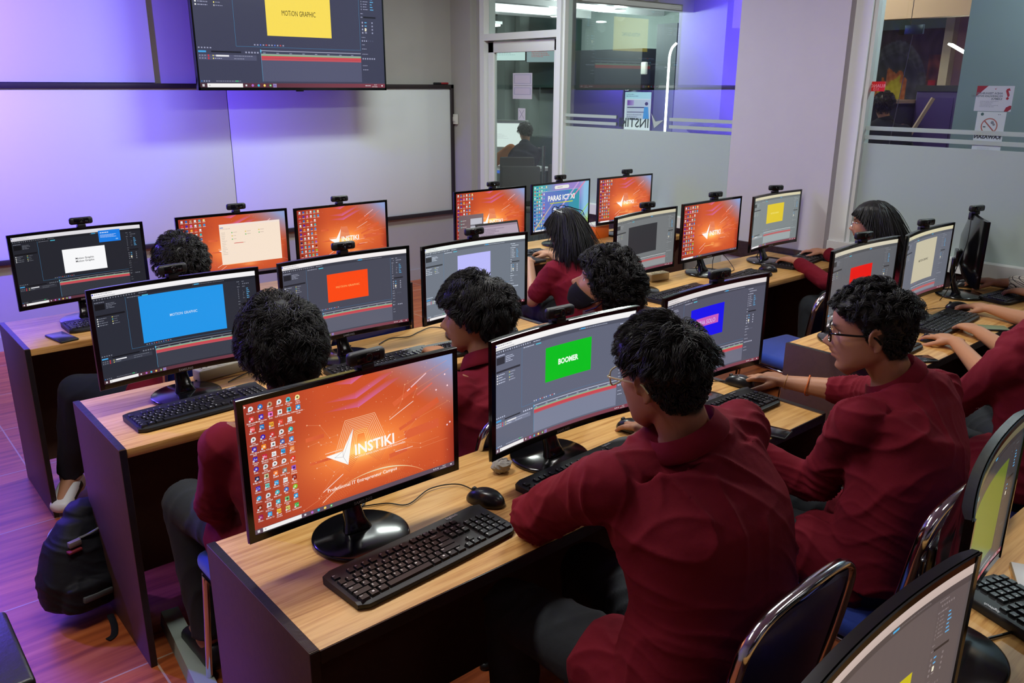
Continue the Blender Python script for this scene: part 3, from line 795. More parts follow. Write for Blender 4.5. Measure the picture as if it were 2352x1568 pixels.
_lb = MB(); _lb.text('SAMSUNG', .0105, TR(0, -.0036, ZB + .0065, 0, PI/2), 0, .02, align='C'); _lb = _lb.mesh('brand_lettering', M['silver'])
def monitor(x, y, rz, disp, label, group=None, name='computer_monitor', flat=False, by=.015):
    t = empty(name, (x, y, .751), rz, label, 'monitor', group)
    link('housing', _shf if flat else _sh, t); link('bezel', _bzf if flat else _bz, t); link('stand_base', _bs, t, (0, by, 0)); link('stand_neck', _nk, t, (0, .022, 0)); link('brand_lettering', _lb, t)
    o = link('lit_screen', disp, t, (0, -.0021, ZB + .020))
    return t
SWm, SHm = .521, .2925
def D(R=1.8): return Disp(SWm, SHm, R=R)
# --- webcam
def webcam_parts():
    b = MB(); b.box((-.047, -.012, .012), (.047, .012, .042), 0, .009); body = b.mesh('camera_body', M['blkm'])
    b = MB(); b.box((-.030, -.0128, .0155), (.030, -.011, .0385), 0, .004); face = b.mesh('front_plate', M['blk'])
    b = MB(); Mx = TR(0, -.0128, .027, 0, PI/2); b.lathe([(.0, 0), (.0095, 0), (.0095, .0015), (.0075, .002), (.0065, .0012), (.0, .0016)], 24, 0, (0, 0, 0), Mx); lens = b.mesh('lens', M['blk'])
    b = MB(); b.box((-.016, -.010, .0), (.016, .016, .013), 0, .003); b.box((-.015, .012, -.032), (.015, .030, .006), 0, .004); b.box((-.016, -.0085, -.004), (.016, -.0065, .006), 0, .001); clip = b.mesh('mounting_clip', M['blkm'])
    b = MB(); b.text('logi', .008, TR(.020, -.0130, .024, 0, PI/2), 0, .01, align='C'); txt = b.mesh('lettering', M['grey'])
    return body, face, lens, clip, txt
_wc = webcam_parts()
def webcam(x, y, z, rz, label, group='webcams clipped to the monitor tops'):
    t = empty('webcam', (x, y, z), rz, label, 'webcam', group)
    for n, me in zip(('camera_body', 'front_plate', 'lens', 'mounting_clip', 'lettering'), _wc): link(n, me, t)
    return t
# --- keyboard (full size, 450 x 155 mm)
KL = []   # key list: x, y, w, h, legend (mm units relative to the left / top)
def build_keys():
    u = 19.0; X0 = 9.0; Y0 = 24.0
    def row(y, items, x=0.0):
        for it in items:
            if isinstance(it, (int, float)): x += it; continue
            w, s = (it if isinstance(it, tuple) else (1, it)); KL.append((X0 + x * u, Y0 + y * u, w * u - 1.6, u - 1.6, s)); x += w
    row(0, ['Esc', 1.0, 'F1', 'F2', 'F3', 'F4', .5, 'F5', 'F6', 'F7', 'F8', .5, 'F9', 'F10', 'F11', 'F12', .3, 'Prt', 'Scr', 'Pau'])
    y = 1.28
    row(y, list('`1234567890-=') + [(2, 'Backspace'), .3, 'Ins', 'Hm', 'PgU', .3, 'Num', '/', '*', '-'])
    row(y+1, [(1.5, 'Tab')] + list('QWERTYUIOP[]') + [(1.5, '\\'), .3, 'Del', 'End', 'PgD', .3, '7', '8', '9', '+'])
    row(y+2, [(1.75, 'Caps')] + list('ASDFGHJKL;\'') + [(2.25, 'Enter'), 3.6, '4', '5', '6', ''])
    row(y+3, [(2.25, 'Shift')] + list('ZXCVBNM,./') + [(2.75, 'Shift'), 1.3, '^', 1.3, '1', '2', '3', 'Ent'])
    row(y+4, [(1.25, 'Ctrl'), (1.25, 'Win'), (1.25, 'Alt'), (6.25, ''), (1.25, 'Alt'), (1.25, 'Win'), (1.25, 'M'), (1.25, 'Ctrl'), .3, '<', 'v', '>', .3, (2, '0'), '.', ''])
build_keys()
def key_mb(b, k, ox=0, oy=0, legend=True):
    x, y, w, h, s = k
    x0 = (x - 225 - ox) / 1000; y1 = (77.5 - y - oy) / 1000; w /= 1000; h /= 1000; y0 = y1 - h
    zb, zt = .0145, .0225; ins = .0022; top = .0028
    V = [(x0, y0, zb), (x0 + w, y0, zb), (x0 + w, y1, zb), (x0, y1, zb),
         (x0 + ins, y0 + ins, zt - .0004), (x0 + w - ins, y0 + ins, zt - .0004), (x0 + w - ins, y1 - ins * .6, zt + .0006), (x0 + ins, y1 - ins * .6, zt + .0006)]
    b.add(V, [(0, 3, 2, 1), (4, 5, 6, 7), (0, 1, 5, 4), (1, 2, 6, 5), (2, 3, 7, 6), (3, 0, 4, 7)], 0)
    if s and legend:
        if s == 'Win':
            cx, cy_ = x0 + w * .4, y0 + h * .5
            for a in (0, 1):
                for c in (0, 1): q = .0021; px, py = cx + a * .0026, cy_ + c * .0026; b.add([(px, py, zt + .0004), (px + q, py, zt + .0004), (px + q, py + q, zt + .00045), (px, py + q, zt + .00045)], [(0, 1, 2, 3)], 1)
        else:
            sz = .0066 if len(s) == 1 else .0042
            b.text(s, sz, TR(x0 + ins + .0010, y1 - ins - sz * .82, zt + .0006), 1, .02)
def case_mb():
    b = MB(); out = []
    n = 22
    # outline with rounded corners and a gently bowed front
    for i in range(n + 1):
        x = -.225 + .45 * i / n; out.append(x)
    def yf(x): return -.0775 + .0035 * (abs(x) / .225) ** 2 
    rows = []
    for x in out:
        e = max(0, (abs(x) - .213) / .012); r = .012 * (1 - math.sqrt(max(0, 1 - e * e)))
        f = yf(x) + r; k = .0775 - r * .7
        rows.append([(x, f + .004, .001), (x, f, .006), (x, f + .002, .0125), (x, f + .012, .0165), (x, -.052, .0150), (x, k - .016, .0185), (x, k - .003, .0215), (x, k, .018), (x, k - .002, .001)])
    V = [p for r_ in rows for p in r_]; k = 9; F = []
    for i in range(n):
        for j in range(k): j2 = (j + 1) % k; F.append((i*k + j, (i+1)*k + j, (i+1)*k + j2, i*k + j2))
    F.append(tuple(range(k))); F.append(tuple(n*k + j for j in range(k - 1, -1, -1)))
    b.add(V, F, 0, True)
    return b
_case = case_mb().mesh('case', M['blkm']); _case.set_sharp_from_angle(angle=math.radians(50))
_b = MB()
for k in KL: key_mb(_b, k)
_keys_all = _b.mesh('keys', [M['key'], M['leg']])
_kl = MB(); _kl.text('logitech', .011, TR(.118, .0635, .0212), 0, .012); _kl = _kl.mesh('brand_lettering', M['leg'])
_kmesh = []
for k in KL:
    _b = MB(); key_mb(_b, (0 + 225 , 77.5, k[2], k[3], k[4])); _kmesh.append(_b.mesh('key', [M['key'], M['leg']]))
def keyboard(x, y, rz, label, full=False, cable=None, group=None, dim=None):
    t = empty('computer_keyboard', (x, y, .751), rz, label, 'keyboard', group)
    link('case', _case, t); link('brand_lettering', _kl, t)
    if full:
        for k, me in zip(KL, _kmesh): link('key', me, t, ((k[0] - 225) / 1000, (77.5 - k[1]) / 1000, 0))
    else: link('keys', _keys_all, t)
    if cable:
        Mi = np.array(t_matrix(x, y, .751, rz).inverted()); b = MB(); P = smooth_path(cable); b.tube(xf(P, Mi), .0019, 6); b.build('cable', M['cable'], t)
    return t
def t_matrix(x, y, z, rz): return Matrix.Translation((x, y, z)) @ Matrix.Rotation(rz, 4, 'Z')
def smooth_path(P, n=8):
    P = [np.array(p, float) for p in P]; Q = [P[0]] + P + [P[-1]]; out = []
    for i in range(1, len(Q) - 2):
        a, b, c, d = Q[i-1], Q[i], Q[i+1], Q[i+2]
        for k in range(n):
            t = k / n; out.append(.5 * ((2*b) + (-a + c) * t + (2*a - 5*b + 4*c - d) * t*t + (-a + 3*b - 3*c + d) * t**3))
    out.append(P[-1]); return out
# --- mouse
def mouse_mb():
    nu, nv = 24, 14; V = []; F = []
    for i in range(nv + 1):
        t = i / nv * PI / 2
        for j in range(nu):
            a = 2 * PI * j / nu; ca, sa = math.cos(a), math.sin(a)
            w = .030 * (1 - .10 * math.sin(a) ** 2 * (1 if sa > 0 else .3)) ; l = .0545
            rx = math.copysign(abs(ca) ** .8, ca) * w * math.cos(t) ** .55; ry = math.copysign(abs(sa) ** .9, sa) * l * math.cos(t) ** .6
            z = .002 + .036 * math.sin(t) * (1 - .30 * max(0, ry / l) ** 1.5 - .12 * max(0, -ry / l) ** 2)
            V.append((rx, ry, z))
    for i in range(nv):
        for j in range(nu): j2 = (j + 1) % nu; F.append((i*nu + j, i*nu + j2, (i+1)*nu + j2, (i+1)*nu + j))
    F.append(tuple(range(nu - 1, -1, -1))); F.append(tuple(nv*nu + j for j in range(nu)))
    b = MB(); b.add(V, F, 0, True); return b
_mo = mouse_mb().mesh('mouse_shell', mat('satin black mouse shell', (24, 25, 28), .3, coat=.15))
_b = MB(); _b.tube([(-.004, .034, .029), (.004, .034, .029)], .0065, 16); _mw = _b.mesh('scroll_wheel', M['key'])
def mouse(x, y, rz, label, cable=None, group=None):
    t = empty('computer_mouse', (x, y, .7505), rz, label, 'mouse', group)
    link('mouse_shell', _mo, t); link('scroll_wheel', _mw, t)
    if cable:
        Mi = np.array(t_matrix(x, y, .7505, rz).inverted()); b = MB(); b.tube(xf(smooth_path(cable), Mi), .0016, 6); b.build('cable', M['cable'], t)
    return t
# --- chair: blue pads on a chromed tube frame
def chair(x, y, rz, label, group='blue banquet chairs'):
    t = empty('banquet_chair', (x, y, 0), rz, label, 'chair', group)
    for n, me in CH_PARTS: link(n, me, t)
    return t
CH_PARTS = []
def _chair_parts():
    # faces +y; back rest behind at -y
    def back_z(s): return .50 + s * .36
    b = MB(); W = .205; pts = []
    # chromed hoop around the back rest (rounded top)
    P = [(-W + .012, -.155, .40), (-W + .003, -.175, .52), (-W, -.198, .64), (-W, -.213, .74), (-W + .012, -.222, .80), (-W + .05, -.227, .836), (-W + .11, -.229, .85), (0, -.231, .855)]
    P = P + [(-q[0], q[1], q[2]) for q in P[-2::-1]]
    P = smooth_path(P, 5); b.tube(P, [(.010, .0145)] * len(P), 12, up=(0, -1, .1)); CH_PARTS.append(('back_frame', b.mesh('back_frame', M['chrome'])))
    def pad(front, mt, name, th, inset):
        b = MB(); nu, nv = 18, 14; V = []; F = []
        for i in range(nv + 1):
            s = i / nv; z = .47 + s * (.845 - .47)
            hw = (W - inset) * (1 if z < .76 else math.sqrt(max(.02, 1 - ((z - .76) / (.092)) ** 2.6)))
            yc = -.165 - .165 * (s ** 1) * .38
            for j in range(nu + 1):
                a = -1 + 2 * j / nu; x = a * hw
                e = (1 - abs(a) ** 4) * (1 - (2 * s - 1) ** 6)
                V.append((x, yc + (th * e if front else -th * e) + .018 * (1 - a * a) * (-1), z))
        for i in range(nv):
            for j in range(nu):
                q = (i*(nu+1)+j, i*(nu+1)+j+1, (i+1)*(nu+1)+j+1, (i+1)*(nu+1)+j); F.append(q if not front else q[::-1])
        # backing face so that the pad is solid
        n0 = len(V); V += [(v[0], v[1] - (0.012 if front else -.012) if False else -.165 - .165 * ((v[2] - .47) / .375) * .38 + (-.018) * (1 - (v[0] / (W)) ** 2) , v[2]) for v in V]
        for i in range(nv):
            for j in range(nu):
                q = (n0+i*(nu+1)+j, n0+i*(nu+1)+j+1, n0+(i+1)*(nu+1)+j+1, n0+(i+1)*(nu+1)+j); F.append(q[::-1] if not front else q)
        b.add(V, F, 0, True); CH_PARTS.append((name, b.mesh(name, mt)))
    pad(True, M['blue'], 'back_cushion', .034, .006); pad(False, M['bluesh'], 'back_shell', .010, .006)
    b = MB(); b.box((-.205, -.19, .425), (.205, .23, .482), 0, .024); CH_PARTS.append(('seat', b.mesh('seat', M['blue'])))
    for s in (-1, 1):
        b = MB(); P = smooth_path([(s * .193, -.155, .40), (s * .196, -.16, .22), (s * .205, -.235, .014)], 6); b.tube(P, [(.0095, .013)] * len(P), 10, up=(0, 1, .1)); b.lathe([(0, 0), (.016, 0), (.016, .022), (0, .022)], 12, 1, (s * .205, -.235, .0)); CH_PARTS.append(('leg', b.mesh('leg', [M['chrome'], M['blkm']])))
        b = MB(); P = smooth_path([(s * .19, .20, .42), (s * .198, .215, .22), (s * .205, .235, .014)], 6); b.tube(P, [(.0095, .013)] * len(P), 10, up=(0, 1, .1)); b.lathe([(0, 0), (.016, 0), (.016, .022), (0, .022)], 12, 1, (s * .205, .235, .0)); CH_PARTS.append(('leg', b.mesh('leg', [M['chrome'], M['blkm']])))
    b = MB()
    for s in (-1, 1): b.tube([(s * .19, -.16, .415), (s * .19, .20, .415)], .010, 10)
    b.tube([(-.19, .20, .415), (.19, .20, .415)], .010, 10); b.tube([(-.193, -.155, .412), (.193, -.155, .412)], .010, 10); CH_PARTS.append(('seat_frame', b.mesh('seat_frame', M['chrome'])))
_chair_parts()

# ================================================================= place screens on the desks
def mk(fn, R=1.8, **k):
    d = D(R); fn(d, **k); return d.mesh('lit_screen')
WALL = mk(wallpaper, 14.0)
WALLS = mk(wallpaper, 14.0, simple=True)
AEX = [
 (.292, 1.468, 0, dict(canvas=(.265, .11, .79, .64), col=(34, 150, 232), bg=(42, 45, 56), text='MOTION GRAPHIC', tc=(190, 215, 240), ts=46, tl=.675, tlx=.33, rp=.87, sx=.85), 'curved monitor showing a big light blue rectangle on a dark editing screen', 'P3'),
 (.912, 1.468, 0, dict(canvas=(.35, .20, .68, .56), col=(250, 74, 22), bg=(72, 74, 88), text='MOTION GRAPHIC', tc=(250, 190, 110), ts=38, tl=.655, rp=.87, hi=True, bold=.0, sx=1.15, white=(245,240,240)), 'curved monitor showing an orange-red rectangle in a grey editing screen', 'P4'),
 (1.480, 1.41, 0, dict(canvas=(.33, .17, .66, .52), col=(186, 186, 250), bg=(112, 120, 132), text='', tl=.66, rp=.85, white=(238, 244, 240)), 'curved monitor showing a pale lavender rectangle, behind the student with an ear showing', 'P5'),
 (.908, .285, 0, dict(canvas=(.36, .17, .69, .50), col=(8, 190, 34), bg=(98, 103, 122), text='BOOMER', tc=(225, 250, 228), ts=78, tl=.655, tlx=.28, rp=.885, extra='slab', sx=.86, white=(246, 244, 244)), 'curved monitor showing BOOMER on a green rectangle', 'M2'),
 (1.575, .29, 0, dict(canvas=(.27, .19, .61, .54), col=(24, 22, 232), bg=(84, 86, 102), text='PRIA SOLO', tc=(210, 200, 240), ts=74, tl=.69, tlx=.42, rp=.83, extra='box', bold=.0, sx=.95, white=(226, 218, 218)), 'curved monitor showing PRIA SOLO on a blue rectangle', 'M3'),
 (.300, 2.70, .06, dict(canvas=(.365, .26, .70, .61), col=(248, 248, 250), bg=(36, 38, 46), text='Motion Graphic|Motion Graphic', tc=(40, 40, 46), ts=44, tl=.67, tlx=.31, rp=.87, extra='popup', white=(225, 222, 226)), 'leftmost back monitor showing a white rectangle and a blue pop-up on a dark screen', 'B1'),
 (2.61, 1.47, .12, dict(canvas=(.23, .19, .72, .68), col=(50, 52, 56), bg=(116, 120, 122), text='', tl=.74, rp=.88, white=(206, 198, 170), faint=True, green=False), 'curved monitor with a washed out grey screen and a dark grey rectangle', 'E1'),
 (3.79, 1.475, .05, dict(canvas=(.34, .18, .70, .56), col=(222, 196, 40), bg=(124, 132, 134), text='MOTION GRAPHIC', tc=(238, 224, 120), ts=50, tl=.70, rp=.88, white=(214, 206, 172), faint=True, green=False, sx=.8), 'curved monitor with a yellow square on a washed out grey screen, beside the column', 'E3'),
 (2.64, .345, 0, dict(canvas=(.34, .28, .68, .68), col=(228, 20, 14), bg=(96, 98, 104), text='', tl=.80, rp=.83, white=(212, 204, 182), faint=True, green=False), 'curved monitor with a red rectangle behind the head of the student in black glasses', 'G1'),
 (3.20, .335, .06, dict(canvas=(.27, .13, .73, .76), col=(196, 188, 162), bg=(104, 108, 120), text='MOTION GRAPHIC', tc=(40, 38, 40), ts=52, tl=.80, rp=.82, white=(212, 204, 170), faint=True, green=False, sx=.9), 'curved monitor with a beige rectangle lettered MOTION GRAPHIC in black', 'G2'),
 (.27, -.885, 0.03, dict(canvas=(.30, .40, .76, .86), col=(196, 180, 30), bg=(96, 86, 86), text='MOTION GRAPHIC', tc=(60, 55, 30), ts=60, tl=.90, rp=.84, white=(196, 176, 168), faint=True, green=False), 'nearest curved monitor at the bottom right, its bright top edge cut by the frame', 'M0a'),
 (.888, -.785, 0.19, dict(canvas=(.30, .20, .85, .86), col=(92, 110, 40), bg=(52, 56, 60), text='', tl=.90, rp=.86, white=(96, 92, 70), faint=True, green=False), 'second nearest curved monitor, seen nearly edge-on at the right edge of the photo', 'M0b'),  # green tone is a screen reflection painted as screen content
]
MON = {}
for (x, y, rz, kw, lab, key) in AEX:
    MON[key] = monitor(x, y, rz, mk(ae, **kw), lab, 'curved black computer monitors', by=.05 if key == 'M2' else .02)
MON['M1'] = monitor(.270, .288, .0, WALL, 'large front monitor showing the orange INSTIKI wallpaper on the nearest full desk', 'flat black computer monitors', flat=True)
def expl(d):
    wallpaper(d, True)
    d.rect(690, 150, 1120, 730, (246, 226, 206), 7); d.rect(690, 150, 1120, 34, (242, 226, 216), 8); d.rect(700, 205, 60, 12, (60, 120, 200), 8)
    d.greek(705, 230, 1, 10, 300, (190, 170, 160), 8, 3)
    for i in range(14): d.greek(720, 300 + i * 30, 1, 9, 90, (180, 165, 155), 8, 10 + i)
    for i, (x, y) in enumerate(((900, 300), (900, 360), (900, 420), (1150, 300), (1150, 350), (1400, 290), (1400, 340))): d.rect(x, y, 22, 20, (222, 196, 90) if i % 2 else (120, 190, 120), 8); d.greek(x + 36, y + 4, 1, 9, 90, (170, 150, 140), 8, 30 + i)
    d.rect(935, 500, 170, 10, (206, 60, 60), 8); d.greek(1112, 500, 1, 8, 50, (170, 150, 140), 8, 60)
def paras(d):
    def f(u, v):
        a = np.array((64, 176, 168.)); b_ = np.array((150, 130, 200.)); c = np.array((70, 120, 180.)); e = np.array((140, 190, 225.))
        t = min(1, max(0, (u - .12) / .3)); q = a * (1 - t) + b_ * t
        t = min(1, max(0, (v - .25) / .35)); q = q * (1 - t) + c * t
        t = min(1, max(0, (u - .82) / .1)); q = q * (1 - t) + e * t
        t = min(1, max(0, (u + v - 1.65) / .3)); q = q * (1 - t) + np.array((190, 220, 90.)) * t
        return q
    d.bg(f)
    d.rect(300, 160, 1300, 780, (84, 120, 190), 1, (50, 150, 165)); d.rect(320, 180, 900, 740, (110, 120, 196), 2, (72, 118, 186))
    for (a, b, c, e) in ((300, 160, 1600, 160), (300, 940, 1600, 940), (300, 160, 300, 940), (1600, 160, 1600, 940)): d.line(a, b, c, e, 7, (190, 190, 225), 3)
    d.line(60, 1030, 700, 420, 34, (214, 190, 120), 3, (170, 150, 190)); d.line(900, 620, 1560, 0, 40, (190, 160, 215), 3); d.line(1400, 320, 1780, 0, 34, (225, 130, 170), 3); d.disc(1390, 330, 30, (235, 90, 110), 4)
    d.line(1560, 900, 1920, 560, 30, (150, 215, 110), 3)
    d.rect(760, 40, 420, 84, (232, 232, 226), 4); d.disc(760, 82, 42, (232, 232, 226), 4, 16); d.disc(1180, 82, 42, (232, 232, 226), 4, 16); d.greek(820, 74, 1, 22, 300, (150, 150, 140), 5, 3)
    d.text('PARAS ICT XI', 960, 390, 170, (240, 240, 236), 6, .035, 'C', 0, .92)
    d.rect(560, 440, 800, 22, (205, 214, 50), 5); d.greek(560, 446, 1, 14, 800, (120, 140, 60), 6, 4)
    d.text('Pr', 700, 640, 110, (240, 240, 236), 6, .03); 
    icons(d, True); taskbar(d, (120, 110, 140))
def dark_panel(d):
    wallpaper(d, True, 60)
    d.rect(60, 480, 680, 560, (112, 92, 96), 7, (128, 108, 112)); d.rect(380, 570, 320, 200, (190, 190, 200), 8); d.rect(380, 700, 320, 40, (60, 60, 70), 8)
    d.rect(380, 800, 150, 150, (120, 160, 200), 8); d.rect(550, 790, 160, 60, (206, 206, 210), 8)
    for i in range(3): d.disc(130, 600 + i * 70, 12, (120, 210, 200), 8); d.greek(160, 594 + i * 70, 1, 12, 110, (225, 215, 215), 8, i)
MON['B2'] = monitor(1.00, 2.70, -.06, mk(expl, 14.0), 'back monitor with a pale file window open over orange wallpaper', 'flat black computer monitors', flat=True)
MON['B3'] = monitor(1.565, 2.64, 0, WALLS, 'back row monitor with plain orange wallpaper directly under the whiteboard', 'flat black computer monitors', flat=True)
MON['C1'] = monitor(2.59, 2.66, -.03, mk(dark_panel, 14.0), 'monitor with orange wallpaper and a grey panel, in front of the glass door', 'flat black computer monitors', flat=True)
MON['C2'] = monitor(3.20, 2.68, .04, mk(paras, 14.0), 'monitor showing a teal and violet PARAS ICT XI slide', 'flat black computer monitors', flat=True)
MON['C3'] = monitor(3.80, 2.66, -.02, WALLS, 'back row monitor with orange wallpaper in front of the frosted glass', 'flat black computer monitors', flat=True)
MON['E2'] = monitor(3.23, 1.51, .02, WALLS, 'monitor with orange wallpaper in the right middle row, left of the column', 'flat black computer monitors', flat=True)
dm = D(); dm.rect(0, 0, 1920, 1080, (40, 44, 48), 0); MON['G3'] = monitor(3.83, .37, .49, dm.mesh('lit_screen'), 'monitor turned away, its dark back towards the camera at the far right', 'curved black computer monitors')
# webcams, each on its monitor
WCL = dict(M1='front orange wallpaper', M2='green BOOMER', M3='blue PRIA SOLO', P3='big blue rectangle', P4='orange-red rectangle', P5='lavender rectangle', B1='white rectangle', B2='pale file window', B3='orange back-row, under the whiteboard,', C1='orange, before the glass door,', C2='teal and violet', C3='orange, before the frosted glass,', E1='dark grey rectangle', E2='orange middle-row right', E3='yellow square', G1='red rectangle', G2='beige rectangle', G3='turned away')
for k, v in WCL.items():
    m = MON[k]; rz = m.rotation_euler.z; r = random.Random(hash(k) % 1000 if False else sum(map(ord, k)))
    dx = {'M1': .03, 'E1': .03, 'G3': 0, 'B3': -.01}.get(k, r.uniform(-.02, .03)); c, s = math.cos(rz), math.sin(rz)
    p = (m.location.x + c * dx - s * .004, m.location.y + s * dx + c * .004, .751 + ZB + MH + .0005)
    webcam(p[0], p[1], p[2], rz + {'M1': .04, 'M3': -.1, 'M2': -.05, 'E3': -.5, 'G2': -.35, 'G1': -.25, 'E1': -.3, 'E2': -.2, 'G3': -.8}.get(k, r.uniform(-.12, .12)), 'black webcam clipped on top of the %s monitor' % v)
# the television
tvw, tvh = 1.512, .858
t = empty('wall_television', (2.400, 4.68, 1.7195), 0, 'large wall television showing a yellow MOTION GRAPHIC slide', 'television')
b = MB(); b.box((-tvw/2, 0, 0), (tvw/2, .045, tvh), 0, .006); b.build('housing', M['blk'], t)
b = MB(); b.box((-.22, .045, .25), (.22, .06, .62)); b.box((-.05, .06, .33), (.05, .42, .50)); b.box((-.15, .42, .22), (.15, .455, .62)); b.build('wall_bracket', M['blkm'], t)
b = MB()
for q in (((-tvw/2, -.004, 0), (tvw/2, .002, .020)), ((-tvw/2, -.004, tvh - .012), (tvw/2, .002, tvh)), ((-tvw/2, -.004, 0), (-tvw/2 + .012, .002, tvh)), ((tvw/2 - .012, -.004, 0), (tvw/2, .002, tvh))): b.box(*q)
b.box((-.03, -.004, -.008), (.03, .004, .001)); b.build('bezel', M['blk'], t)
dt = Disp(tvw - .022, tvh - .03, R=0); ae(dt, canvas=(.35, .19, .695, .57), col=(248, 220, 88), bg=(64, 66, 88), text='MOTiON GRAPHIC', tc=(36, 30, 16), ts=66, tl=.665, tlx=.31, rp=.86, white=(240, 240, 240), bold=.0, sx=.62, hi=True)
o = link('lit_screen', dt.mesh('lit_screen'), t, (0, -.0012, .019))
# ================================================================= keyboards, mice and small things
def zp(x, y): return (x, y, .753)
keyboard(.337, .135, .073, 'black keyboard in front of the orange wallpaper monitor, nearest on the front desk', True,
   cable=[(.30, .20, .765), (.36, .28, .754), (.335, .36, .754), (.30, .40, .753)])
keyboard(.928, .186, .04, 'black keyboard under the green BOOMER monitor, partly behind the student\'s arm', True, cable=[(.95, .24, .765), (.97, .30, .753), (.94, .38, .753), (.93, .46, .753)])
keyboard(1.565, .205, .0, 'black keyboard beside the bracelet wrist at the right end of the front desk', True)
keyboard(.285, 1.335, .05, 'black keyboard under the blue rectangle monitor, lit violet on the left', True)
keyboard(.98, 1.32, 0, 'black keyboard on the middle desk, mostly hidden by the wallpaper monitor')
keyboard(1.40, 1.285, -.1, 'black keyboard by the elbow of the student with an ear showing')
keyboard(.40, 2.60, .03, 'black keyboard next to the phone on the back left desk')
keyboard(2.72, 1.29, .05, 'black keyboard on the middle right desk, beside the socket block')
keyboard(3.26, 1.30, .1, 'black keyboard in front of the orange monitor left of the column')
keyboard(3.92, 1.35, .12, 'black keyboard under the long-haired woman\'s hands beside the column')
keyboard(2.72, 2.56, -.1, 'pale-lit keyboard under the hands of the woman with raised glasses')
keyboard(2.56, .17, .02, 'black keyboard hidden partly by the head with black glasses')
keyboard(3.22, .20, .05, 'black keyboard between the two pairs of hands on the right desk')
keyboard(4.02, .19, -.12, 'black keyboard with steep keys by the checked sleeve at the right edge', group=None)
keyboard(1.10, -.93, 1.25, 'black keyboard cut by the lower right corner of the photo')
mouse(.600, .245, .35, 'black mouse beside the nearest keyboard on the front desk', cable=[(.612, .285, .755), (.60, .36, .757), (.53, .39, .756), (.44, .36, .754), (.40, .40, .754), (.33, .43, .754)])
mouse(1.235, .31, .2, 'black mouse under the fingers of the front student')
mouse(1.835, .335, .15, 'black mouse under the bracelet hand at the desk\'s right end', cable=[(1.83, .38, .755), (1.77, .42, .754), (1.70, .41, .754)])
mouse(1.62, 1.36, .2, 'black mouse on the middle desk beyond the BOOMER monitor')
mouse(3.04, 1.235, .5, 'black mouse left of the keyboard behind the PRIA SOLO webcam')
mouse(3.57, 1.34, .3, 'black mouse before the orange monitor left of the column')
mouse(4.13, 1.43, .6, 'black mouse under the long-haired woman\'s far hand')
mouse(2.66, 2.66, .4, 'black mouse by the woman with raised glasses')
mouse(4.09, 2.50, .3, 'black mouse on the back right desk near the window sill')
mouse(2.90, .115, .5, 'black mouse in the nearer hand on the right desk', cable=[(2.88, .16, .755), (2.82, .20, .754), (2.78, .27, .754)])
mouse(3.53, .275, .4, 'black mouse in the farther hand on the right desk', cable=[(3.50, .32, .755), (3.40, .36, .754), (3.3, .33, .754)])
mouse(4.05, .45, .7, 'black mouse under the checked-sleeve hand')
def phone(x, y, rz, c, label, w=.074, l=.155, name='mobile_phone', lens=False):
    t = empty(name, (x, y, .7505), rz, label, 'phone')
    b = MB(); b.box((-w/2, -l/2, 0), (w/2, l/2, .0085), 0, .006); b.build('phone_body', c[0], t)
    b = MB(); b.box((-w/2 + .003, -l/2 + .003, .0084), (w/2 - .003, l/2 - .003, .0089), 0, .0002); b.build('phone_glass', c[1], t)
    return t
pg = mat('dark phone glass', (16, 17, 22), .12, coat=.3); pv = mat('phone back glass with smudges', (40, 42, 62), .22, noise=.4, nscale=40)
phone(.135, 2.485, .18, (M['blkm'], pv), 'dark phone lying on the left end of the back left desk')
phone(1.545, .045, .25, (M['blkm'], pg), 'dark phone on the front desk behind the student\'s right shoulder')
phone(2.60, .055, 1.0, (M['blkm'], pg), 'dark phone on the front right desk behind the student with black glasses')
phone(3.29, .045, .7, (M['blkm'], mat('sage green phone case', (118, 132, 96), .5)), 'sage green phone on the right desk beside the hand on the keyboard')
phone(1.265, -.80, -1.1, (mat('gold phone rim', (190, 165, 125), .3, metal=.6), mat('white phone back', (214, 216, 212), .2)), 'white phone with gold rim on the nearest desk at the right edge')
# socket strips
def strip(x, y, rz, n, label, m=M['wplas'], L=.25):
    t = empty('power_strip', (x, y, .7505), rz, label, 'power strip')
    b = MB(); b.box((-L/2, -.028, 0), (L/2, .028, .042), 0, .005); b.build('strip_body', m, t)
    for i in range(n):
        X = -L/2 + L * (i + .5) / n; b = MB(); b.box((X - .018, -.018, .0415), (X + .018, .018, .0435), 0, .001)
        for s in (-1, 1): b.lathe([(0, 0), (.0035, 0), (.0035, .0008), (0, .0008)], 8, 1, (X + s * .0095, 0, .0433))
        b.build('socket', [m, M['cable']], t)
    return t
strip(.50, 1.625, .12, 4, 'long cream power strip behind the keyboard on the middle left desk', mat('old white plastic', (178, 172, 150), .5), .26)
strip(2.90, 1.60, -.12, 2, 'short white socket block on the middle right desk', M['cream'], .13)
# crumpled paper
rr = random.Random(4); b = MB(); V = []; F = []; nu, nv = 16, 10
for i in range(nv + 1):
    for j in range(nu):
        a = 2*PI*j/nu; t = PI * (i + .05) / (nv + .1); q = 1 + rr.uniform(-.13, .13)
        V.append((.032 * q * math.sin(t) * math.cos(a), .022 * q * math.sin(t) * math.sin(a), .020 + .020 * q * math.cos(t) * .95))
for i in range(nv):
    for j in range(nu): j2 = (j+1) % nu; F.append((i*nu+j, (i+1)*nu+j, (i+1)*nu+j2, i*nu+j2))
b.add(V, F, 0, False); o = b.build('crumpled_paper', mat('crumpled tissue', (150, 146, 138), .9), None, (.742, .352, .7505)); tag(o, 'crumpled white tissue at the left end of the keyboard under BOOMER', 'paper')
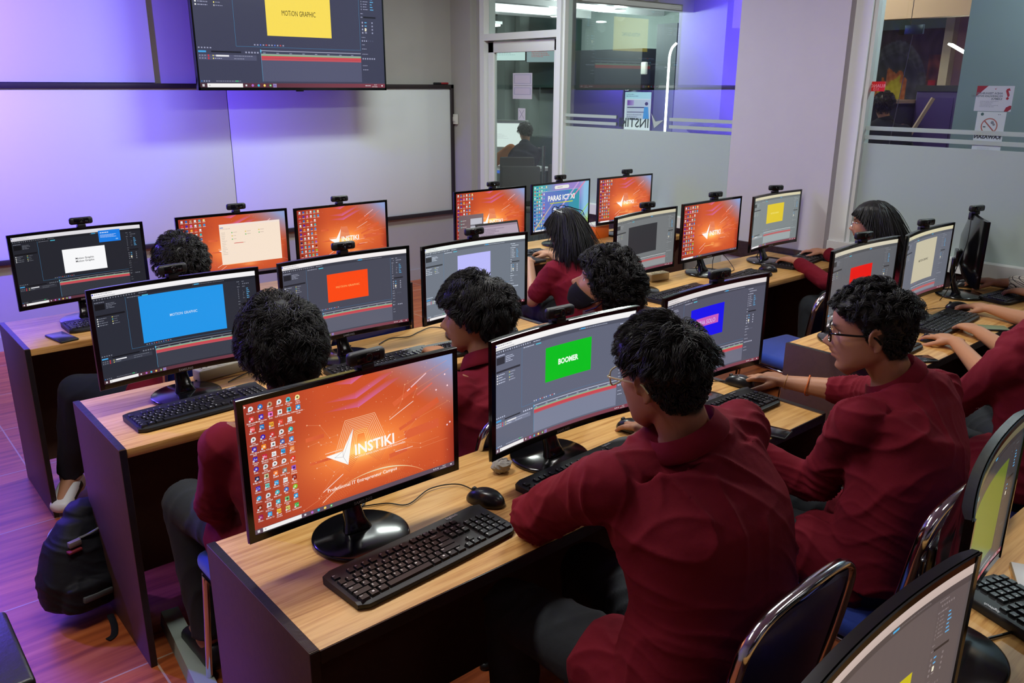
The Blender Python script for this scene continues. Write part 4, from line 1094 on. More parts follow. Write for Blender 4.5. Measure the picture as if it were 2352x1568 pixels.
# orange box
t = empty('cardboard_box', (3.60, 2.73, .7505), .1, 'orange box with a white lid on the back right desk', 'box')
b = MB(); b.box((-.075, -.05, 0), (.075, .05, .085), 0, .002); b.build('box_body', M['orange'], t)
b = MB(); b.box((-.077, -.052, .085), (.077, .052, .10), 0, .002); b.build('box_lid', M['paper'], t)
# laptop
t = empty('laptop', (2.60, 2.452, .7505), -.05, 'open laptop with a pale screen in front of the glass-door monitor', 'laptop')
b = MB(); b.box((-.16, -.11, 0), (.16, .11, .016), 0, .004); b.build('laptop_base', M['blkm'], t)
hm = TR(0, .11, .014, 0, -.30)
b = MB(); b.box((-.16, 0, 0), (.16, .008, .215), 0, .003, hm); b.build('laptop_lid', M['blkm'], t)
dl = Disp(.30, .19, R=0); dl.rect(0, 0, 1920, 1080, (176, 160, 176), 0); dl.rect(0, 0, 1920, 70, (150, 132, 148), 1); dl.greek(60, 130, 9, 26, 1500, (120, 104, 124), 1, 5); dl.rect(20, 20, 60, 30, (90, 120, 200), 2)
o = link('laptop_screen', dl.mesh('laptop_screen'), t); o.matrix_local = hm @ Matrix.Translation((0, -.0012, .012))
# loose cables on desks: each its own thing
def cable(P, lab, r=.0022):
    c = np.mean(np.array(P), 0); b = MB(); b.tube(np.array(smooth_path(P)) - c, r, 6); o = b.build('cable', M['cable'], None, tuple(c)); tag(o, lab, 'cable')
cable([(1.10, 1.56, .754), (1.18, 1.60, .754), (1.25, 1.57, .755), (1.32, 1.60, .754), (1.40, 1.62, .756), (1.44, 1.58, .754), (1.45, 1.50, .754)], 'black cable winding over the middle left desk behind the orange-red monitor')
cable([(.45, 1.52, .754), (.52, 1.56, .754), (.62, 1.60, .756), (.74, 1.63, .754), (.80, 1.60, .754)], 'thin black cable beside the cream power strip', .002)
cable([(3.33, 1.55, .754), (3.40, 1.60, .80), (3.46, 1.62, .84), (3.52, 1.60, .80), (3.50, 1.53, .755), (3.42, 1.47, .754), (3.30, 1.45, .754)], 'black cable looping up behind the orange monitor left of the column', .002)
cable([(.98, -.70, .754), (1.12, -.74, .754), (1.17, -.80, .754), (1.10, -.84, .754), (.98, -.80, .754)], 'black cable coming round the near right monitor onto the wood', .0028)
cable([(1.06, -.72, .754), (1.18, -.76, .754), (1.27, -.85, .754), (1.35, -.95, .754)], 'black cable running under the white phone at the right edge', .0028)
cable([(3.66, .33, 1.17), (3.63, .32, 1.05), (3.61, .34, .93), (3.60, .36, .82), (3.63, .40, .754)], 'black webcam cable hanging behind the turned-away monitor', .0022)
for key in ('M1', 'P3', 'P4', 'E2', 'M2', 'E3'):
    m = MON[key].location; cable([(m.x + .02, m.y + .045, .86), (m.x + .03, m.y + .09, .80), (m.x + .05, m.y + .12, .757), (m.x + .09, m.y + .15, .754)], 'black monitor cable behind the stand of the %s monitor' % WCL[key].rstrip(','), .003)
# floor things: bag, trunking, chairs
def chair_(x, y, rz, lab): return chair(x, y, rz, lab)
chair_(.745, -.33, .02, 'blue chair with shiny chrome hoop behind the nearest student')
chair_(1.42, -.36, .0, 'blue chair behind the student in black glasses')
chair_(.29, .72, 0, 'blue chair with chrome legs under the curly-haired student on the left')
chair_(.99, .72, 0, 'blue chair under the student with an ear showing, middle desk')
chair_(1.62, .72, 0, 'blue chair under the masked student')
chair_(1.14, 1.92, .05, 'empty blue chair between the orange-red and lavender monitors')
chair_(3.14, .86, -.12, 'empty blue chair in the aisle, chrome arm catching the light')
chair_(.53, 2.02, 0, 'blue chair under the student at the back left desk')
chair_(2.63, 1.95, 1.5, 'blue chair under the woman with raised glasses')
chair_(3.84, .80, 0, 'blue chair under the long-haired woman by the window')
chair_(2.30, -.50, -.3, 'blue chair of the person cut off at the right edge')
# ================================================================= people
def fastmesh(name, V, Q, mats, smooth=True, mi=None):
    me = bpy.data.meshes.new(name); V = np.asarray(V, np.float32); Q = np.asarray(Q, np.int32)
    me.vertices.add(len(V)); me.vertices.foreach_set('co', V.ravel())
    k = Q.shape[1]; me.loops.add(len(Q) * k); me.loops.foreach_set('vertex_index', Q.ravel())
    me.polygons.add(len(Q)); me.polygons.foreach_set('loop_start', np.arange(0, len(Q) * k, k, dtype=np.int32))
    try: me.polygons.foreach_set('loop_total', np.full(len(Q), k, dtype=np.int32))
    except Exception: pass
    for m in (mats if isinstance(mats, (list, tuple)) else [mats]): me.materials.append(m)
    if mi is not None: me.polygons.foreach_set('material_index', np.asarray(mi, np.int32))
    me.update(calc_edges=True); me.validate()
    if smooth: me.polygons.foreach_set('use_smooth', [True] * len(me.polygons))
    return me
def remesh(mb, vox, smooth=4, fac=.5):
    me = mb.mesh('tmp', []); o = bpy.data.objects.new('tmp', me); COL.objects.link(o)
    m = o.modifiers.new('r', 'REMESH'); m.mode = 'VOXEL'; m.voxel_size = vox; m.use_smooth_shade = True
    if smooth: s = o.modifiers.new('s', 'SMOOTH'); s.iterations = smooth; s.factor = fac
    dg = bpy.context.evaluated_depsgraph_get(); dg.update()
    e = o.evaluated_get(dg); em = e.to_mesh()
    V = np.zeros(len(em.vertices) * 3); em.vertices.foreach_get('co', V)
    N = np.zeros(len(em.vertices) * 3); em.vertices.foreach_get('normal', N)
    L = np.zeros(len(em.loops), np.int32); em.loops.foreach_get('vertex_index', L)
    ok = all(p.loop_total == 4 for p in list(em.polygons)[:50])
    Q = L.reshape(-1, 4)
    e.to_mesh_clear(); bpy.data.objects.remove(o); bpy.data.meshes.remove(me)
    return V.reshape(-1, 3), N.reshape(-1, 3), Q
def sstep(a, b, x): t = np.clip((x - a) / (b - a), 0, 1); return t * t * (3 - 2 * t)

# ---- head surface in head space (x right, y forward, z up; eyes at z = 0)
_pz = np.array([-.121, -.116, -.108, -.098, -.086, -.072, -.060, -.045, -.030, -.015, 0, .015, .030, .045, .060, .075, .090, .102, .110, .114])
_pf = np.array([.052, .060, .070, .080, .080, .082, .085, .086, .087, .087, .085, .090, .093, .093, .089, .081, .067, .048, .026, .003])
_pb = np.array([.046, .042, .034, .018, -.002, -.030, -.050, -.062, -.076, -.088, -.096, -.101, -.103, -.101, -.096, -.086, -.070, -.050, -.028, -.006])
_pw = np.array([.006, .014, .024, .036, .046, .053, .058, .062, .0655, .068, .0705, .073, .0755, .0765, .075, .070, .059, .043, .025, .004])
def head_pts(z, th, fem=0):
    f = np.interp(z, _pz, _pf); bk = np.interp(z, _pz, _pb); w = np.interp(z, _pz, _pw)
    yc = np.interp(z, _pz, [.050, .048, .044, .034, .022, .010, 0, -.004, -.008, -.010, -.010, -.010, -.010, -.010, -.010, -.009, -.007, -.005, -.003, 0])
    s, c = np.sin(th), np.cos(th)
    x = w * np.sign(s) * np.abs(s) ** .88; cc = np.sign(c) * np.abs(c) ** .92
    y = np.where(c >= 0, yc + (f - yc) * cc, yc + (yc - bk) * cc)
    return x, y
def G(x, s): return np.exp(-(x / s) ** 2)
def face_bumps(x, y, z):
    fr = sstep(.0, .05, y)
    d = np.zeros_like(x)
    # nose
    zn = np.interp(z, [-.052, -.047, -.041, -.035, -.028, -.015, -.002, .010, .02], [0, .006, .021, .0310, .030, .0195, .0105, .004, 0])
    sg = np.interp(z, [-.047, -.038, -.028, -.012, .01], [.0155, .0145, .011, .0078, .0075])
    d += zn * np.exp(-np.abs(x / sg) ** 2.2)
    for sx in (-1, 1):
        d += -.0100 * G(x - sx * .030, .017) * G(z - .001, .0115)
        d += .0062 * G(x - sx * .031, .0115) * G(z - .000, .0085)
        d += .0045 * G(x - sx * .028, .020) * G(z - .019, .007)
        d += .0040 * G(x - sx * .046, .016) * G(z + .024, .016)
        d += .0050 * G(x - sx * .0125, .006) * G(z + .040, .006)
    d += .0140 * G(x, .021) * G(z + .0535, .0060) + .0135 * G(x, .019) * G(z + .0672, .0058)
    d += -.0100 * G(x, .025) * G(z + .0603, .0028) - .0050 * G(x, .02) * G(z + .0775, .006)
    d += .0040 * G(x, .017) * G(z + .096, .011)
    return d * fr
def head_grid(nz=116, nt=120):
    t = np.linspace(0, 1, nz); zz = -.121 + .235 * (.5 - .5 * np.cos(PI * (.04 + .92 * t))) ; zz = (zz - zz[0]) / (zz[-1] - zz[0]) * .235 - .121
    th = np.linspace(0, 2 * PI, nt, endpoint=False); th = th - .55 * np.sin(th) * .6
    Z, T = np.meshgrid(zz, th, indexing='ij'); X, Y = head_pts(Z, T)
    Y = Y + face_bumps(X, Y, Z)
    V = np.stack([X, Y, Z], -1).reshape(-1, 3)
    F = [(i*nt+j, i*nt+(j+1) % nt, (i+1)*nt+(j+1) % nt, (i+1)*nt+j) for i in range(nz-1) for j in range(nt)]
    F.append(tuple(range(nt - 1, -1, -1))); F.append(tuple((nz-1)*nt + j for j in range(nt)))
    return V, [f for f in F]
_HV, _HF = head_grid()
def add_head(mb, Mh, ears=True):
    mb.add(xf(_HV, Mh), _HF, 0, True)
    if ears:
        for s in (-1, 1):
            Me = Mh @ Matrix.Translation((s * .0735, -.012, -.006)) @ Matrix.Rotation(s * math.radians(-24), 4, 'Z') @ Matrix.Rotation(math.radians(-8), 4, 'X')
            e = MB()
            C = [(0, .012, -.006), (.002, .013, .010), (.003, .009, .023), (.004, -.001, .030), (.004, -.013, .027), (.004, -.019, .014), (.0035, -.018, -.001), (.003, -.012, -.016), (.002, -.003, -.026)]
            C = [(s * (a + .004), b, c) for a, b, c in smooth_path(C, 4)]
            e.capsule(C, .0042, 8)
            A = [(s * (.003 + .0035), -.009, .018), (s * .0065, -.012, .006), (s * .006, -.009, -.006), (s * .005, -.001, -.014)]
            e.capsule(smooth_path(A, 3), .0034, 8)
            e.ellipsoid((s * .002, -.004, .006), (.0036, .016, .025), 14)
            e.ellipsoid((s * .004, -.002, -.024), (.0042, .008, .009), 12)
            e.ellipsoid((s * .003, .012, -.006), (.004, .004, .007), 10)
            e.ellipsoid((-s * .004, .000, .0), (.009, .012, .022), 12)
            for v, f in ((np.concatenate(e.v), e.f),): mb.add(xf(v, Me), f, 0, True)

def hand(mb, W, d, n, side, curl=(.25, .35, .3), spread=.10, scale=1.0, thumb=(.55, .75, -.25), curls=None):
    """W wrist, d towards the fingers, n out of the back of the hand; side +1 right, -1 left"""
    W = np.array(W, float); d = np.array(d, float); d /= np.linalg.norm(d); n = np.array(n, float); n -= d * (n @ d); n /= np.linalg.norm(n)
    s = np.cross(n, d) * side     # towards the thumb
    k = scale
    mb.capsule([W - d * .02 * k, W + d * .02 * k, W + d * .055 * k + n * .004 * k, W + d * .085 * k + n * .001 * k], [(.027 * k, .019 * k), (.031 * k, .017 * k), (.040 * k, .0155 * k), (.040 * k, .0125 * k)], 18, 0, n, 2.6, .6)
    for i, (o, L, r) in enumerate(((.0295, .073, .0086), (.0098, .081, .0088), (-.0100, .075, .0083), (-.0285, .058, .0074))):
        base = W + d * (.085 - .004 * abs(i - 1)) * k + s * o * k
        sp = (o / .03) * spread; ax = d * math.cos(sp) + s * math.sin(sp)
        c = curls[i] if curls else curl
        P = [base - ax * .012 * k, base]; a = 0; p = base.copy()
        for j, fr in enumerate((.45, .30, .25)):
            a += c[j]; dirv = ax * math.cos(a) - n * math.sin(a); p = p + dirv * L * fr * k; P.append(p)
        mb.capsule(P, [r * 1.12 * k, r * 1.08 * k, r * k, r * .9 * k, r * .74 * k], 12, 0, n)
    b = W + d * .028 * k + s * .020 * k - n * .004 * k
    t = d * thumb[0] + s * thumb[1] + n * thumb[2]; t /= np.linalg.norm(t)
    p1 = b + t * .044 * k; t2 = d * .85 + s * .35 + n * (thumb[2] - .15); t2 /= np.linalg.norm(t2); p2 = p1 + t2 * .032 * k; p3 = p2 + (t2 * .9 + d * .1) * .022 * k
    mb.capsule([b - t * .01 * k, b + t * .02 * k, p1, p2, p3], [.0145 * k, .0135 * k, .0108 * k, .0098 * k, .0078 * k], 12, 0, n)

def ripple(P, k, wdir, freq, warp, seed):
    r = np.random.default_rng(seed); ph = r.uniform(0, 6.28, 6)
    t = P @ np.array(wdir) * freq
    t = t + warp * (np.sin(P[:, 0] * 23 * k + P[:, 2] * 17 * k + ph[0]) + np.sin(P[:, 1] * 29 * k - P[:, 2] * 11 * k + ph[1]) + .6 * np.sin(P[:, 0] * 47 * k + P[:, 1] * 31 * k + ph[2]))
    v = 1 - np.abs(np.sin(t + ph[3])); v = v ** 1.6
    m = .5 + .5 * np.sin(P[:, 0] * 13 * k + ph[4] + 2 * np.sin(P[:, 2] * 9 * k + ph[5])) * np.sin(P[:, 2] * 15 * k + P[:, 1] * 11 * k + ph[5])
    return v * m

SKIN = vcol_mat('skin', .5, .35, .12)
def cloth_mat(name, rgb, rough=.85, sheen=.25, weave=900):
    m, nt, b = NT(name); c = L3(*rgb)
    tc = nt.nodes.new('ShaderNodeTexCoord')
    n = nt.nodes.new('ShaderNodeTexNoise'); n.inputs['Scale'].default_value = 14; n.inputs['Detail'].default_value = 5; nt.links.new(tc.outputs['Object'], n.inputs['Vector'])
    mx = nt.nodes.new('ShaderNodeMix'); mx.data_type = 'RGBA'; mx.inputs[6].default_value = (c[0]*.86, c[1]*.86, c[2]*.86, 1); mx.inputs[7].default_value = (c[0]*1.12, c[1]*1.12, c[2]*1.12, 1)
    nt.links.new(n.outputs['Fac'], mx.inputs[0]); nt.links.new(mx.outputs[2], b.inputs['Base Color'])
    n2 = nt.nodes.new('ShaderNodeTexNoise'); n2.inputs['Scale'].default_value = 38; n2.inputs['Detail'].default_value = 4; nt.links.new(tc.outputs['Object'], n2.inputs['Vector'])
    n3 = nt.nodes.new('ShaderNodeTexNoise'); n3.inputs['Scale'].default_value = weave; nt.links.new(tc.outputs['Object'], n3.inputs['Vector'])
    ad = nt.nodes.new('ShaderNodeMath'); ad.operation = 'MULTIPLY_ADD'; ad.inputs[1].default_value = .22; nt.links.new(n3.outputs['Fac'], ad.inputs[0]); nt.links.new(n2.outputs['Fac'], ad.inputs[2])
    bp = nt.nodes.new('ShaderNodeBump'); bp.inputs['Strength'].default_value = .35; bp.inputs['Distance'].default_value = .004
    nt.links.new(ad.outputs[0], bp.inputs['Height']); nt.links.new(bp.outputs[0], b.inputs['Normal'])
    b.inputs['Roughness'].default_value = rough; b.inputs['Sheen Weight'].default_value = sheen; b.inputs['Sheen Roughness'].default_value = .45; b.inputs['Sheen Tint'].default_value = (c[0]*2+.1, c[1]*2+.05, c[2]*2+.05, 1)
    b.inputs['Specular IOR Level'].default_value = .2
    return m
MAROON = cloth_mat('maroon jacket cloth', (112, 20, 36), .9, .12); MAROON_T = cloth_mat('maroon shirt cloth', (122, 24, 44), .9, .12)
CHAR = cloth_mat('charcoal trouser cloth', (46, 50, 54)); NAVY = cloth_mat('dark navy shirt cloth', (34, 38, 50)); COLLAR = cloth_mat('dark collar lining', (58, 14, 24))
HAIR, _nt, _b = NT('black hair')
_b.inputs['Base Color'].default_value = (.011, .0095, .010, 1); _b.inputs['Roughness'].default_value = .46; _b.inputs['Specular IOR Level'].default_value = .38; _b.inputs['Anisotropic'].default_value = .4
EYEW = mat('eye white', (190, 182, 176), .25); EYED = mat('eye iris', (24, 14, 10), .15)

def hair_mask(x, y, z, style):
    """1 where hair grows"""
    a = np.degrees(np.arctan2(np.abs(x), y))          # 0 front .. 180 back
    hl = np.interp(a, [0, 25, 48, 62, 76, 88, 100, 112, 135, 180], style.get('line', [.066, .068, .060, .040, .012, -.018, -.002, -.030, -.062, -.070]))
    return sstep(-.006, .006, z - hl)
def hair_mesh(Mh, style, seed=1, det=1.0):
    r = np.random.default_rng(seed)
    Mn = np.array(Mh); Rt = Mn[:3, :3]
    down = Rt.T @ np.array([0, 0, -1.0])
    # cap
    nz, nt = 70, 96
    zz = np.linspace(-.118, .1138, nz); th = np.linspace(0, 2 * PI, nt, endpoint=False)
    Z, T = np.meshgrid(zz, th, indexing='ij'); X, Y = head_pts(Z, T)
    m = hair_mask(X, Y, Z, style)
    P = np.stack([X, Y, Z], -1).reshape(-1, 3); m = m.ravel()
    c0 = np.array([0, -.010, .012]); N = (P - c0) / np.array([.077, .098, .103]) ** 2; N /= np.linalg.norm(N, axis=1)[:, None]
    topw = sstep(style.get('z0', .0), style.get('z1', .06), P[:, 2]) * .85 + .15
    lump = .5 + .5 * np.sin(P[:, 0] * 150 + 3 * np.sin(P[:, 2] * 120)) * np.sin(P[:, 1] * 140 + 2 * np.sin(P[:, 0] * 90 + seed))
    th_ = style['thick'] * topw * (.30 + .14 * lump) + style.get('base', .003)
    V = P + N * (m * th_ - (1 - m) * .006)[:, None]
    Q = [(i*nt+j, i*nt+(j+1) % nt, (i+1)*nt+(j+1) % nt, (i+1)*nt+j) for i in range(nz-1) for j in range(nt)]
    # strands
    n = int(style['n'] * det); roots = []; 
    while len(roots) < n:
        z = r.uniform(-.075, .1138, n); t = r.uniform(0, 2 * PI, n); x, y = head_pts(z, t); w = hair_mask(x, y, z, style)
        k = (w > .5) & (r.uniform(0, 1, n) < .55 + .45 * sstep(.05, .11, z))
        roots += list(np.stack([x[k], y[k], z[k]], 1))
    R = np.array(roots[:n]); Nn = (R - c0) / np.array([.077, .098, .103]) ** 2; Nn /= np.linalg.norm(Nn, axis=1)[:, None]
    tw = sstep(style.get('z0', .0), style.get('z1', .06), R[:, 2]) * (1 - style.get('side', .25)) + style.get('side', .25)
    L = style['len'] * tw * r.uniform(.55, 1.15, n) * (1 - style.get('front', 0) * sstep(.03, .085, R[:, 1]))
    if 'crown' in style: C = np.array(style['crown'])
    else: C = np.array([0, -.05, .105])
    flow = R - C; flow -= Nn * (flow * Nn).sum(1)[:, None]; flow /= np.linalg.norm(flow, axis=1)[:, None] + 1e-6
    sw = np.cross(Nn, flow) * style.get('swirl', .3)
    if 'comb' in style: flow = flow * .5 + np.array(style['comb'])
    d = Nn * style.get('stand', .6) + flow + sw + r.normal(0, style.get('mess', .25), (n, 3)); d /= np.linalg.norm(d, axis=1)[:, None]
    cutr = r.uniform(0, 1, n)
    S = style.get('seg', 9); pts = [R - Nn * .002]; p = R.copy(); rad = np.array([.0785, .1005, .1045]); 
    for s in range(S):
        t = (s + 1) / S
        fl = p - C; fl -= Nn * (fl * Nn).sum(1)[:, None]; fl /= np.linalg.norm(fl, axis=1)[:, None] + 1e-6
        d = d + (down * style.get('grav', .25) + fl * style.get('follow', .2)) * (.3 + t) + r.normal(0, style.get('jit', .12), (n, 3))
        d /= np.linalg.norm(d, axis=1)[:, None]; p = p + d * (L / S)[:, None]
        q = (p - c0) / rad; ql = np.linalg.norm(q, axis=1); lim = 1 + style['thick'] * tw / .09 * min(1, t * 2.2) * style.get('_l', r.uniform(.35, 1.0, n))
        k = (ql < lim) & (p[:, 2] > -.075 if style.get('free', True) else True); p[k] = c0 + (q[k] / ql[k][:, None] * lim[k][:, None]) * rad
        if 'cut' in style:
            over = (p[:, 1] > style.get('cuty', -1)) & (hair_mask(p[:, 0], p[:, 1], p[:, 2] + style['cut'] * (.5 + .8 * cutr), style) < .5)
            p = np.where(over[:, None], pts[-1] + (pts[-1] - c0) * .002, p)
        pts.append(p.copy())
    A = np.array(pts)                       # S+1, n, 3
    # gather the strands into locks
    nc = max(20, n // style.get('lock', 16)); ci = r.choice(n, nc, replace=False)
    cl = np.argmin(((R[:, None, :] - R[ci][None]) ** 2).sum(-1), 1); cnt = np.bincount(cl, minlength=nc).astype(float)
    for s in range(S + 1):
        t = s / S; mean = np.stack([np.bincount(cl, A[s][:, k], nc) / cnt for k in range(3)], 1)
        A[s] += (mean[cl] - A[s]) * (style.get('clump', .6) * t)
    if style.get('curl'):
        cr, ct = style['curl']; ph = r.uniform(0, 6.28, nc)[cl] + r.normal(0, .5, n); om = (ct * r.uniform(.7, 1.3, nc) * 2 * PI * r.choice([-1, 1], nc))[cl]
        for s in range(1, S + 1):
            dd = A[min(s + 1, S)] - A[s - 1]; dd /= np.linalg.norm(dd, axis=1)[:, None] + 1e-9
            n1 = np.cross(dd, [.3, .5, .8]); n1 /= np.linalg.norm(n1, axis=1)[:, None] + 1e-9; n2 = np.cross(dd, n1); t = s / S
            am = cr * min(1, t * 1.6) * r.uniform(.9, 1.1, n) * np.clip(tw * 1.1, .15, 1)
            if s == 1: base_off = []
            base_off.append((am * np.cos(ph + om * t))[:, None] * n1 + (am * np.sin(ph + om * t))[:, None] * n2)
        for s in range(1, S + 1): A[s] += base_off[s - 1]
    w = style.get('w', .0009) * r.uniform(.6, 1.4, n)
    VV = []; k3 = 3
    for s in range(S + 1):
        dd = A[min(s + 1, S)] - A[max(s - 1, 0)]; dd /= np.linalg.norm(dd, axis=1)[:, None] + 1e-9
        n1 = np.cross(dd, Nn); n1 /= np.linalg.norm(n1, axis=1)[:, None] + 1e-9; n2 = np.cross(dd, n1)
        ww = w * (1 - .85 * (s / S) ** 1.5)
        for j in range(k3):
            a = 2 * PI * j / k3; VV.append(A[s] + n1 * (ww * math.cos(a) * 1.5)[:, None] + n2 * (ww * math.sin(a))[:, None])
    VV = np.array(VV).reshape(S + 1, k3, n, 3).transpose(2, 0, 1, 3)   # n, S+1, 3, 3
    base = len(V); idx = np.arange(n)[:, None, None] * (S + 1) * k3 + np.arange(S)[None, :, None] * k3 + np.arange(k3)[None, None, :]
    j2 = (np.arange(k3) + 1) % k3; idx2 = np.arange(n)[:, None, None] * (S + 1) * k3 + np.arange(S)[None, :, None] * k3 + j2[None, None, :]
    QQ = np.stack([idx, idx2, idx2 + k3, idx + k3], -1).reshape(-1, 4) + base
    V = np.concatenate([V, VV.reshape(-1, 3)]); Q = np.concatenate([np.array(Q), QQ])
    return xf(V, Mh), Q

ST = dict(
 p1=dict(thick=.020, len=.060, n=7500, curl=(.0060, .75), lock=42, swirl=.6, stand=.22, mess=.25, jit=.05, clump=.7, grav=.06, follow=.30, side=.10, z0=.020, z1=.065, base=.002, w=.0009, cut=.004, front=.2, crown=(.015, -.055, .10), line=[.066, .068, .060, .042, .020, -.010, .016, -.020, -.060, -.072]),
 p2=dict(thick=.022, front=.25, len=.042, n=7500, curl=(.0085, .85), lock=46, swirl=.2, stand=.40, mess=.30, jit=.04, clump=.82, grav=.05, follow=.30, side=.08, z0=.034, z1=.066, base=.0012, w=.0009, cut=.004, crown=(.0, -.06, .10), comb=(0, .3, .1), line=[.066, .068, .058, .040, .016, -.016, .018, -.022, -.058, -.070]),
 p3=dict(thick=.036, len=.085, n=10000, curl=(.010, 1.3), lock=30, swirl=.2, stand=.5, mess=.35, jit=.06, clump=.6, grav=.28, follow=.3, side=.75, z0=-.03, z1=.05, w=.0009, seg=12),
 p4=dict(thick=.030, len=.075, n=8000, curl=(.007, .9), lock=40, swirl=.25, stand=.25, mess=.25, jit=.05, clump=.7, grav=.25, follow=.35, side=.55, z0=-.03, z1=.05, w=.0009, seg=10, cut=.018, front=.35, line=[.060, .060, .045, .028, .004, -.026, .012, -.035, -.075, -.085]),
 p5=dict(thick=.032, len=.058, n=7000, curl=(.0110, 1.4), lock=26, swirl=.1, stand=.7, mess=.45, jit=.06, clump=.75, grav=.10, follow=.2, side=.7, z0=-.04, z1=.04, w=.0012, seg=12, cut=.012, front=.3, line=[.060, .062, .050, .032, .006, -.020, .010, -.03, -.072, -.08]),
 p8=dict(thick=.028, len=.05, n=2600, curl=(.005, 1.2), stand=.5, mess=.3, grav=.1, follow=.3, side=.5, z0=-.03, z1=.05, w=.0014, seg=8),
 long=dict(base=-.001, thick=.012, len=.34, n=3400, curl=(.003, .7), swirl=.0, stand=.15, mess=.10, grav=.75, follow=.6, side=.75, z0=-.03, z1=.05, w=.0015, seg=16, jit=.05, front=.30, cut=.02, cuty=.0, crown=(0, .0, .115), line=[.06, .06, .045, .025, .0, -.03, -.03, -.05, -.075, -.085]))

def Hm(c, yaw=0, pitch=0, roll=0, s=1.0):
    return Matrix.Translation(c) @ Matrix.Rotation(math.radians(yaw), 4, 'Z') @ Matrix.Rotation(math.radians(pitch), 4, 'X') @ Matrix.Rotation(math.radians(roll), 4, 'Y') @ Matrix.Scale(s, 4)

def person(label, base, Mh, neck, spine, sh, elb, wri, hands, style, skin=(172, 122, 92), vox=.005, jvox=.006, cuff=(.92, .92), cloth=None, jr=1.0, legs=None, det=1.0, seed=3, foldamp=.005, collar=True, fem=False, lit=None, trouser=None, shirt_sleeve=None, group=None, ears=True, shoes=None):
    base = np.array(base, float); cloth = cloth or MAROON
    b = MB(); Mloc = Matrix.Translation(-Vector(base)) @ Mh
    q = lambda p: np.array(p, float) - base
    add_head(b, Mloc, ears)
    hc = np.array((Mloc @ Vector((0, -.022, -.045)))); nk = q(neck)
    mid = hc * .5 + nk * .5
    fwd = np.array(Mh)[:3, 1]
    SR, SL = q(sh[1]), q(sh[0]); lat = SR - SL; lat /= np.linalg.norm(lat)
    fw = np.cross([0, 0, 1.0], lat); fw /= np.linalg.norm(fw)
    b.capsule([hc, mid, nk, nk - np.array([0, 0, .05])], [(.053, .055), (.053, .056), (.056, .054), (.056, .05)], 20, 0, fw, 2.0, .4)
    # torso
    sp = [q(p) for p in spine]      # pelvis .. upper chest
    prof = [(.150, .105), (.140, .095), (.135, .090), (.140, .088), (.115, .070)]
    T = [sp[0], sp[0] * .6 + sp[1] * .4, sp[1], sp[1] * .4 + sp[2] * .6, sp[2]]
    b.capsule(T[:4] + [T[4] - np.array([0, 0, .05])], prof, 28, 0, [fw] * 5, 2.4, .3)
    b.capsule([SL + (SR - SL) * .04, SL * .5 + SR * .5, SL + (SR - SL) * .96], [.042, .045, .042], 16, 0, None)
    for s in (0, 1):
        S, E, W = q(sh[s]), q(elb[s]), q(wri[s])
        b.capsule([S, S * .5 + E * .5, E], [.050, .045, .038], 14)
        b.capsule([E, E * .62 + W * .38, W], [.038, .038, (.029, .022)], 14, 0, hands[s]['n'] if hands[s] else None)
        if hands[s]:
            h = dict(hands[s]); hand(b, W, h.pop('d'), h.pop('n'), 1 if s else -1, **h)
    if legs:
        for (hip, kn, an, toe) in legs:
            b.capsule([q(hip), q(kn), ], [.085, .058], 14); b.capsule([q(kn), q(an)], [.055, .038], 12); b.capsule([q(an), q(toe)], [.040, .032], 12)
    V, N, Q = remesh(b, vox, 3, .5)
    # colours: skin, lips, brows, stubble under the hair
    Vh = xf(V, Mloc.inverted()); x, y, z = Vh[:, 0], Vh[:, 1], Vh[:, 2]
    c = np.tile(lin(skin), (len(V), 1)); inhead = (np.abs(x) < .085) & (z > -.125) & (z < .12) & (np.abs(y) < .13)
    def mixc(c, w, rgb): w = np.clip(w, 0, 1)[:, None]; return c * (1 - w) + lin(rgb) * w
    w = G(x, .024) * (G(z + .0545, .0045) + G(z + .0665, .0055)) * (y > .06) * inhead; c = mixc(c, w * .75, (150, 82, 76))
    w = (G(np.abs(x) - .030, .016) * G(z - .021 - .1 * (np.abs(x) - .03), .0042)) * (y > .05) * inhead; c = mixc(c, w * 1.3, (34, 26, 24))
    w = (G(np.abs(x) - .031, .014) * G(z - .0085, .0022)) * (y > .05) * inhead; c = mixc(c, w * 1.2, (30, 22, 20))
    w = hair_mask(x, y, z, style) * inhead * (np.abs(x) < .079) * ((y < .10)); c = mixc(c, w * .93, (16, 14, 15))
    me = fastmesh('person', V, Q, SKIN)
    a = me.color_attributes.new('Col', 'FLOAT_COLOR', 'POINT'); a.data.foreach_set('color', np.concatenate([c, np.ones((len(c), 1))], 1).ravel())
    o = link('person', me, None, tuple(base)); tag(o, label, 'person', group)
    # eyes
    for s in (-1, 1):
        e = MB(); e.ellipsoid((0, 0, 0), (.0116, .0116, .0116), 16); e.lathe([(0, 0), (.0056, 0), (.0048, .0008), (0, .0012)], 14, 1, (0, 0, 0), TR(0, .0112, 0, 0, -PI/2))
        eo = e.build('eye', [EYEW, EYED], o); eo.matrix_local = Mloc @ Matrix.Translation((s * .0305, .0640, .0005))
    # jacket
    j = MB(); g = .020 * jr
    prof2 = [(.215, .150), (.195, .135), (.180, .128), (.195, .132), (.185, .118)]
    ctr = SL * .5 + SR * .5; up0 = nk - ctr
    T2 = [sp[0] - np.array([0, 0, .03]), T[1], T[2], T[2] * .35 + T[4] * .65, T[2] * .18 + T[4] * .82 - np.array([0, 0, .03]), ctr - up0 * .15 - fw * .012, ctr + up0 * .30 - fw * .010, ctr + up0 * .62 - fw * .008, nk - np.array([0, 0, .010])]
    prof2 = [(.215, .150), (.195, .135), (.182, .128), (.196, .130), (.205, .124), (.200, .100), (.160, .088), (.105, .078), (.070, .066)]
    hw = np.linalg.norm(SR - SL) / 2 / .175
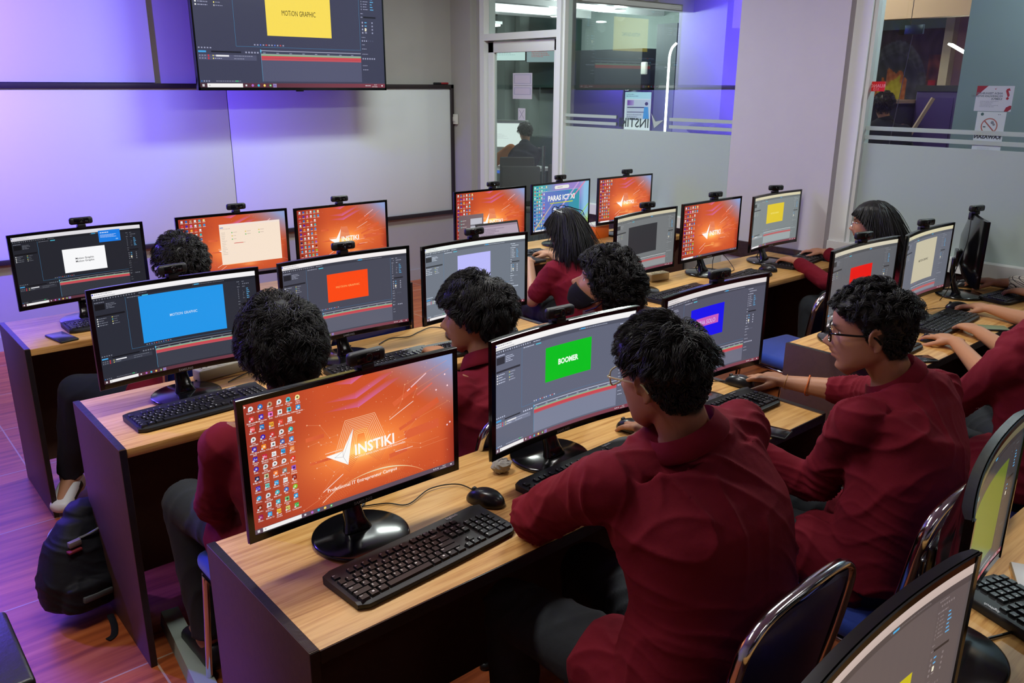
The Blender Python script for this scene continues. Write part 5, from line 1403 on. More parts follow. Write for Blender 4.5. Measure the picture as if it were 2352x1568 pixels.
    dz = np.array([0, 0, -.014]); j.capsule([SL * .97 + ctr * .03 + dz, ctr - fw * .005 + dz, SR * .97 + ctr * .03 + dz], [.060 * jr, .064 * jr, .060 * jr], 18, 0, None, 2.0, .6)
    j.tube(T2, [(p[0] * jr * (hw if i > 3 else 1), p[1] * jr) for i, p in enumerate(prof2)], 40, 0, True, False, [fw] * 9, 2.35)
    if legs and not shirt_sleeve:
        for (hip, kn, an, toe) in legs: j.capsule([q(hip) + [0, 0, -.01], q(hip) * .62 + q(kn) * .38], [.118, .105], 20, 0, None, 2.0, .5)
    for s in (0, 1):
        S, E, W = q(sh[s]), q(elb[s]), q(wri[s]); out = (S - ctr) / np.linalg.norm(S - ctr)
        cf = E + (W - E) * cuff[s]
        if shirt_sleeve: 
            cf = S + (E - S) * shirt_sleeve; j.capsule([S, cf], [.070 * jr, .062 * jr], 18)
            continue
        j.capsule([S + out * .012 - np.array([0, 0, .014]), S * .55 + E * .45, E * .92 + S * .08], [.069 * jr, .061 * jr, .054 * jr], 22, 0, None)
        j.capsule([E, E * .55 + cf * .45, cf], [.055 * jr, .051 * jr, .043 * jr], 22, 0, None, 2.0, .35)
    V, N, Q = remesh(j, jvox, 14, .65)
    A = foldamp; D = np.zeros(len(V))
    D += A * 1.0 * ripple(V, .7, [.62, .2, .75], 34, 1.1, seed) ** 1.4 + A * .9 * ripple(V, .6, [-.7, .3, .6], 30, 1.3, seed + 1) ** 1.4
    for s in (0, 1):
        E = q(elb[s]); S = q(sh[s]); W = q(wri[s]); dE = np.linalg.norm(V - E, axis=1); dS = np.linalg.norm(V - S, axis=1)
        ax = (E - S) / np.linalg.norm(E - S); D += A * 1.6 * np.exp(-(dE / .10) ** 2) * ripple(V, 1.2, ax, 120, .7, seed + 5 + s)
        D += A * 1.3 * np.exp(-((dS - .06) / .05) ** 2) * ripple(V, 1.0, ax + [0, 0, .6], 75, .9, seed + 9 + s)
    low = np.exp(-((V[:, 2] - sp[1][2]) / .12) ** 2); D += A * .7 * low * ripple(V, .9, [.35, .1, 1.0], 60, 1.2, seed + 20) ** 1.5
    V = V + N * (D - A * .5)[:, None]
    me = fastmesh('jacket', V, Q, cloth); jo = link('jacket' if not shirt_sleeve else 'shirt', me, o)
    if collar:
        cm = MB(); rr = .062; n = 26; cpts = []
        up = (hc - nk); up /= np.linalg.norm(up)
        f2 = fw - up * (fw @ up); f2 /= np.linalg.norm(f2); l2 = np.cross(f2, up)
        Vc = []; Fc = []
        for i in range(n + 1):
            a = math.radians(-145 + 290 * i / n); fr = abs(a) / math.radians(145)
            dirv = -f2 * math.cos(a) + l2 * math.sin(a); drop = up * (-.028 * fr ** 2)
            c_ = nk + up * .004
            for (ra, h) in ((.058, -.020), (.061, .020), (.0645, .026), (.070, .018), (.082, -.012), (.080, -.020)):
                Vc.append(c_ + dirv * (ra + .006 * fr) * jr + up * h + drop)
        for i in range(n):
            for k in range(6):
                k2 = (k + 1) % 6; Fc.append((i*6 + k, i*6 + k2, (i+1)*6 + k2, (i+1)*6 + k))
        Fc.append(tuple(range(5, -1, -1))); Fc.append(tuple(n*6 + k for k in range(6)))
        cm.add(Vc, Fc, 0, True); cm.build('collar', cloth, o)
    if legs:
        t = MB()
        for (hip, kn, an, toe) in legs:
            t.capsule([q(hip), q(hip) * .5 + q(kn) * .5, q(kn)], [.100, .088, .074], 20); t.capsule([q(kn), q(kn) * .4 + q(an) * .6, q(an) + np.array([0, 0, .03])], [.074, .064, .056], 18, 0, None, 2, .3)
        t.capsule([q(legs[0][0]), q(legs[1][0])], [.11, .11], 18)
        V, N, Q = remesh(t, .009, 4, .5); V = V + N * (.008 * ripple(V, .8, [.3, 1, .4], 60, 1.0, seed + 30) - .003)[:, None]
        link('trousers', fastmesh('trousers', V, Q, trouser or CHAR), o)
        for (hip, kn, an, toe) in legs:
            s_ = MB(); a0, t0 = q(an), q(toe); dr = t0 - a0; dr[2] = 0; dr /= np.linalg.norm(dr); z0 = min(a0[2], t0[2])
            s_.capsule([a0 - dr * .03 + [0, 0, -.035], a0 + dr * .04 + [0, 0, -.035], t0 + dr * .02 + [0, 0, -.012]], [(.042, .050), (.044, .042), (.044, .030)], 16, 0, (0, 0, 1), 2.6, .8)
            s_.build('shoe', shoes or M['blkm'], o)
            if shoes:
                s_ = MB(); s_.capsule([a0 + [0, 0, .0], a0 + [0, 0, .10]], [.046, .044], 16, 0, None, 2, .2); s_.build('sock', M['wplas'], o)
                s_ = MB(); s_.capsule([a0 + dr * .0 + [0, 0, -.03], t0 - dr * .02 + [0, 0, -.0]], [(.0455, .030), (.0455, .022)], 16, 0, (0, 0, 1), 2.6, .2); s_.build('shoe_panel', M['blkm'], o)
    V, Q = hair_mesh(Mloc, style, seed, det)
    link('hair', fastmesh('hair', V, Q, HAIR), o)
    return o, Mloc, base
def glasses(par, Mloc, m, kind='rect', lens=None, zoff=0, yoff=0, pitch=0, r=.0016, w=.052, h=.036):
    Mg = Mloc @ Matrix.Translation((0, yoff, zoff)) @ Matrix.Rotation(pitch, 4, 'X')
    b = MB()
    for s in (-1, 1):
        P = []
        for i in range(28):
            a = 2*PI*i/28; e = .62 if kind == 'rect' else 1.0
            ca, sa = math.cos(a), math.sin(a)
            X = s * .0325 + math.copysign(abs(ca) ** e, ca) * w/2; Z = -.002 + math.copysign(abs(sa) ** e, sa) * h/2; P.append((X, .098 - abs(X) ** 2 * 2.6, Z))
        b.tube(P, r, 8, 0, False, True)
        T = [(s * .060, .088, .006), (s * .074, .078, .008), (s * .0775, .03, .007), (s * .079, -.012, .006), (s * .0775, -.030, -.012)]
        b.tube(smooth_path(T, 4), [(r * .9, r * 1.3)] * 17, 8)
    b.tube(smooth_path([(-.008, .0975, .004), (0, .1, .007), (.008, .0975, .004)], 4), r, 8)
    o = b.build('eyeglasses', m, par); o.matrix_local = Mg
    if lens:
        b = MB()
        for s in (-1, 1):
            P = [(s * .0325 + math.copysign(abs(math.cos(2*PI*i/28)) ** .8, math.cos(2*PI*i/28)) * w/2 * .97, 0, -.002 + math.copysign(abs(math.sin(2*PI*i/28)) ** .8, math.sin(2*PI*i/28)) * h/2 * .97) for i in range(28)]
            P = [(p[0], .098 - p[0] ** 2 * 2.6, p[2]) for p in P]; b.add(P, [list(range(28))], 0)
        l = b.build('lens', lens, o)
    return o
LENS = glass_mat('spectacle lens', (.95, .97, .96), .02)
MOUSEH = [(.18, .30, .25), (.12, .26, .22), (.15, .30, .28), (.30, .45, .40)]
TYPE = [(.30, .55, .35), (.25, .55, .35), (.28, .55, .38), (.35, .55, .4)]
def seat_legs(x, y, hip=.50, kz=.52, fy=.42, dx=.10, ay=.0, kdx=0):
    return [((x - .09, y, hip), (x - dx + kdx, y + fy, kz), (x - dx + kdx, y + fy + ay - .02, .11), (x - dx + kdx, y + fy + ay + .12, .06)),
            ((x + .09, y, hip), (x + dx + kdx, y + fy, kz), (x + dx + kdx, y + fy + ay - .02, .11), (x + dx + kdx, y + fy + ay + .12, .06))]
# P1: front student
z3 = (0, 0, 1)
o, ML, BS = person('person in maroon jacket and clear glasses, back to camera, left elbow on the front desk', (.69, -.36, 0),
  Hm((.668, -.240, 1.212), 0, -8, -3, .98), (.698, -.285, 1.098), [(.67, -.39, .555), (.70, -.385, .76), (.712, -.325, .985)],
  [(.548, -.225, 1.022), (.890, -.275, 1.045)], [(.556, .028, .812), (1.10, -.02, .86)], [(.80, .070, .802), (1.215, .195, .79)],
  [dict(d=(1, .1, -.05), n=(0, .1, 1), curls=TYPE), dict(d=(.10, 1, -.06), n=(-.1, 0, 1), curls=MOUSEH)], ST['p1'], skin=(160, 112, 84), vox=.0042, jvox=.0052, cuff=(.97, .9), jr=1.05, legs=seat_legs(.68, -.36, .56, .55, .44, .13), det=1.0, seed=3, foldamp=.010)
glasses(o, ML, mat('clear acetate frame', (196, 190, 150), .15, metal=.25), 'rect', LENS, 0, .002, 0, .0017)
# P2: student in profile with black glasses
o, ML, BS = person('person in profile, black glasses, maroon jacket, orange string bracelet, hand on a mouse', (1.50, -.40, 0),
  Hm((1.505, -.262, 1.150), 24, -4, 0, 1.03), (1.555, -.315, 1.030), [(1.46, -.42, .555), (1.49, -.42, .74), (1.56, -.375, .93)],
  [(1.380, -.325, .960), (1.750, -.355, .955)], [(1.43, -.20, .700), (1.93, -.06, .810)], [(1.33, -.02, .785), (1.868, .175, .800)],
  [dict(d=(-.3, 1, 0), n=(0, 0, 1), curls=TYPE), dict(d=(-.03, 1, -.05), n=(-.05, .05, 1), curls=MOUSEH)], ST['p2'], skin=(176, 124, 92), vox=.0040, jvox=.0052, cuff=(.9, .42), jr=1.02, legs=seat_legs(1.46, -.40, .56, .55, .44, .13), seed=8, foldamp=.010)
glasses(o, ML, mat('glossy black frame', (14, 13, 14), .12), 'rect', LENS, 0, .002, 0, .0021)
for k, (t, m, lab) in enumerate(((.985, mat('gold thread bracelet', (196, 150, 84), .5), 'thin gold thread bracelet'), (.68, mat('orange string bracelet', (206, 104, 40), .6), 'orange braided string bracelet'))):
    E = np.array((1.93, -.06, .810)) - BS; W = np.array((1.868, .175, .800)) - BS; c = E + (W - E) * t; ax = (W - E) / np.linalg.norm(W - E)
    u = np.cross(ax, [0, 0, 1]); u /= np.linalg.norm(u); v = np.cross(u, ax); r0 = (.032, .025) if k == 0 else (.0385, .034)
    b = MB(); P = [c + u * math.cos(a) * r0[0] + v * math.sin(a) * r0[1] + ax * .004 * math.sin(a * 2) for a in np.linspace(0, 2*PI, 40, endpoint=False)]
    b.tube(P, .0010 if k == 0 else .0022, 6, 0, False, True); q_ = b.build('bracelet', m, o); q_['label'] = lab
# P3: curly head on the left
person('person with a big head of black curls behind the orange wallpaper monitor', (.30, .75, 0),
  Hm((.318, .765, 1.098), 4, -14, 0, 1.0), (.305, .72, .965), [(.30, .62, .555), (.30, .62, .70), (.30, .70, .875)],
  [(.135, .715, .895), (.47, .715, .895)], [(.105, .80, .68), (.52, .84, .68)], [(.22, 1.00, .66), (.42, 1.02, .66)],
  [dict(d=(.2, 1, 0), n=z3, curls=TYPE), dict(d=(-.2, 1, 0), n=z3, curls=TYPE)], ST['p3'], skin=(160, 112, 84), vox=.006, jvox=.007, legs=seat_legs(.30, .70, .56, .56, .40, .17, -.05), seed=12, foldamp=.006)
# P4
person('person with wavy black hair and one ear showing, facing the lavender screen', (.97, .76, 0),
  Hm((.975, .762, 1.070), 40, -4, 0, 1.02), (.985, .72, .945), [(.99, .64, .555), (.99, .63, .70), (.99, .69, .86)],
  [(.845, .665, .875), (1.14, .76, .875)], [(.93, .93, .79), (1.24, .98, .80)], [(1.12, 1.17, .80), (1.33, 1.17, .80)],
  [dict(d=(.35, 1, 0), n=z3, curls=TYPE), dict(d=(.1, 1, 0), n=z3, curls=TYPE)], ST['p4'], skin=(178, 128, 94), vox=.0048, jvox=.007, cuff=(.30, .9), legs=seat_legs(.99, .68, .56, .55, .40, .12), seed=15, foldamp=.006)
# P5 masked
o, ML, BS = person('person with tight black curls and black face mask, head tilted up to the left', (1.60, .76, 0),
  Hm((1.578, .765, 1.070), 32, 22, 0, 1.05), (1.62, .70, .955), [(1.62, .64, .555), (1.62, .62, .70), (1.62, .68, .875)],
  [(1.475, .655, .885), (1.775, .73, .885)], [(1.50, .88, .76), (1.86, .95, .76)], [(1.56, 1.14, .785), (1.72, 1.16, .785)],
  [dict(d=(.1, 1, 0), n=z3, curls=TYPE), dict(d=(0, 1, 0), n=z3, curls=TYPE)], ST['p5'], skin=(172, 120, 92), vox=.0045, jvox=.008, legs=seat_legs(1.62, .68, .56, .55, .40, .12), seed=21)
mk_ = MB(); V = []; F = []; nu, nv = 34, 14
for i in range(nv + 1):
    z = -.119 + (.093) * i / nv
    for j in range(nu + 1):
        th = math.radians(-86 + 172 * j / nu); zz = z + (.0 if i < nv else 0) - .016 * (abs(th) / 1.5) ** 2 * (1 if i > nv/2 else -1)
        x, y = head_pts(np.array([zz]), np.array([th])); bulge = .006 + .020 * math.exp(-(x[0] / .03) ** 2) * math.sin(PI * (i + 1.5) / (nv + 2.5)) ; V.append((x[0] * 1.04, y[0] + bulge * math.cos(th) + .001, zz))
for i in range(nv):
    for j in range(nu): F.append((i*(nu+1)+j, i*(nu+1)+j+1, (i+1)*(nu+1)+j+1, (i+1)*(nu+1)+j))
mk_.add(V, F, 0, True)
for s in (-1, 1):
    mk_.tube([(s * .071, .012, -.052), (s * .076, -.010, -.030), (s * .078, -.026, -.018)], .0012, 6, 1)
    mk_.tube([(s * .058, .020, -.092), (s * .072, -.008, -.060), (s * .078, -.026, -.022)], .0012, 6, 1)
q_ = mk_.build('face_mask', [cloth_mat('black mask cloth', (22, 22, 26)), M['cable']], o); q_.matrix_local = ML; q_['label'] = 'black cloth face mask'
md = q_.modifiers.new('s', 'SOLIDIFY'); md.thickness = .0015
# P6 woman with raised glasses
o, ML, BS = person('woman with long black hair, glasses pushed up on her head, short-sleeved maroon shirt', (2.60, 2.0, 0),
  Hm((2.595, 2.02, 1.008), 8, -12, 0), (2.60, 1.975, .885), [(2.62, 1.90, .555), (2.61, 1.88, .66), (2.60, 1.94, .79)],
  [(2.455, 1.95, .80), (2.745, 1.97, .79)], [(2.395, 2.06, .625), (2.84, 2.12, .66)], [(2.60, 2.32, .775), (2.82, 2.36, .785)],
  [dict(d=(.4, 1, 0), n=z3, curls=TYPE), dict(d=(-.1, 1, 0), n=z3, curls=TYPE)], ST['long'], skin=(186, 138, 110), vox=.006, jvox=.008, shirt_sleeve=.75, cloth=MAROON_T, legs=seat_legs(2.62, 1.92, .56, .55, .38, .1), collar=False, jr=.95, seed=31, det=1.0)
glasses(o, ML, M['blk'], 'rect', LENS, .083, -.062, .35, .002)
# P7 woman by the window
o, ML, BS = person('woman in profile with very long black hair and round glasses by the frosted window', (3.78, .80, 0),
  Hm((3.745, .85, 1.075), 26, -4, 0, 1.0), (3.79, .81, .925), [(3.84, .74, .555), (3.83, .74, .66), (3.81, .78, .83)],
  [(3.665, .785, .845), (3.955, .82, .845)], [(3.68, 1.03, .72), (4.06, 1.06, .74)], [(3.74, 1.27, .80), (4.12, 1.30, .80)],
  [dict(d=(.15, 1, -.05), n=z3, curls=TYPE), dict(d=(.0, 1, -.05), n=z3, curls=MOUSEH)], ST['long'], skin=(186, 132, 104), vox=.006, jvox=.008, legs=seat_legs(3.84, .76, .56, .55, .38, .1), jr=.95, seed=37, det=1.1)
glasses(o, ML, M['chrome'], 'round', LENS, 0, .004, 0, .0011, .046, .042)
# P8
o, ML, BS = person('person at the back left desk, only short wavy black hair showing between two monitors', (.53, 2.02, 0),
  Hm((.523, 2.09, 1.062), 5, -8, 0, 1.05), (.53, 2.04, .93), [(.53, 1.94, .555), (.53, 1.93, .70), (.53, 2.0, .85)],
  [(.37, 2.0, .865), (.69, 2.0, .865)], [(.34, 2.2, .72), (.74, 2.2, .72)], [(.42, 2.44, .785), (.62, 2.46, .785)],
  [dict(d=(0, 1, 0), n=z3, curls=TYPE), dict(d=(0, 1, 0), n=z3, curls=TYPE)], ST['p8'], vox=.007, jvox=.009, legs=[((.44, 1.98, .56), (.13, 2.34, .56), (.085, 2.50, .12), (.02, 2.41, .06)), ((.62, 1.98, .56), (.60, 2.34, .56), (.36, 2.34, .11), (.34, 2.46, .06))], seed=41, trouser=NAVY, shoes=M['white'])
# P9 / P10 / P11 cut by the right edge of the photo
o9, ML, BS9 = person('person in maroon jacket with white chest emblem, hand on mouse, cut by right edge', (2.32, -.46, 0),
  Hm((2.56, -.52, 1.17), -20, -10, 0), (2.47, -.50, 1.04), [(2.30, -.52, .555), (2.31, -.50, .73), (2.34, -.45, .94)],
  [(2.175, -.40, .955), (2.52, -.47, .955)], [(2.24, -.22, .72), (2.56, -.26, .73)], [(2.36, -.12, .62), (2.86, .015, .785)],
  [dict(d=(1, .4, 0), n=z3, curls=TYPE), dict(d=(.35, 1, -.03), n=z3, curls=MOUSEH)], ST['p8'], skin=(196, 142, 108), vox=.005, jvox=.007, cuff=(.9, .35), legs=[((2.22, -.46, .56), (2.42, -.12, .55), (2.45, -.12, .11), (2.5, .0, .06)), ((2.40, -.50, .56), (2.66, -.20, .55), (2.7, -.20, .11), (2.76, -.08, .06))], seed=44, foldamp=.008)
person('person in maroon jacket at the right desk, left hand on keyboard beside the green phone', (3.17, -.46, 0),
  Hm((3.18, -.36, 1.15), 0, -10, 0), (3.17, -.40, 1.02), [(3.17, -.50, .555), (3.17, -.50, .73), (3.17, -.45, .93)],
  [(3.00, -.425, .945), (3.34, -.425, .945)], [(2.94, -.22, .735), (3.42, -.18, .775)], [(3.09, .02, .787), (3.50, .12, .79)],
  [dict(d=(.55, 1, -.05), n=z3, curls=TYPE), dict(d=(.1, 1, -.04), n=z3, curls=MOUSEH)], ST['p8'], skin=(196, 142, 108), vox=.005, jvox=.007, cuff=(.45, .30), legs=seat_legs(3.17, -.48, .56, .55, .42, .12), seed=46)
PL, nt, bb = NT('white checked shirt cloth')
tc = nt.nodes.new('ShaderNodeTexCoord'); br = nt.nodes.new('ShaderNodeTexBrick'); br.offset = 0; br.inputs['Brick Width'].default_value = .014; br.inputs['Row Height'].default_value = .014; br.inputs['Scale'].default_value = 1; br.inputs['Mortar Size'].default_value = .0011
mp = nt.nodes.new('ShaderNodeMapping'); mp.inputs['Rotation'].default_value = (1.1, .2, .3); nt.links.new(tc.outputs['Object'], mp.inputs[0]); nt.links.new(mp.outputs[0], br.inputs['Vector'])
br.inputs['Color1'].default_value = L3(205, 200, 190); br.inputs['Color2'].default_value = L3(205, 200, 190); br.inputs['Mortar'].default_value = L3(50, 46, 48); nt.links.new(br.outputs[0], bb.inputs['Base Color']); bb.inputs['Roughness'].default_value = .85
o, ML, BS = person('person in a white and black checked shirt whose forearm enters at the right edge', (4.02, -.33, 0),
  Hm((3.98, -.26, 1.15), 0, -8, 0), (3.98, -.30, 1.02), [(3.97, -.40, .555), (3.97, -.40, .73), (3.97, -.34, .93)],
  [(3.80, -.315, .945), (4.12, -.315, .945)], [(3.86, -.08, .79), (4.155, .06, .81)], [(3.93, .10, .80), (4.055, .29, .80)],
  [dict(d=(.1, 1, -.05), n=z3, curls=TYPE), dict(d=(-.1, 1, -.03), n=z3, curls=MOUSEH)], ST['p8'], skin=(168, 116, 92), vox=.006, jvox=.007, cuff=(.9, .80), cloth=PL, legs=seat_legs(3.97, -.38, .56, .55, .42, .1), seed=49, foldamp=.003)

# ================================================================= the room beyond the glass
FX = 9.6; X0 = WX + .12
gw = mat('grey green far wall', (128, 140, 136), .85, noise=.05, nscale=3); dk = mat('dark grey tone', (40, 44, 46), .6, noise=.2, nscale=5)
beige = mat('beige far wall', (176, 158, 146), .85); tile = mat('dark polished tile', (58, 66, 66), .22, noise=.1, nscale=3)
sbox('floor_beyond', (X0, -4.2, -.08), (FX + .1, 13.5, 0), tile)
sbox('ceiling_beyond', (X0, 5.0, 2.95), (FX + .1, 13.5, 3.05), mat('grey far ceiling', (140, 142, 138), .9))
sbox('ceiling_beyond_side', (X0, -4.2, 2.95), (FX + .1, 5.0, 3.05), mat('warm far ceiling', (168, 132, 108), .9))
sbox('wall_beyond_far', (FX, -4.2, 0), (FX + .1, 13.5, 2.95), gw)
sbox('wall_beyond_end', (WX + .12, 13.5, 0), (FX + .1, 13.6, 2.95), gw)
sbox('wall_beyond_side', (X0, -4.3, 0), (FX + .1, -4.2, 2.95), beige)
sbox('wall_beyond_near', (WX, WY + .12, 0), (WX + .12, 13.6, 3.05), gw)
b = MB(); b.box((9.15, 7.20, 0), (9.6, 8.72, 2.28)); struct(b.build('wall_beyond_dark_box', dk))  # solid dark grey box standing out from the far wall
b = MB(); b.box((9.0, 5.66, 0), (9.6, 6.44, 2.95)); struct(b.build('wall_beyond_pillar', mat('violet grey pillar', (150, 146, 176), .8)))  # violet light falling on the pillar is put into its base colour
b = MB(); b.box((9.3, 4.6, 0), (9.6, 5.60, 2.95)); struct(b.build('wall_beyond_beige', beige))
b = MB(); b.box((9.2, 6.62, 0), (9.6, 6.98, 2.6)); struct(b.build('wall_beyond_slate', mat('slate trim', (70, 78, 82), .5)))
for k, (y0, y1) in enumerate(((9.9, 10.15), (10.55, 10.75))):
    b = MB(); b.box((9.35, y0, 0), (9.6, y1, 2.95)); struct(b.build('trim_%d' % (k + 2), gw))
b = MB(); b.box((9.3, 8.9, 1.72), (9.6, 9.85, 2.95)); b.box((9.3, 8.9, 0), (9.6, 9.85, .9)); struct(b.build('wall_beyond_dark', mat('dark green glass wall', (52, 70, 66), .3)))
# ceiling beams
for k, (y0, y1, z) in enumerate(((8.7, 9.1, 2.78), (7.2, 7.35, 2.74), (6.2, 6.32, 2.70), (11.2, 11.6, 2.8))):
    b = MB(); b.box((X0, y0, z), (FX, y1, 2.95)); struct(b.build('ceiling_beam_%d' % (k + 1), M['white']))
b = MB(); b.box((8.2, -4.2, 2.42), (8.35, 5.0, 2.95)); b.box((6.4, -4.2, 2.72), (6.8, 5.0, 2.95)); struct(b.build('ceiling_beam_5', mat('warm white beam', (214, 190, 166), .8)))
# lights in the far room
ew = emit('lit diffuser', (255, 255, 250), 9.0); ew.cycles.emission_sampling = 'NONE'
def spot(x, y, z, lab, e=9, col=(.97, 1, .98), r=.055):
    t = empty('downlight', (x, y, z), 0, lab, 'lamp', 'downlights in the room beyond the glass')
    b = MB(); b.lathe([(0, 0), (r, 0), (r, .01), (0, .01)], 20); b.build('diffuser', ew, t)
    b = MB(); b.lathe([(r, 0), (r + .02, -.004), (r + .02, .012), (r, .012)], 20); b.build('lamp_ring', M['white'], t)
    l = bpy.data.lights.new('downlight', 'POINT'); l.energy = e; l.color = col; l.shadow_soft_size = .06
    lo = bpy.data.objects.new('downlight', l); COL.objects.link(lo); lo.parent = t; lo.location = (0, 0, -.08)
spot(8.17, 6.77, 2.72, 'upper bright downlight seen through the first window', 60)
spot(8.75, 7.66, 2.64, 'lower bright downlight seen through the first window', 30)
spot(8.11, 7.95, 2.70, 'bright downlight seen through the pane over the glass door', 50)
spot(6.6, 9.6, 2.70, 'left downlight of the room beyond the door', 70)
spot(6.6, 1.6, 2.68, 'downlight out of sight over the side room', 26, (1, .82, .66)); spot(6.2, 3.6, 2.9, 'downlight out of sight over the passage', 9, (1, .90, .82))
t = empty('tube_light', (8.05, 9.2, 2.62), 0, 'long bright tube light seen through the transom over the door', 'lamp'); b = MB(); b.box((-.06, -.02, 0), (.06, .75, .03), 0, .008); b.build('tube', ew, t); b = MB(); b.box((-.08, -.04, .03), (.08, .77, .07)); b.box((-.01, .3, .07), (.01, .32, .33)); b.build('tube_holder', M['white'], t)
# neon line
P = smooth_path([(9.0, 6.575, .0), (9.0, 6.575, 1.2), (9.0, 6.57, 2.0), (9.0, 6.565, 2.16), (9.0, 6.53, 2.26), (9.0, 6.46, 2.32)], 8)
c = np.array((9.0, 6.55, 1.4)); b = MB(); b.tube(np.array(P) - c, .016, 8); o = b.build('neon_strip', ew, None, tuple(c)); tag(o, 'white neon strip running up a wall and curving over at the top', 'neon light')
bl = emit('blue led', (90, 70, 255), 3.0); bl.cycles.emission_sampling = 'NONE'
b = MB(); b.box((-.01, -.18, -.012), (.01, .18, .012)); o = b.build('blue_led_strip', bl, None, (9.25, 5.60, 2.74)); tag(o, 'short blue LED line near the ceiling beyond the first window', 'led strip')
l = bpy.data.lights.new('violet_far', 'POINT'); l.energy = 1.2; l.color = (.35, .25, 1); l.shadow_soft_size = .1; lo = bpy.data.objects.new('violet_far', l); COL.objects.link(lo); lo.location = (7.7, 5.3, 1.1)
# kiosk display
t = empty('display_kiosk', (6.59, 5.01, 0), -.95, 'lit portrait information display standing beyond the first window', 'display')
b = MB(); b.box((-.155, 0, 1.20), (.155, .04, 1.715), 0, .006); b.box((-.05, .005, 0), (.05, .035, 1.2)); b.box((-.15, -.12, 0), (.15, .15, .03), 0, .005); b.build('kiosk_body', M['blk'], t)
dk_ = Disp(.285, .47, 600, 1000, R=0); dk_.rect(0, 0, 600, 1000, (236, 246, 246), 0); dk_.rect(0, 0, 600, 150, (190, 236, 240), 1); dk_.greek(30, 40, 2, 22, 300, (120, 150, 160), 2, 4)
dk_.rect(40, 170, 540, 440, (206, 214, 222), 1); dk_.rect(60, 180, 150, 120, (120, 50, 160), 2, (190, 170, 220)); dk_.rect(60, 330, 420, 26, (60, 70, 80), 2); dk_.rect(60, 440, 420, 18, (90, 90, 110), 2); dk_.disc(500, 260, 40, (50, 50, 60), 2, 12); dk_.poly([(450, 330), (540, 330), (570, 600), (430, 600)], (60, 160, 220), 2)
dk_.greek(60, 500, 4, 20, 380, (120, 130, 140), 2, 6); dk_.rect(0, 640, 600, 360, (244, 250, 248), 1)
link('lit_screen', dk_.mesh('lit_screen'), t, (0, -.001, 1.225))
# alarm on the wall, tables, bag
b = MB(); b.box((-.03, -.05, -.09), (.03, .05, .09), 0, .02); o = b.build('wall_device', M['wplas'], None, (9.12, 7.12, 2.0)); tag(o, 'small white device on the grey wall beyond the first window', 'device')
def table(x, y, w, l, h, m, lab):
    t = empty('table', (x, y, 0), 0, lab, 'table'); b = MB(); b.box((-w/2, -l/2, h - .04), (w/2, l/2, h), 0, .004); b.build('tabletop', m, t)
    for sx in (-1, 1):
        for sy in (-1, 1): b = MB(); b.box((sx * (w/2 - .05) - .02, sy * (l/2 - .05) - .02, 0), (sx * (w/2 - .05) + .02, sy * (l/2 - .05) + .02, h - .04)); b.build('leg', M['blkm'], t)
    return t
table(8.4, 5.35, .5, .7, 1.17, mat('dark wood table', (52, 38, 44), .5), 'dark high table with a camouflage heap on it, beyond the first window')
cm = mat('camouflage cloth', (84, 92, 84), .9, noise=.7, nscale=14); b = MB(); rr = random.Random(8)
for i in range(7): b.ellipsoid((rr.uniform(-.12, .12), rr.uniform(-.18, .18), .05), (.12, .14, .06 + rr.uniform(0, .05)), 14)
V, N, Q = remesh(b, .012, 3); o = link('cloth_heap', fastmesh('cloth_heap', V, Q, cm), None, (8.4, 5.35, 1.185)); tag(o, 'heap of camouflage cloth on the dark high table', 'cloth')
# desk and all-in-one computer of the far person
t = table(6.55, 7.45, .8, 1.5, .74, M['white'], 'white desk with a self-lit blue edge, beyond the glass door')
b = MB(); b.box((-.405, -.755, .70), (-.40, .755, .735)); b.build('edge_strip', emit('self-lit blue edge', (60, 110, 220), .8), t)  # desk edge made to glow, no lamp there
t = empty('desktop_computer', (6.98, 7.70, .741), -.85, 'white all-in-one computer with a pale screen beyond the glass door', 'computer')
b = MB(); b.box((-.30, 0, .10), (.30, .03, .56), 0, .008); b.build('housing', mat('aluminium', (190, 192, 192), .35, metal=.5), t); b = MB(); b.box((-.1, -.08, 0), (.1, .10, .01)); b.box((-.06, .02, 0), (.06, .035, .25)); b.build('stand', mat('aluminium stand', (180, 182, 182), .35, metal=.5), t)
di = Disp(.57, .34, R=0); di.rect(0, 0, 1920, 1080, (244, 248, 244), 0); di.rect(0, 0, 1920, 70, (90, 90, 96), 1); di.poly([(200, 420), (280, 300), (420, 300), (500, 420)], (206, 60, 50), 1); di.disc(350, 230, 50, (232, 190, 160), 2); di.greek(220, 520, 5, 24, 900, (214, 216, 216), 1, 3)
link('lit_screen', di.mesh('lit_screen'), t, (0, -.001, .20))
gch = mat('grey chair fabric', (96, 96, 90), .7)
def far_chair(x, y, rz, lab):
    t = empty('office_chair', (x, y, 0), rz, lab, 'chair', 'grey office chairs beyond the glass door')
    b = MB(); b.box((-.21, -.24, .50), (.21, -.20, .93), 0, .018); b.build('backrest', gch, t); b = MB(); b.box((-.21, -.2, .42), (.21, .22, .47), 0, .02); b.build('seat', gch, t)
    for s in (-1, 1): b = MB(); b.tube(smooth_path([(s * .2, .2, .01), (s * .21, -.16, .01), (s * .21, -.2, .1), (s * .21, -.20, .5), (s * .19, -.22, .92)]), .012, 8); b.build('leg', M['chrome'], t)
far_chair(6.25, 6.62, -.75, 'grey chair back directly behind the person in the far room')
far_chair(5.52, 5.72, -.75, 'lower grey chair back with a chrome rim, nearest the glass door')
far_chair(6.05, 5.55, -.75, 'grey chair half hidden by the door frame, right of the steel post')
o = MB(); o.tube([(0, 0, 0), (0, 0, 1.1)], .02, 12); o.lathe([(0, 0), (.09, 0), (.09, .015), (0, .02)], 20); o = o.build('steel_post', M['chrome'], None, (5.98, 5.86, 0)); tag(o, 'steel post standing beside the far chairs beyond the door', 'post')
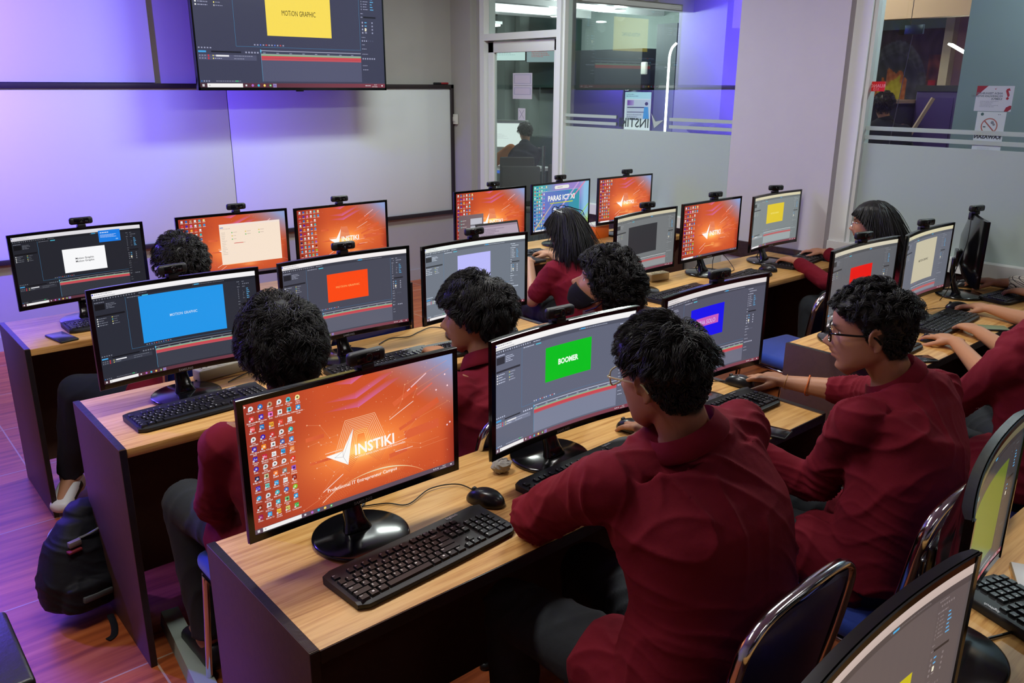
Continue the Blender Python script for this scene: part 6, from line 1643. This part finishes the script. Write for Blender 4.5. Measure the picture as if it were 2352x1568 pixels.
person('distant person in a dark shirt with orange sleeves at a computer beyond the glass door', (6.55, 6.95, 0),
  Hm((6.80, 7.11, 1.165), -15, -22, 0, .98), (6.74, 7.04, 1.03), [(6.45, 6.80, .50), (6.52, 6.86, .72), (6.68, 6.98, .93)],
  [(6.54, 7.08, .95), (6.84, 6.88, .94)], [(6.46, 7.32, .80), (6.98, 7.10, .80)], [(6.55, 7.52, .78), (6.95, 7.35, .79)],
  [dict(d=(.5, 1, 0), n=z3, curls=TYPE), dict(d=(0, 1, 0), n=z3, curls=TYPE)], ST['p8'], vox=.012, jvox=.014, cloth=NAVY, legs=None, seed=60, det=.5, foldamp=.004)
far = bpy.data.objects.get('person.011') or [q for q in COL.objects if q.name.startswith('person')][-1]
b = MB(); b0 = np.array((6.55, 6.95, 0)); b.capsule([np.array((6.53, 7.08, .955)) - b0, np.array((6.46, 7.32, .80)) - b0, np.array((6.54, 7.49, .785)) - b0], [.080, .068, .055], 16); b.build('sleeve', mat('orange sleeve', (214, 122, 40), .8), far)['label'] = 'orange sleeve'
# hanging signs of the far room
def sign(x, y, z, w, h, draw, lab, rz=PI/2 * -1, name='hanging_sign', th=.02):
    t = empty(name, (x, y, z), rz, lab, 'sign'); b = MB(); b.box((-w/2, 0, 0), (w/2, th, h)); b.build('sign_board', M['paper'], t)
    d = Disp(w * .99, h * .99, 1000, int(1000 * h / w), R=0); draw(d, 1000, 1000 * h / w); me = d.mesh('sign_print'); me.materials.clear(); me.materials.append(PRINT); link('sign_print', me, t, (0, -.0006, h * .005)); return t
PRINT = vcol_mat('printed ink', .5, .3)
LIT = vcol_emit('lit sign face', 1.0)
t = empty('ceiling_screen', (8.6, 9.55, 2.13), -1.0, 'bright screen hanging high at the left beyond the glass door', 'screen'); b = MB(); b.box((-.28, 0, 0), (.28, .04, .26)); b.build('housing', M['blkm'], t)
d_ = Disp(.54, .24, R=0); d_.rect(0, 0, 1920, 1080, (214, 236, 232), 0); d_.greek(100, 100, 6, 60, 1500, (180, 205, 205), 1, 3); link('lit_screen', d_.mesh('lit_screen'), t, (0, -.001, .01))
t = empty('ceiling_screen', (8.8, 8.98, 2.10), -1.0, 'pale screen hanging high at the right beyond the glass door', 'screen'); b = MB(); b.box((-.26, 0, 0), (.26, .04, .24)); b.build('housing', M['blkm'], t)
d_ = Disp(.5, .22, R=0); d_.rect(0, 0, 1920, 1080, (150, 168, 172), 0); d_.greek(300, 200, 5, 60, 1200, (190, 110, 110), 1, 5); link('lit_screen', d_.mesh('lit_screen'), t, (0, -.001, .01))
# mural wall, pillar, cabinets seen through the second window
def mural(u, v):
    x = (u - .5) / .36; y = max(0, ((1 - v) * 1.85 + .55 - 1.40) / .88); rr = math.hypot(x, y)
    n = math.sin(u * 31 + 3 * math.sin(v * 17)) * math.sin(v * 27 + 2 * math.sin(u * 23)); n2 = math.sin(u * 90 + v * 50) * math.sin(v * 110 - u * 40)
    c = np.array((74, 56, 52.)) + 14 * n
    if rr < 1.0: c = np.array((92, 92, 88.)) + 20 * n + 12 * n2
    if rr < .84: c = np.array((70, 70, 68.)) + 18 * n
    if rr < .60 + .08 * n and x < .35: c = np.array((196, 108, 44.)) + 20 * n2
    if rr < .50 + .08 * n and x < .22: c = np.array((206, 186, 36.)) + 12 * n2
    if u > .80 and .15 < v < .6: c = c * .5 + np.array((170, 84, 30.)) * .5 * (1 + .5 * n)
    if abs(u - .86) < .03 and .3 < v < .42: c = np.array((200, 50, 30.))
    return np.clip(c, 0, 255)
t = empty('painted_mural', (9.56, 3.62, .55), -PI/2, 'graffiti mural with a grey arch around a yellow-orange glow, beyond the second window', 'mural')
b = MB(); b.box((-.62, 0, 0), (.62, .03, 1.85)); b.build('mural_board', M['paper'], t)
dmu = Disp(1.24, 1.85, 1000, 1500, R=0); dmu.bg(mural, 90, 120); me = dmu.mesh('mural_paint'); me.materials.clear(); me.materials.append(PRINT); link('mural_paint', me, t, (0, -.001, 0))
b = MB(); b.box((9.0, 2.78, 0), (9.12, 2.87, 2.95)); struct(b.build('wall_beyond_post', mat('cream post', (196, 180, 158), .8)))
b = MB(); b.box((9.2, .6, 0), (9.6, 2.84, 2.95)); struct(b.build('wall_beyond_rose', mat('rose brown wall', (150, 112, 118), .85)))
t = empty('cabinet', (8.75, 2.55, 0), 0, 'dark violet-lit cabinet beyond the second window', 'cabinet'); b = MB(); b.box((-.25, -.5, 0), (.25, .3, 1.72), 0, .01); b.build('cabinet_body', mat('indigo cabinet', (62, 48, 110), .5), t); b = MB(); b.box((-.26, -.51, 1.72), (.26, .31, 1.78)); b.build('cabinet_top', dk, t)  # body and doors have an even indigo base colour
for s in (-1, 1): b = MB(); b.box((-.262, -.10 + s * .195 - .18, .08), (-.25, -.10 + s * .195 + .18, 1.66)); b.build('door', mat('indigo cabinet door', (66, 50, 120), .5), t)
t = empty('counter', (8.5, 3.24, 0), 0, 'dark counter with a sandy top beyond the second window', 'counter'); b = MB(); b.box((-.3, -.33, 0), (.3, .30, 1.60)); b.build('counter_body', mat('charcoal board', (44, 42, 46), .6), t); b = MB(); b.box((-.42, -.38, 1.60), (.42, .34, 1.63)); b.build('counter_top', mat('sand board', (150, 122, 96), .7), t)
P0, P1_ = np.array((8.1, 2.50, 1.66)), np.array((7.9, 2.76, .95)); c = (P0 + P1_) / 2
b = MB(); b.tube([P0 - c, P1_ - c], .022, 4); o = b.build('wooden_batten', mat('pale batten', (186, 166, 148), .7), None, tuple(c)); tag(o, 'pale wooden batten leaning diagonally beyond the second window', 'batten')
person('dark-haired distant person in a navy top beyond the left end of the second window', (7.75, 2.78, 0),
  Hm((7.75, 2.82, 1.585), -60, -10, 0, 1.05), (7.74, 2.79, 1.46), [(7.72, 2.78, .90), (7.72, 2.78, 1.08), (7.73, 2.78, 1.34)],
  [(7.66, 2.96, 1.37), (7.80, 2.62, 1.37)], [(7.62, 3.06, 1.08), (7.80, 2.50, 1.08)], [(7.86, 3.0, 1.02), (7.98, 2.58, 1.02)], [None, None], ST['p8'], vox=.014, jvox=.015, cloth=NAVY, seed=66, det=.5, foldamp=.003,
  legs=[((7.70, 2.87, .90), (7.72, 2.88, .50), (7.70, 2.88, .10), (7.82, 2.86, .06)), ((7.72, 2.68, .90), (7.74, 2.68, .50), (7.72, 2.68, .10), (7.84, 2.66, .06))])
b = MB(); b.box((5.6, -4.2, 0), (5.7, 1.27, 2.95)); struct(b.build('wall_beyond_blue', mat('blue grey partition', (128, 142, 150), .85, noise=.04, nscale=4)))
b = MB(); b.box((-.05, -.3, -.008), (.05, .3, .008)); o = empty('light_line', (8.4, 2.28, 2.03)); lb_ = b.build('tube', ew, o); lb_.rotation_euler = (.5, 0, 0); b = MB(); b.tube([(0, 0, 0), (0, 0, .92)], .004, 6); b.build('hanging_wire', M['cable'], o); tag(o, 'short bright slanting lamp line beyond the second window', 'lamp')
# patch fitting on the second window, papers and stickers on the glass
t = empty('glass_fitting', (WX + .04, 1.015, 2.045), 0, 'dark metal patch fitting high on the second window glass', 'fitting'); b = MB(); b.box((-.012, -.055, 0), (.012, .045, .05), 0, .003); b.build('fitting_body', mat('dark steel', (70, 74, 78), .3, metal=.7), t)
b = MB(); b.tube([(0, .02, .05), (0, .015, .70)], .002, 6); b.tube([(0, 0, 0), (0, .05, -.62)], .002, 6); b.build('glass_joint', M['chrome'], t)
def paper(y0, z0, y1, z1, draw, lab, name='paper_notice', x=WX + .0275):
    w, h = abs(y1 - y0), z1 - z0; t = empty(name, (x - .0012, (y0 + y1) / 2, z0), -PI/2, lab, 'notice')
    b = MB(); b.box((-w/2, .0001, 0), (w/2, .0009, h)); b.build('sheet', M['paper'], t)
    H = int(1000 * h / w); d = Disp(w, h, 1000, H, R=0); draw(d, H); me = d.mesh('sheet_print'); me.materials.clear(); me.materials.append(PRINT); link('sheet_print', me, t)
lav = (176, 168, 190)
def n1(d, H):
    d.rect(0, 0, 1000, H, (190, 186, 200), 0)
    for a, b_ in ((.05, .42), (.55, .84)):
        d.rect(60, H * a, 880, H * (b_ - a), (160, 158, 180), 1); d.rect(110, H * (a + .03), 780, H * (b_ - a - .06), (186, 178, 196), 2)
    d.rect(60, H * .475, 920, 10, (60, 60, 66), 2)
paper(4.393, 1.651, 4.145, 1.862, n1, 'double framed sheet taped to the glass door at eye height', x=WX + .026)
def n2(d, H):
    d.rect(0, 0, 1000, H, (196, 194, 206), 0); d.line(180, H * .15, 820, H * .85, 60, (150, 146, 166), 1); d.line(820, H * .15, 180, H * .85, 60, (150, 146, 166), 1)
paper(4.322, 1.475, 4.228, 1.575, n2, 'small sheet with a grey cross on the glass door', x=WX + .026)
def s1(d, H):
    d.rect(0, 0, 1000, H, (214, 34, 36), 0); d.rect(0, 0, 210, H, (216, 212, 210), 1); d.poly([(30, H * .5), (90, H * .8), (190, H * .12), (100, H * .52)], (196, 30, 36), 2)
    V, F = text_mesh('RUANG', .02); V = V.copy(); V[:, 0] *= -1; V = V * 170; P = np.stack([V[:, 0] - V[:, 0].min() + 430, -V[:, 1] + H * .60], 1); d.put(P, F, (236, 150, 150), 2)
    V, F = text_mesh('113', .02); V = V.copy(); V[:, 0] *= -1; V = V * 150; P = np.stack([V[:, 0] - V[:, 0].min() + 560, -V[:, 1] + H * .93], 1); d.put(P, F, (236, 150, 150), 2)
paper(1.272, 1.742, 1.121, 1.796, s1, 'red and white sticker with reversed RUANG on the second window', 'window_sticker', x=WX + .017)
def mir(d, s, x, y, size, col, bold=.02, al='C'):
    V, F = text_mesh(s, bold); V = V.copy(); V[:, 0] *= -1; V = V * size; x0 = V[:, 0].min(); x1 = V[:, 0].max()
    P = np.stack([V[:, 0] - ((x0 + x1) / 2 if al == 'C' else x1) + x, -V[:, 1] + y], 1); d.put(P, F, col, 3)
def s3(d, H):
    d.rect(0, 0, 1000, H, (172, 182, 186), 0); d.poly([(0, 0), (300, 0), (0, H * .42)], (130, 34, 44), 1); d.poly([(820, H), (860, H * .84), (960, H * .76), (1000, H * .78), (1000, H * .90), (920, H)], (130, 34, 44), 1)
    d.poly([(480, 70), (510, 110), (550, 30), (515, 80)], (150, 40, 50), 2); mir(d, '?', 850, H * .52, 420, (140, 36, 46), .03)
    for i, t_ in enumerate(('ANDA TERHUBUNG', 'KE JARINGAN INTERNET', 'KAMPUS')): mir(d, t_, 720, H * (.33 + .11 * i), 78, (96, 108, 114), .03, 'R')
    d.greek(140, H * .60, 5, 20, 620, (132, 142, 148), 2, 5)
paper(.623, 1.648, .443, 1.775, s3, 'white notice with dark red corners and a reversed question mark', 'window_notice', x=WX + .017)
def s4(d, H):
    d.rect(0, 0, 1000, H, (178, 192, 192), 0); d.disc(180, 90, 55, (60, 90, 90), 1, 14); d.greek(720, 80, 1, 30, 160, (110, 120, 124), 1, 3)
    cx, cy_, R_ = 480, H * .33, 290
    d.put([(cx + r_ * math.cos(2*PI*i/40), cy_ + r_ * math.sin(2*PI*i/40)) for i in range(40) for r_ in (R_, R_ - 42)], [(2*i, 2*i+1, (2*i+3) % 80, (2*i+2) % 80) for i in range(40)], (150, 96, 84), 2)
    d.line(cx - 200, cy_ - 200, cx + 200, cy_ + 200, 44, (140, 84, 74), 3); d.rect(cx - 210, cy_ + 10, 90, 40, (50, 60, 64), 2); d.disc(cx + 90, cy_ - 130, 60, (110, 120, 122), 2); d.disc(cx + 150, cy_ - 60, 46, (110, 120, 122), 2)
    mir(d, 'KAWASAN', 480, H * .62, 190, (40, 50, 54), .04); d.greek(250, H * .72, 1, 60, 460, (90, 100, 104), 3, 9); d.greek(200, H * .84, 3, 26, 520, (150, 164, 166), 2, 5)
paper(.602, 1.425, .460, 1.645, s4, 'no smoking notice, its lettering reversed, below the question mark notice', 'window_notice', x=WX + .0172)
b = MB()
# ---- floor things in the class room
t = empty('backpack', (-.09, 1.63, 0), .25, 'black backpack standing on the floor against the desk side', 'backpack')
b = MB(); b.capsule([(-.01, 0, .10), (0, 0, .20), (.02, .02, .34), (.04, .03, .42)], [(.145, .10), (.155, .11), (.125, .09), (.085, .06)], 30, 0, (0, 1, 0), 2.6, .6); b.capsule([(-.02, -.09, .10), (-.01, -.10, .20)], [(.11, .045), (.10, .04)], 20, 0, (0, 1, 0), 2.6, .6); b.ellipsoid((.07, .05, .46), (.075, .06, .05), 18)
V, N, Q = remesh(b, .007, 3); V = V + N * (.007 * ripple(V, 1.2, [.6, .2, 1], 50, 1.2, 3))[:, None]; V[:, 2] = np.maximum(V[:, 2], 0)
nyl = cloth_mat('black nylon', (24, 25, 30), .6, .1); link('bag_body', fastmesh('bag_body', V, Q, nyl), t)
t.scale = (.9, .9, .76)
P = [(.04 + .115 * math.cos(a), .03 + .088 * math.sin(a), .405 + .02 * math.cos(a)) for a in np.linspace(0, 2*PI, 30, endpoint=False)]; b = MB(); b.tube(P, .005, 6, 0, False, True); b.build('zip_line', mat('grey piping', (120, 124, 126), .5), t)
b = MB(); b.box((-.085, -.146, .135), (.025, -.125, .162), 0, .003, Matrix.Rotation(.1, 4, 'Y')); b.build('reflective_strip', mat('grey reflective strip', (84, 88, 88), .5), t)
b = MB(); b.box((-.055, -.070, .375), (-.01, -.050, .402), 0, .003); b.build('logo_patch', mat('patch', (120, 110, 104), .7), t); b = MB(); b.box((-.065, -.080, .355), (-.015, -.055, .365), 0, .002); b.build('red_tag', mat('red tag', (120, 30, 36), .7), t)
b = MB(); b.tube(smooth_path([(.02, -.13, .02), (.0, -.19, .008), (-.03, -.24, .006), (-.06, -.25, .006)]), [(.012, .004)] * 25, 6); b.tube(smooth_path([(.08, -.12, .18), (.07, -.16, .14), (.06, -.165, .10)]), [(.006, .003)] * 17, 6); b.build('strap', nyl, t)
t = empty('cable_trunking', (.075, 1.02, 0), -.10, 'pale grey floor trunking beside the chrome chair leg', 'trunking'); b = MB(); b.prism([(-.035, 0), (.035, 0), (.028, .05), (-.028, .05)], -.35, .16, 0, Matrix.Rotation(PI/2, 4, 'X')); b.build('trunking_cover', mat('pale green grey plastic', (158, 172, 160), .5), t)
t = empty('floor_cabinet', (-.605, .60, 0), 0, 'dark corner of a case cut by the lower left edge', 'case'); b = MB(); b.box((-.2, -.15, 0), (.2, .15, .62), 0, .01); b.build('case_body', M['edge'], t)
# emblem on the jacket at the right edge
Mi = np.array(Matrix.Translation(-Vector(BS9)))
b = MB(); Me = Matrix.Translation(Vector((2.185, -.285, .80)) - Vector(BS9)) @ Matrix.Rotation(-1.2, 4, 'Z') @ Matrix.Rotation(PI/2 - .1, 4, 'X')
b.add(xf([(0, .03, 0), (.012, .0, 0), (.022, 0, 0), (.048, .06, 0), (.017, .022, 0)], Me), [(0, 1, 2, 3, 4)]); b.text('INSTIKI', .016, Me @ Matrix.Translation((0, -.03, 0)), 0, .02); e9 = b.build('chest_emblem', M['leg'], o9); e9['label'] = 'white printed chest emblem'

spot(4.95, .2, 2.9, 'downlight out of sight near the blue grey partition', 60, (.85, .95, 1))  # lamp added to brighten the partition
spot(7.3, 3.3, 2.9, 'added unseen lamp brightening the mural', 34, (1, .88, .74))  # lamp added so that the mural shows up brighter
# ================================================================= light and camera
panel(.3, .9, .9, .3, 28); panel(2.3, .9, .9, .3, 32); panel(2.3, -1.2, .9, .3, 6); panel(.3, -2.4, .9, .3, 3)
panel(2.8, 3.3, .9, .3, 50, (.90, 1, .94)); panel(1.6, 3.0, .9, .3, 9, (.90, 1, .94)); panel(-1.0, .9, .9, .3, 20, (1, .94, .88))  # the leftmost panel is added to brighten the desk side panels
# violet stage lamp high on the left near the board
def stage(x, y, z, tx, ty, tz, e, ang, lab):
    t = empty('stage_light', (x, y, z), 0, lab, 'lamp')
    d = (Vector((tx, ty, tz)) - Vector((x, y, z))).normalized(); qd = d.to_track_quat('-Z', 'Y')
    b = MB(); b.lathe([(0, 0), (.07, 0), (.08, .01), (.08, .14), (.05, .18), (0, .18)], 20, 0, (0, 0, 0), qd.to_matrix().to_4x4()); b.tube([(0, 0, .05), (0, 0, CH - z)], .01, 8); b.build('lamp_body', M['blkm'], t)
    l = bpy.data.lights.new('violet_light', 'SPOT'); l.spot_size = math.radians(ang); l.spot_blend = .6; l.shadow_soft_size = .07; l.energy = e; l.color = (.13, .07, 1.0)
    lo = bpy.data.objects.new('violet_light', l); COL.objects.link(lo); lo.parent = t; lo.location = d * .02; lo.rotation_mode = 'QUATERNION'; lo.rotation_quaternion = qd
stage(-.95, 4.0, 2.5, -.35, 5.15, 2.0, 1500, 108, 'violet stage lamp on the left aimed at the whiteboard')
stage(-1.15, 3.6, 2.4, -.36, 1.4, .5, 400, 34, 'violet stage lamp on the left aimed at the desks')
w = bpy.data.worlds.new('world'); SC.world = w; w.use_nodes = True
w.node_tree.nodes['Background'].inputs[0].default_value = (.5, .52, .6, 1); w.node_tree.nodes['Background'].inputs[1].default_value = .08
f, ps, th, ro = 1891.2353, .7105, .3028, .005
F_ = Vector((math.sin(ps) * math.cos(th), math.cos(ps) * math.cos(th), -math.sin(th)))
R_ = Vector((math.cos(ps), -math.sin(ps), 0)); U_ = R_.cross(F_)
R2 = math.cos(ro) * R_ + math.sin(ro) * U_; U2 = -math.sin(ro) * R_ + math.cos(ro) * U_
cd = bpy.data.cameras.new('camera'); cam = bpy.data.objects.new('camera', cd); COL.objects.link(cam)
cd.sensor_width = 36; cd.lens = f / 2352 * 36; cd.clip_start = .02
Mc = Matrix.Identity(4)
for i in range(3): Mc[i][0] = R2[i]; Mc[i][1] = U2[i]; Mc[i][2] = -F_[i]
Mc[0][3], Mc[1][3], Mc[2][3] = -.5813, -1.228, 1.7716
cam.matrix_world = Mc; SC.camera = cam
SC.view_settings.view_transform = 'Standard'; SC.view_settings.look = 'None'; SC.view_settings.gamma = 1; SC.view_settings.exposure = 0
SC.cycles.max_bounces = 8; SC.cycles.transparent_max_bounces = 16; SC.cycles.caustics_reflective = False; SC.cycles.caustics_refractive = False
SC.cycles.sample_clamp_indirect = 4.0
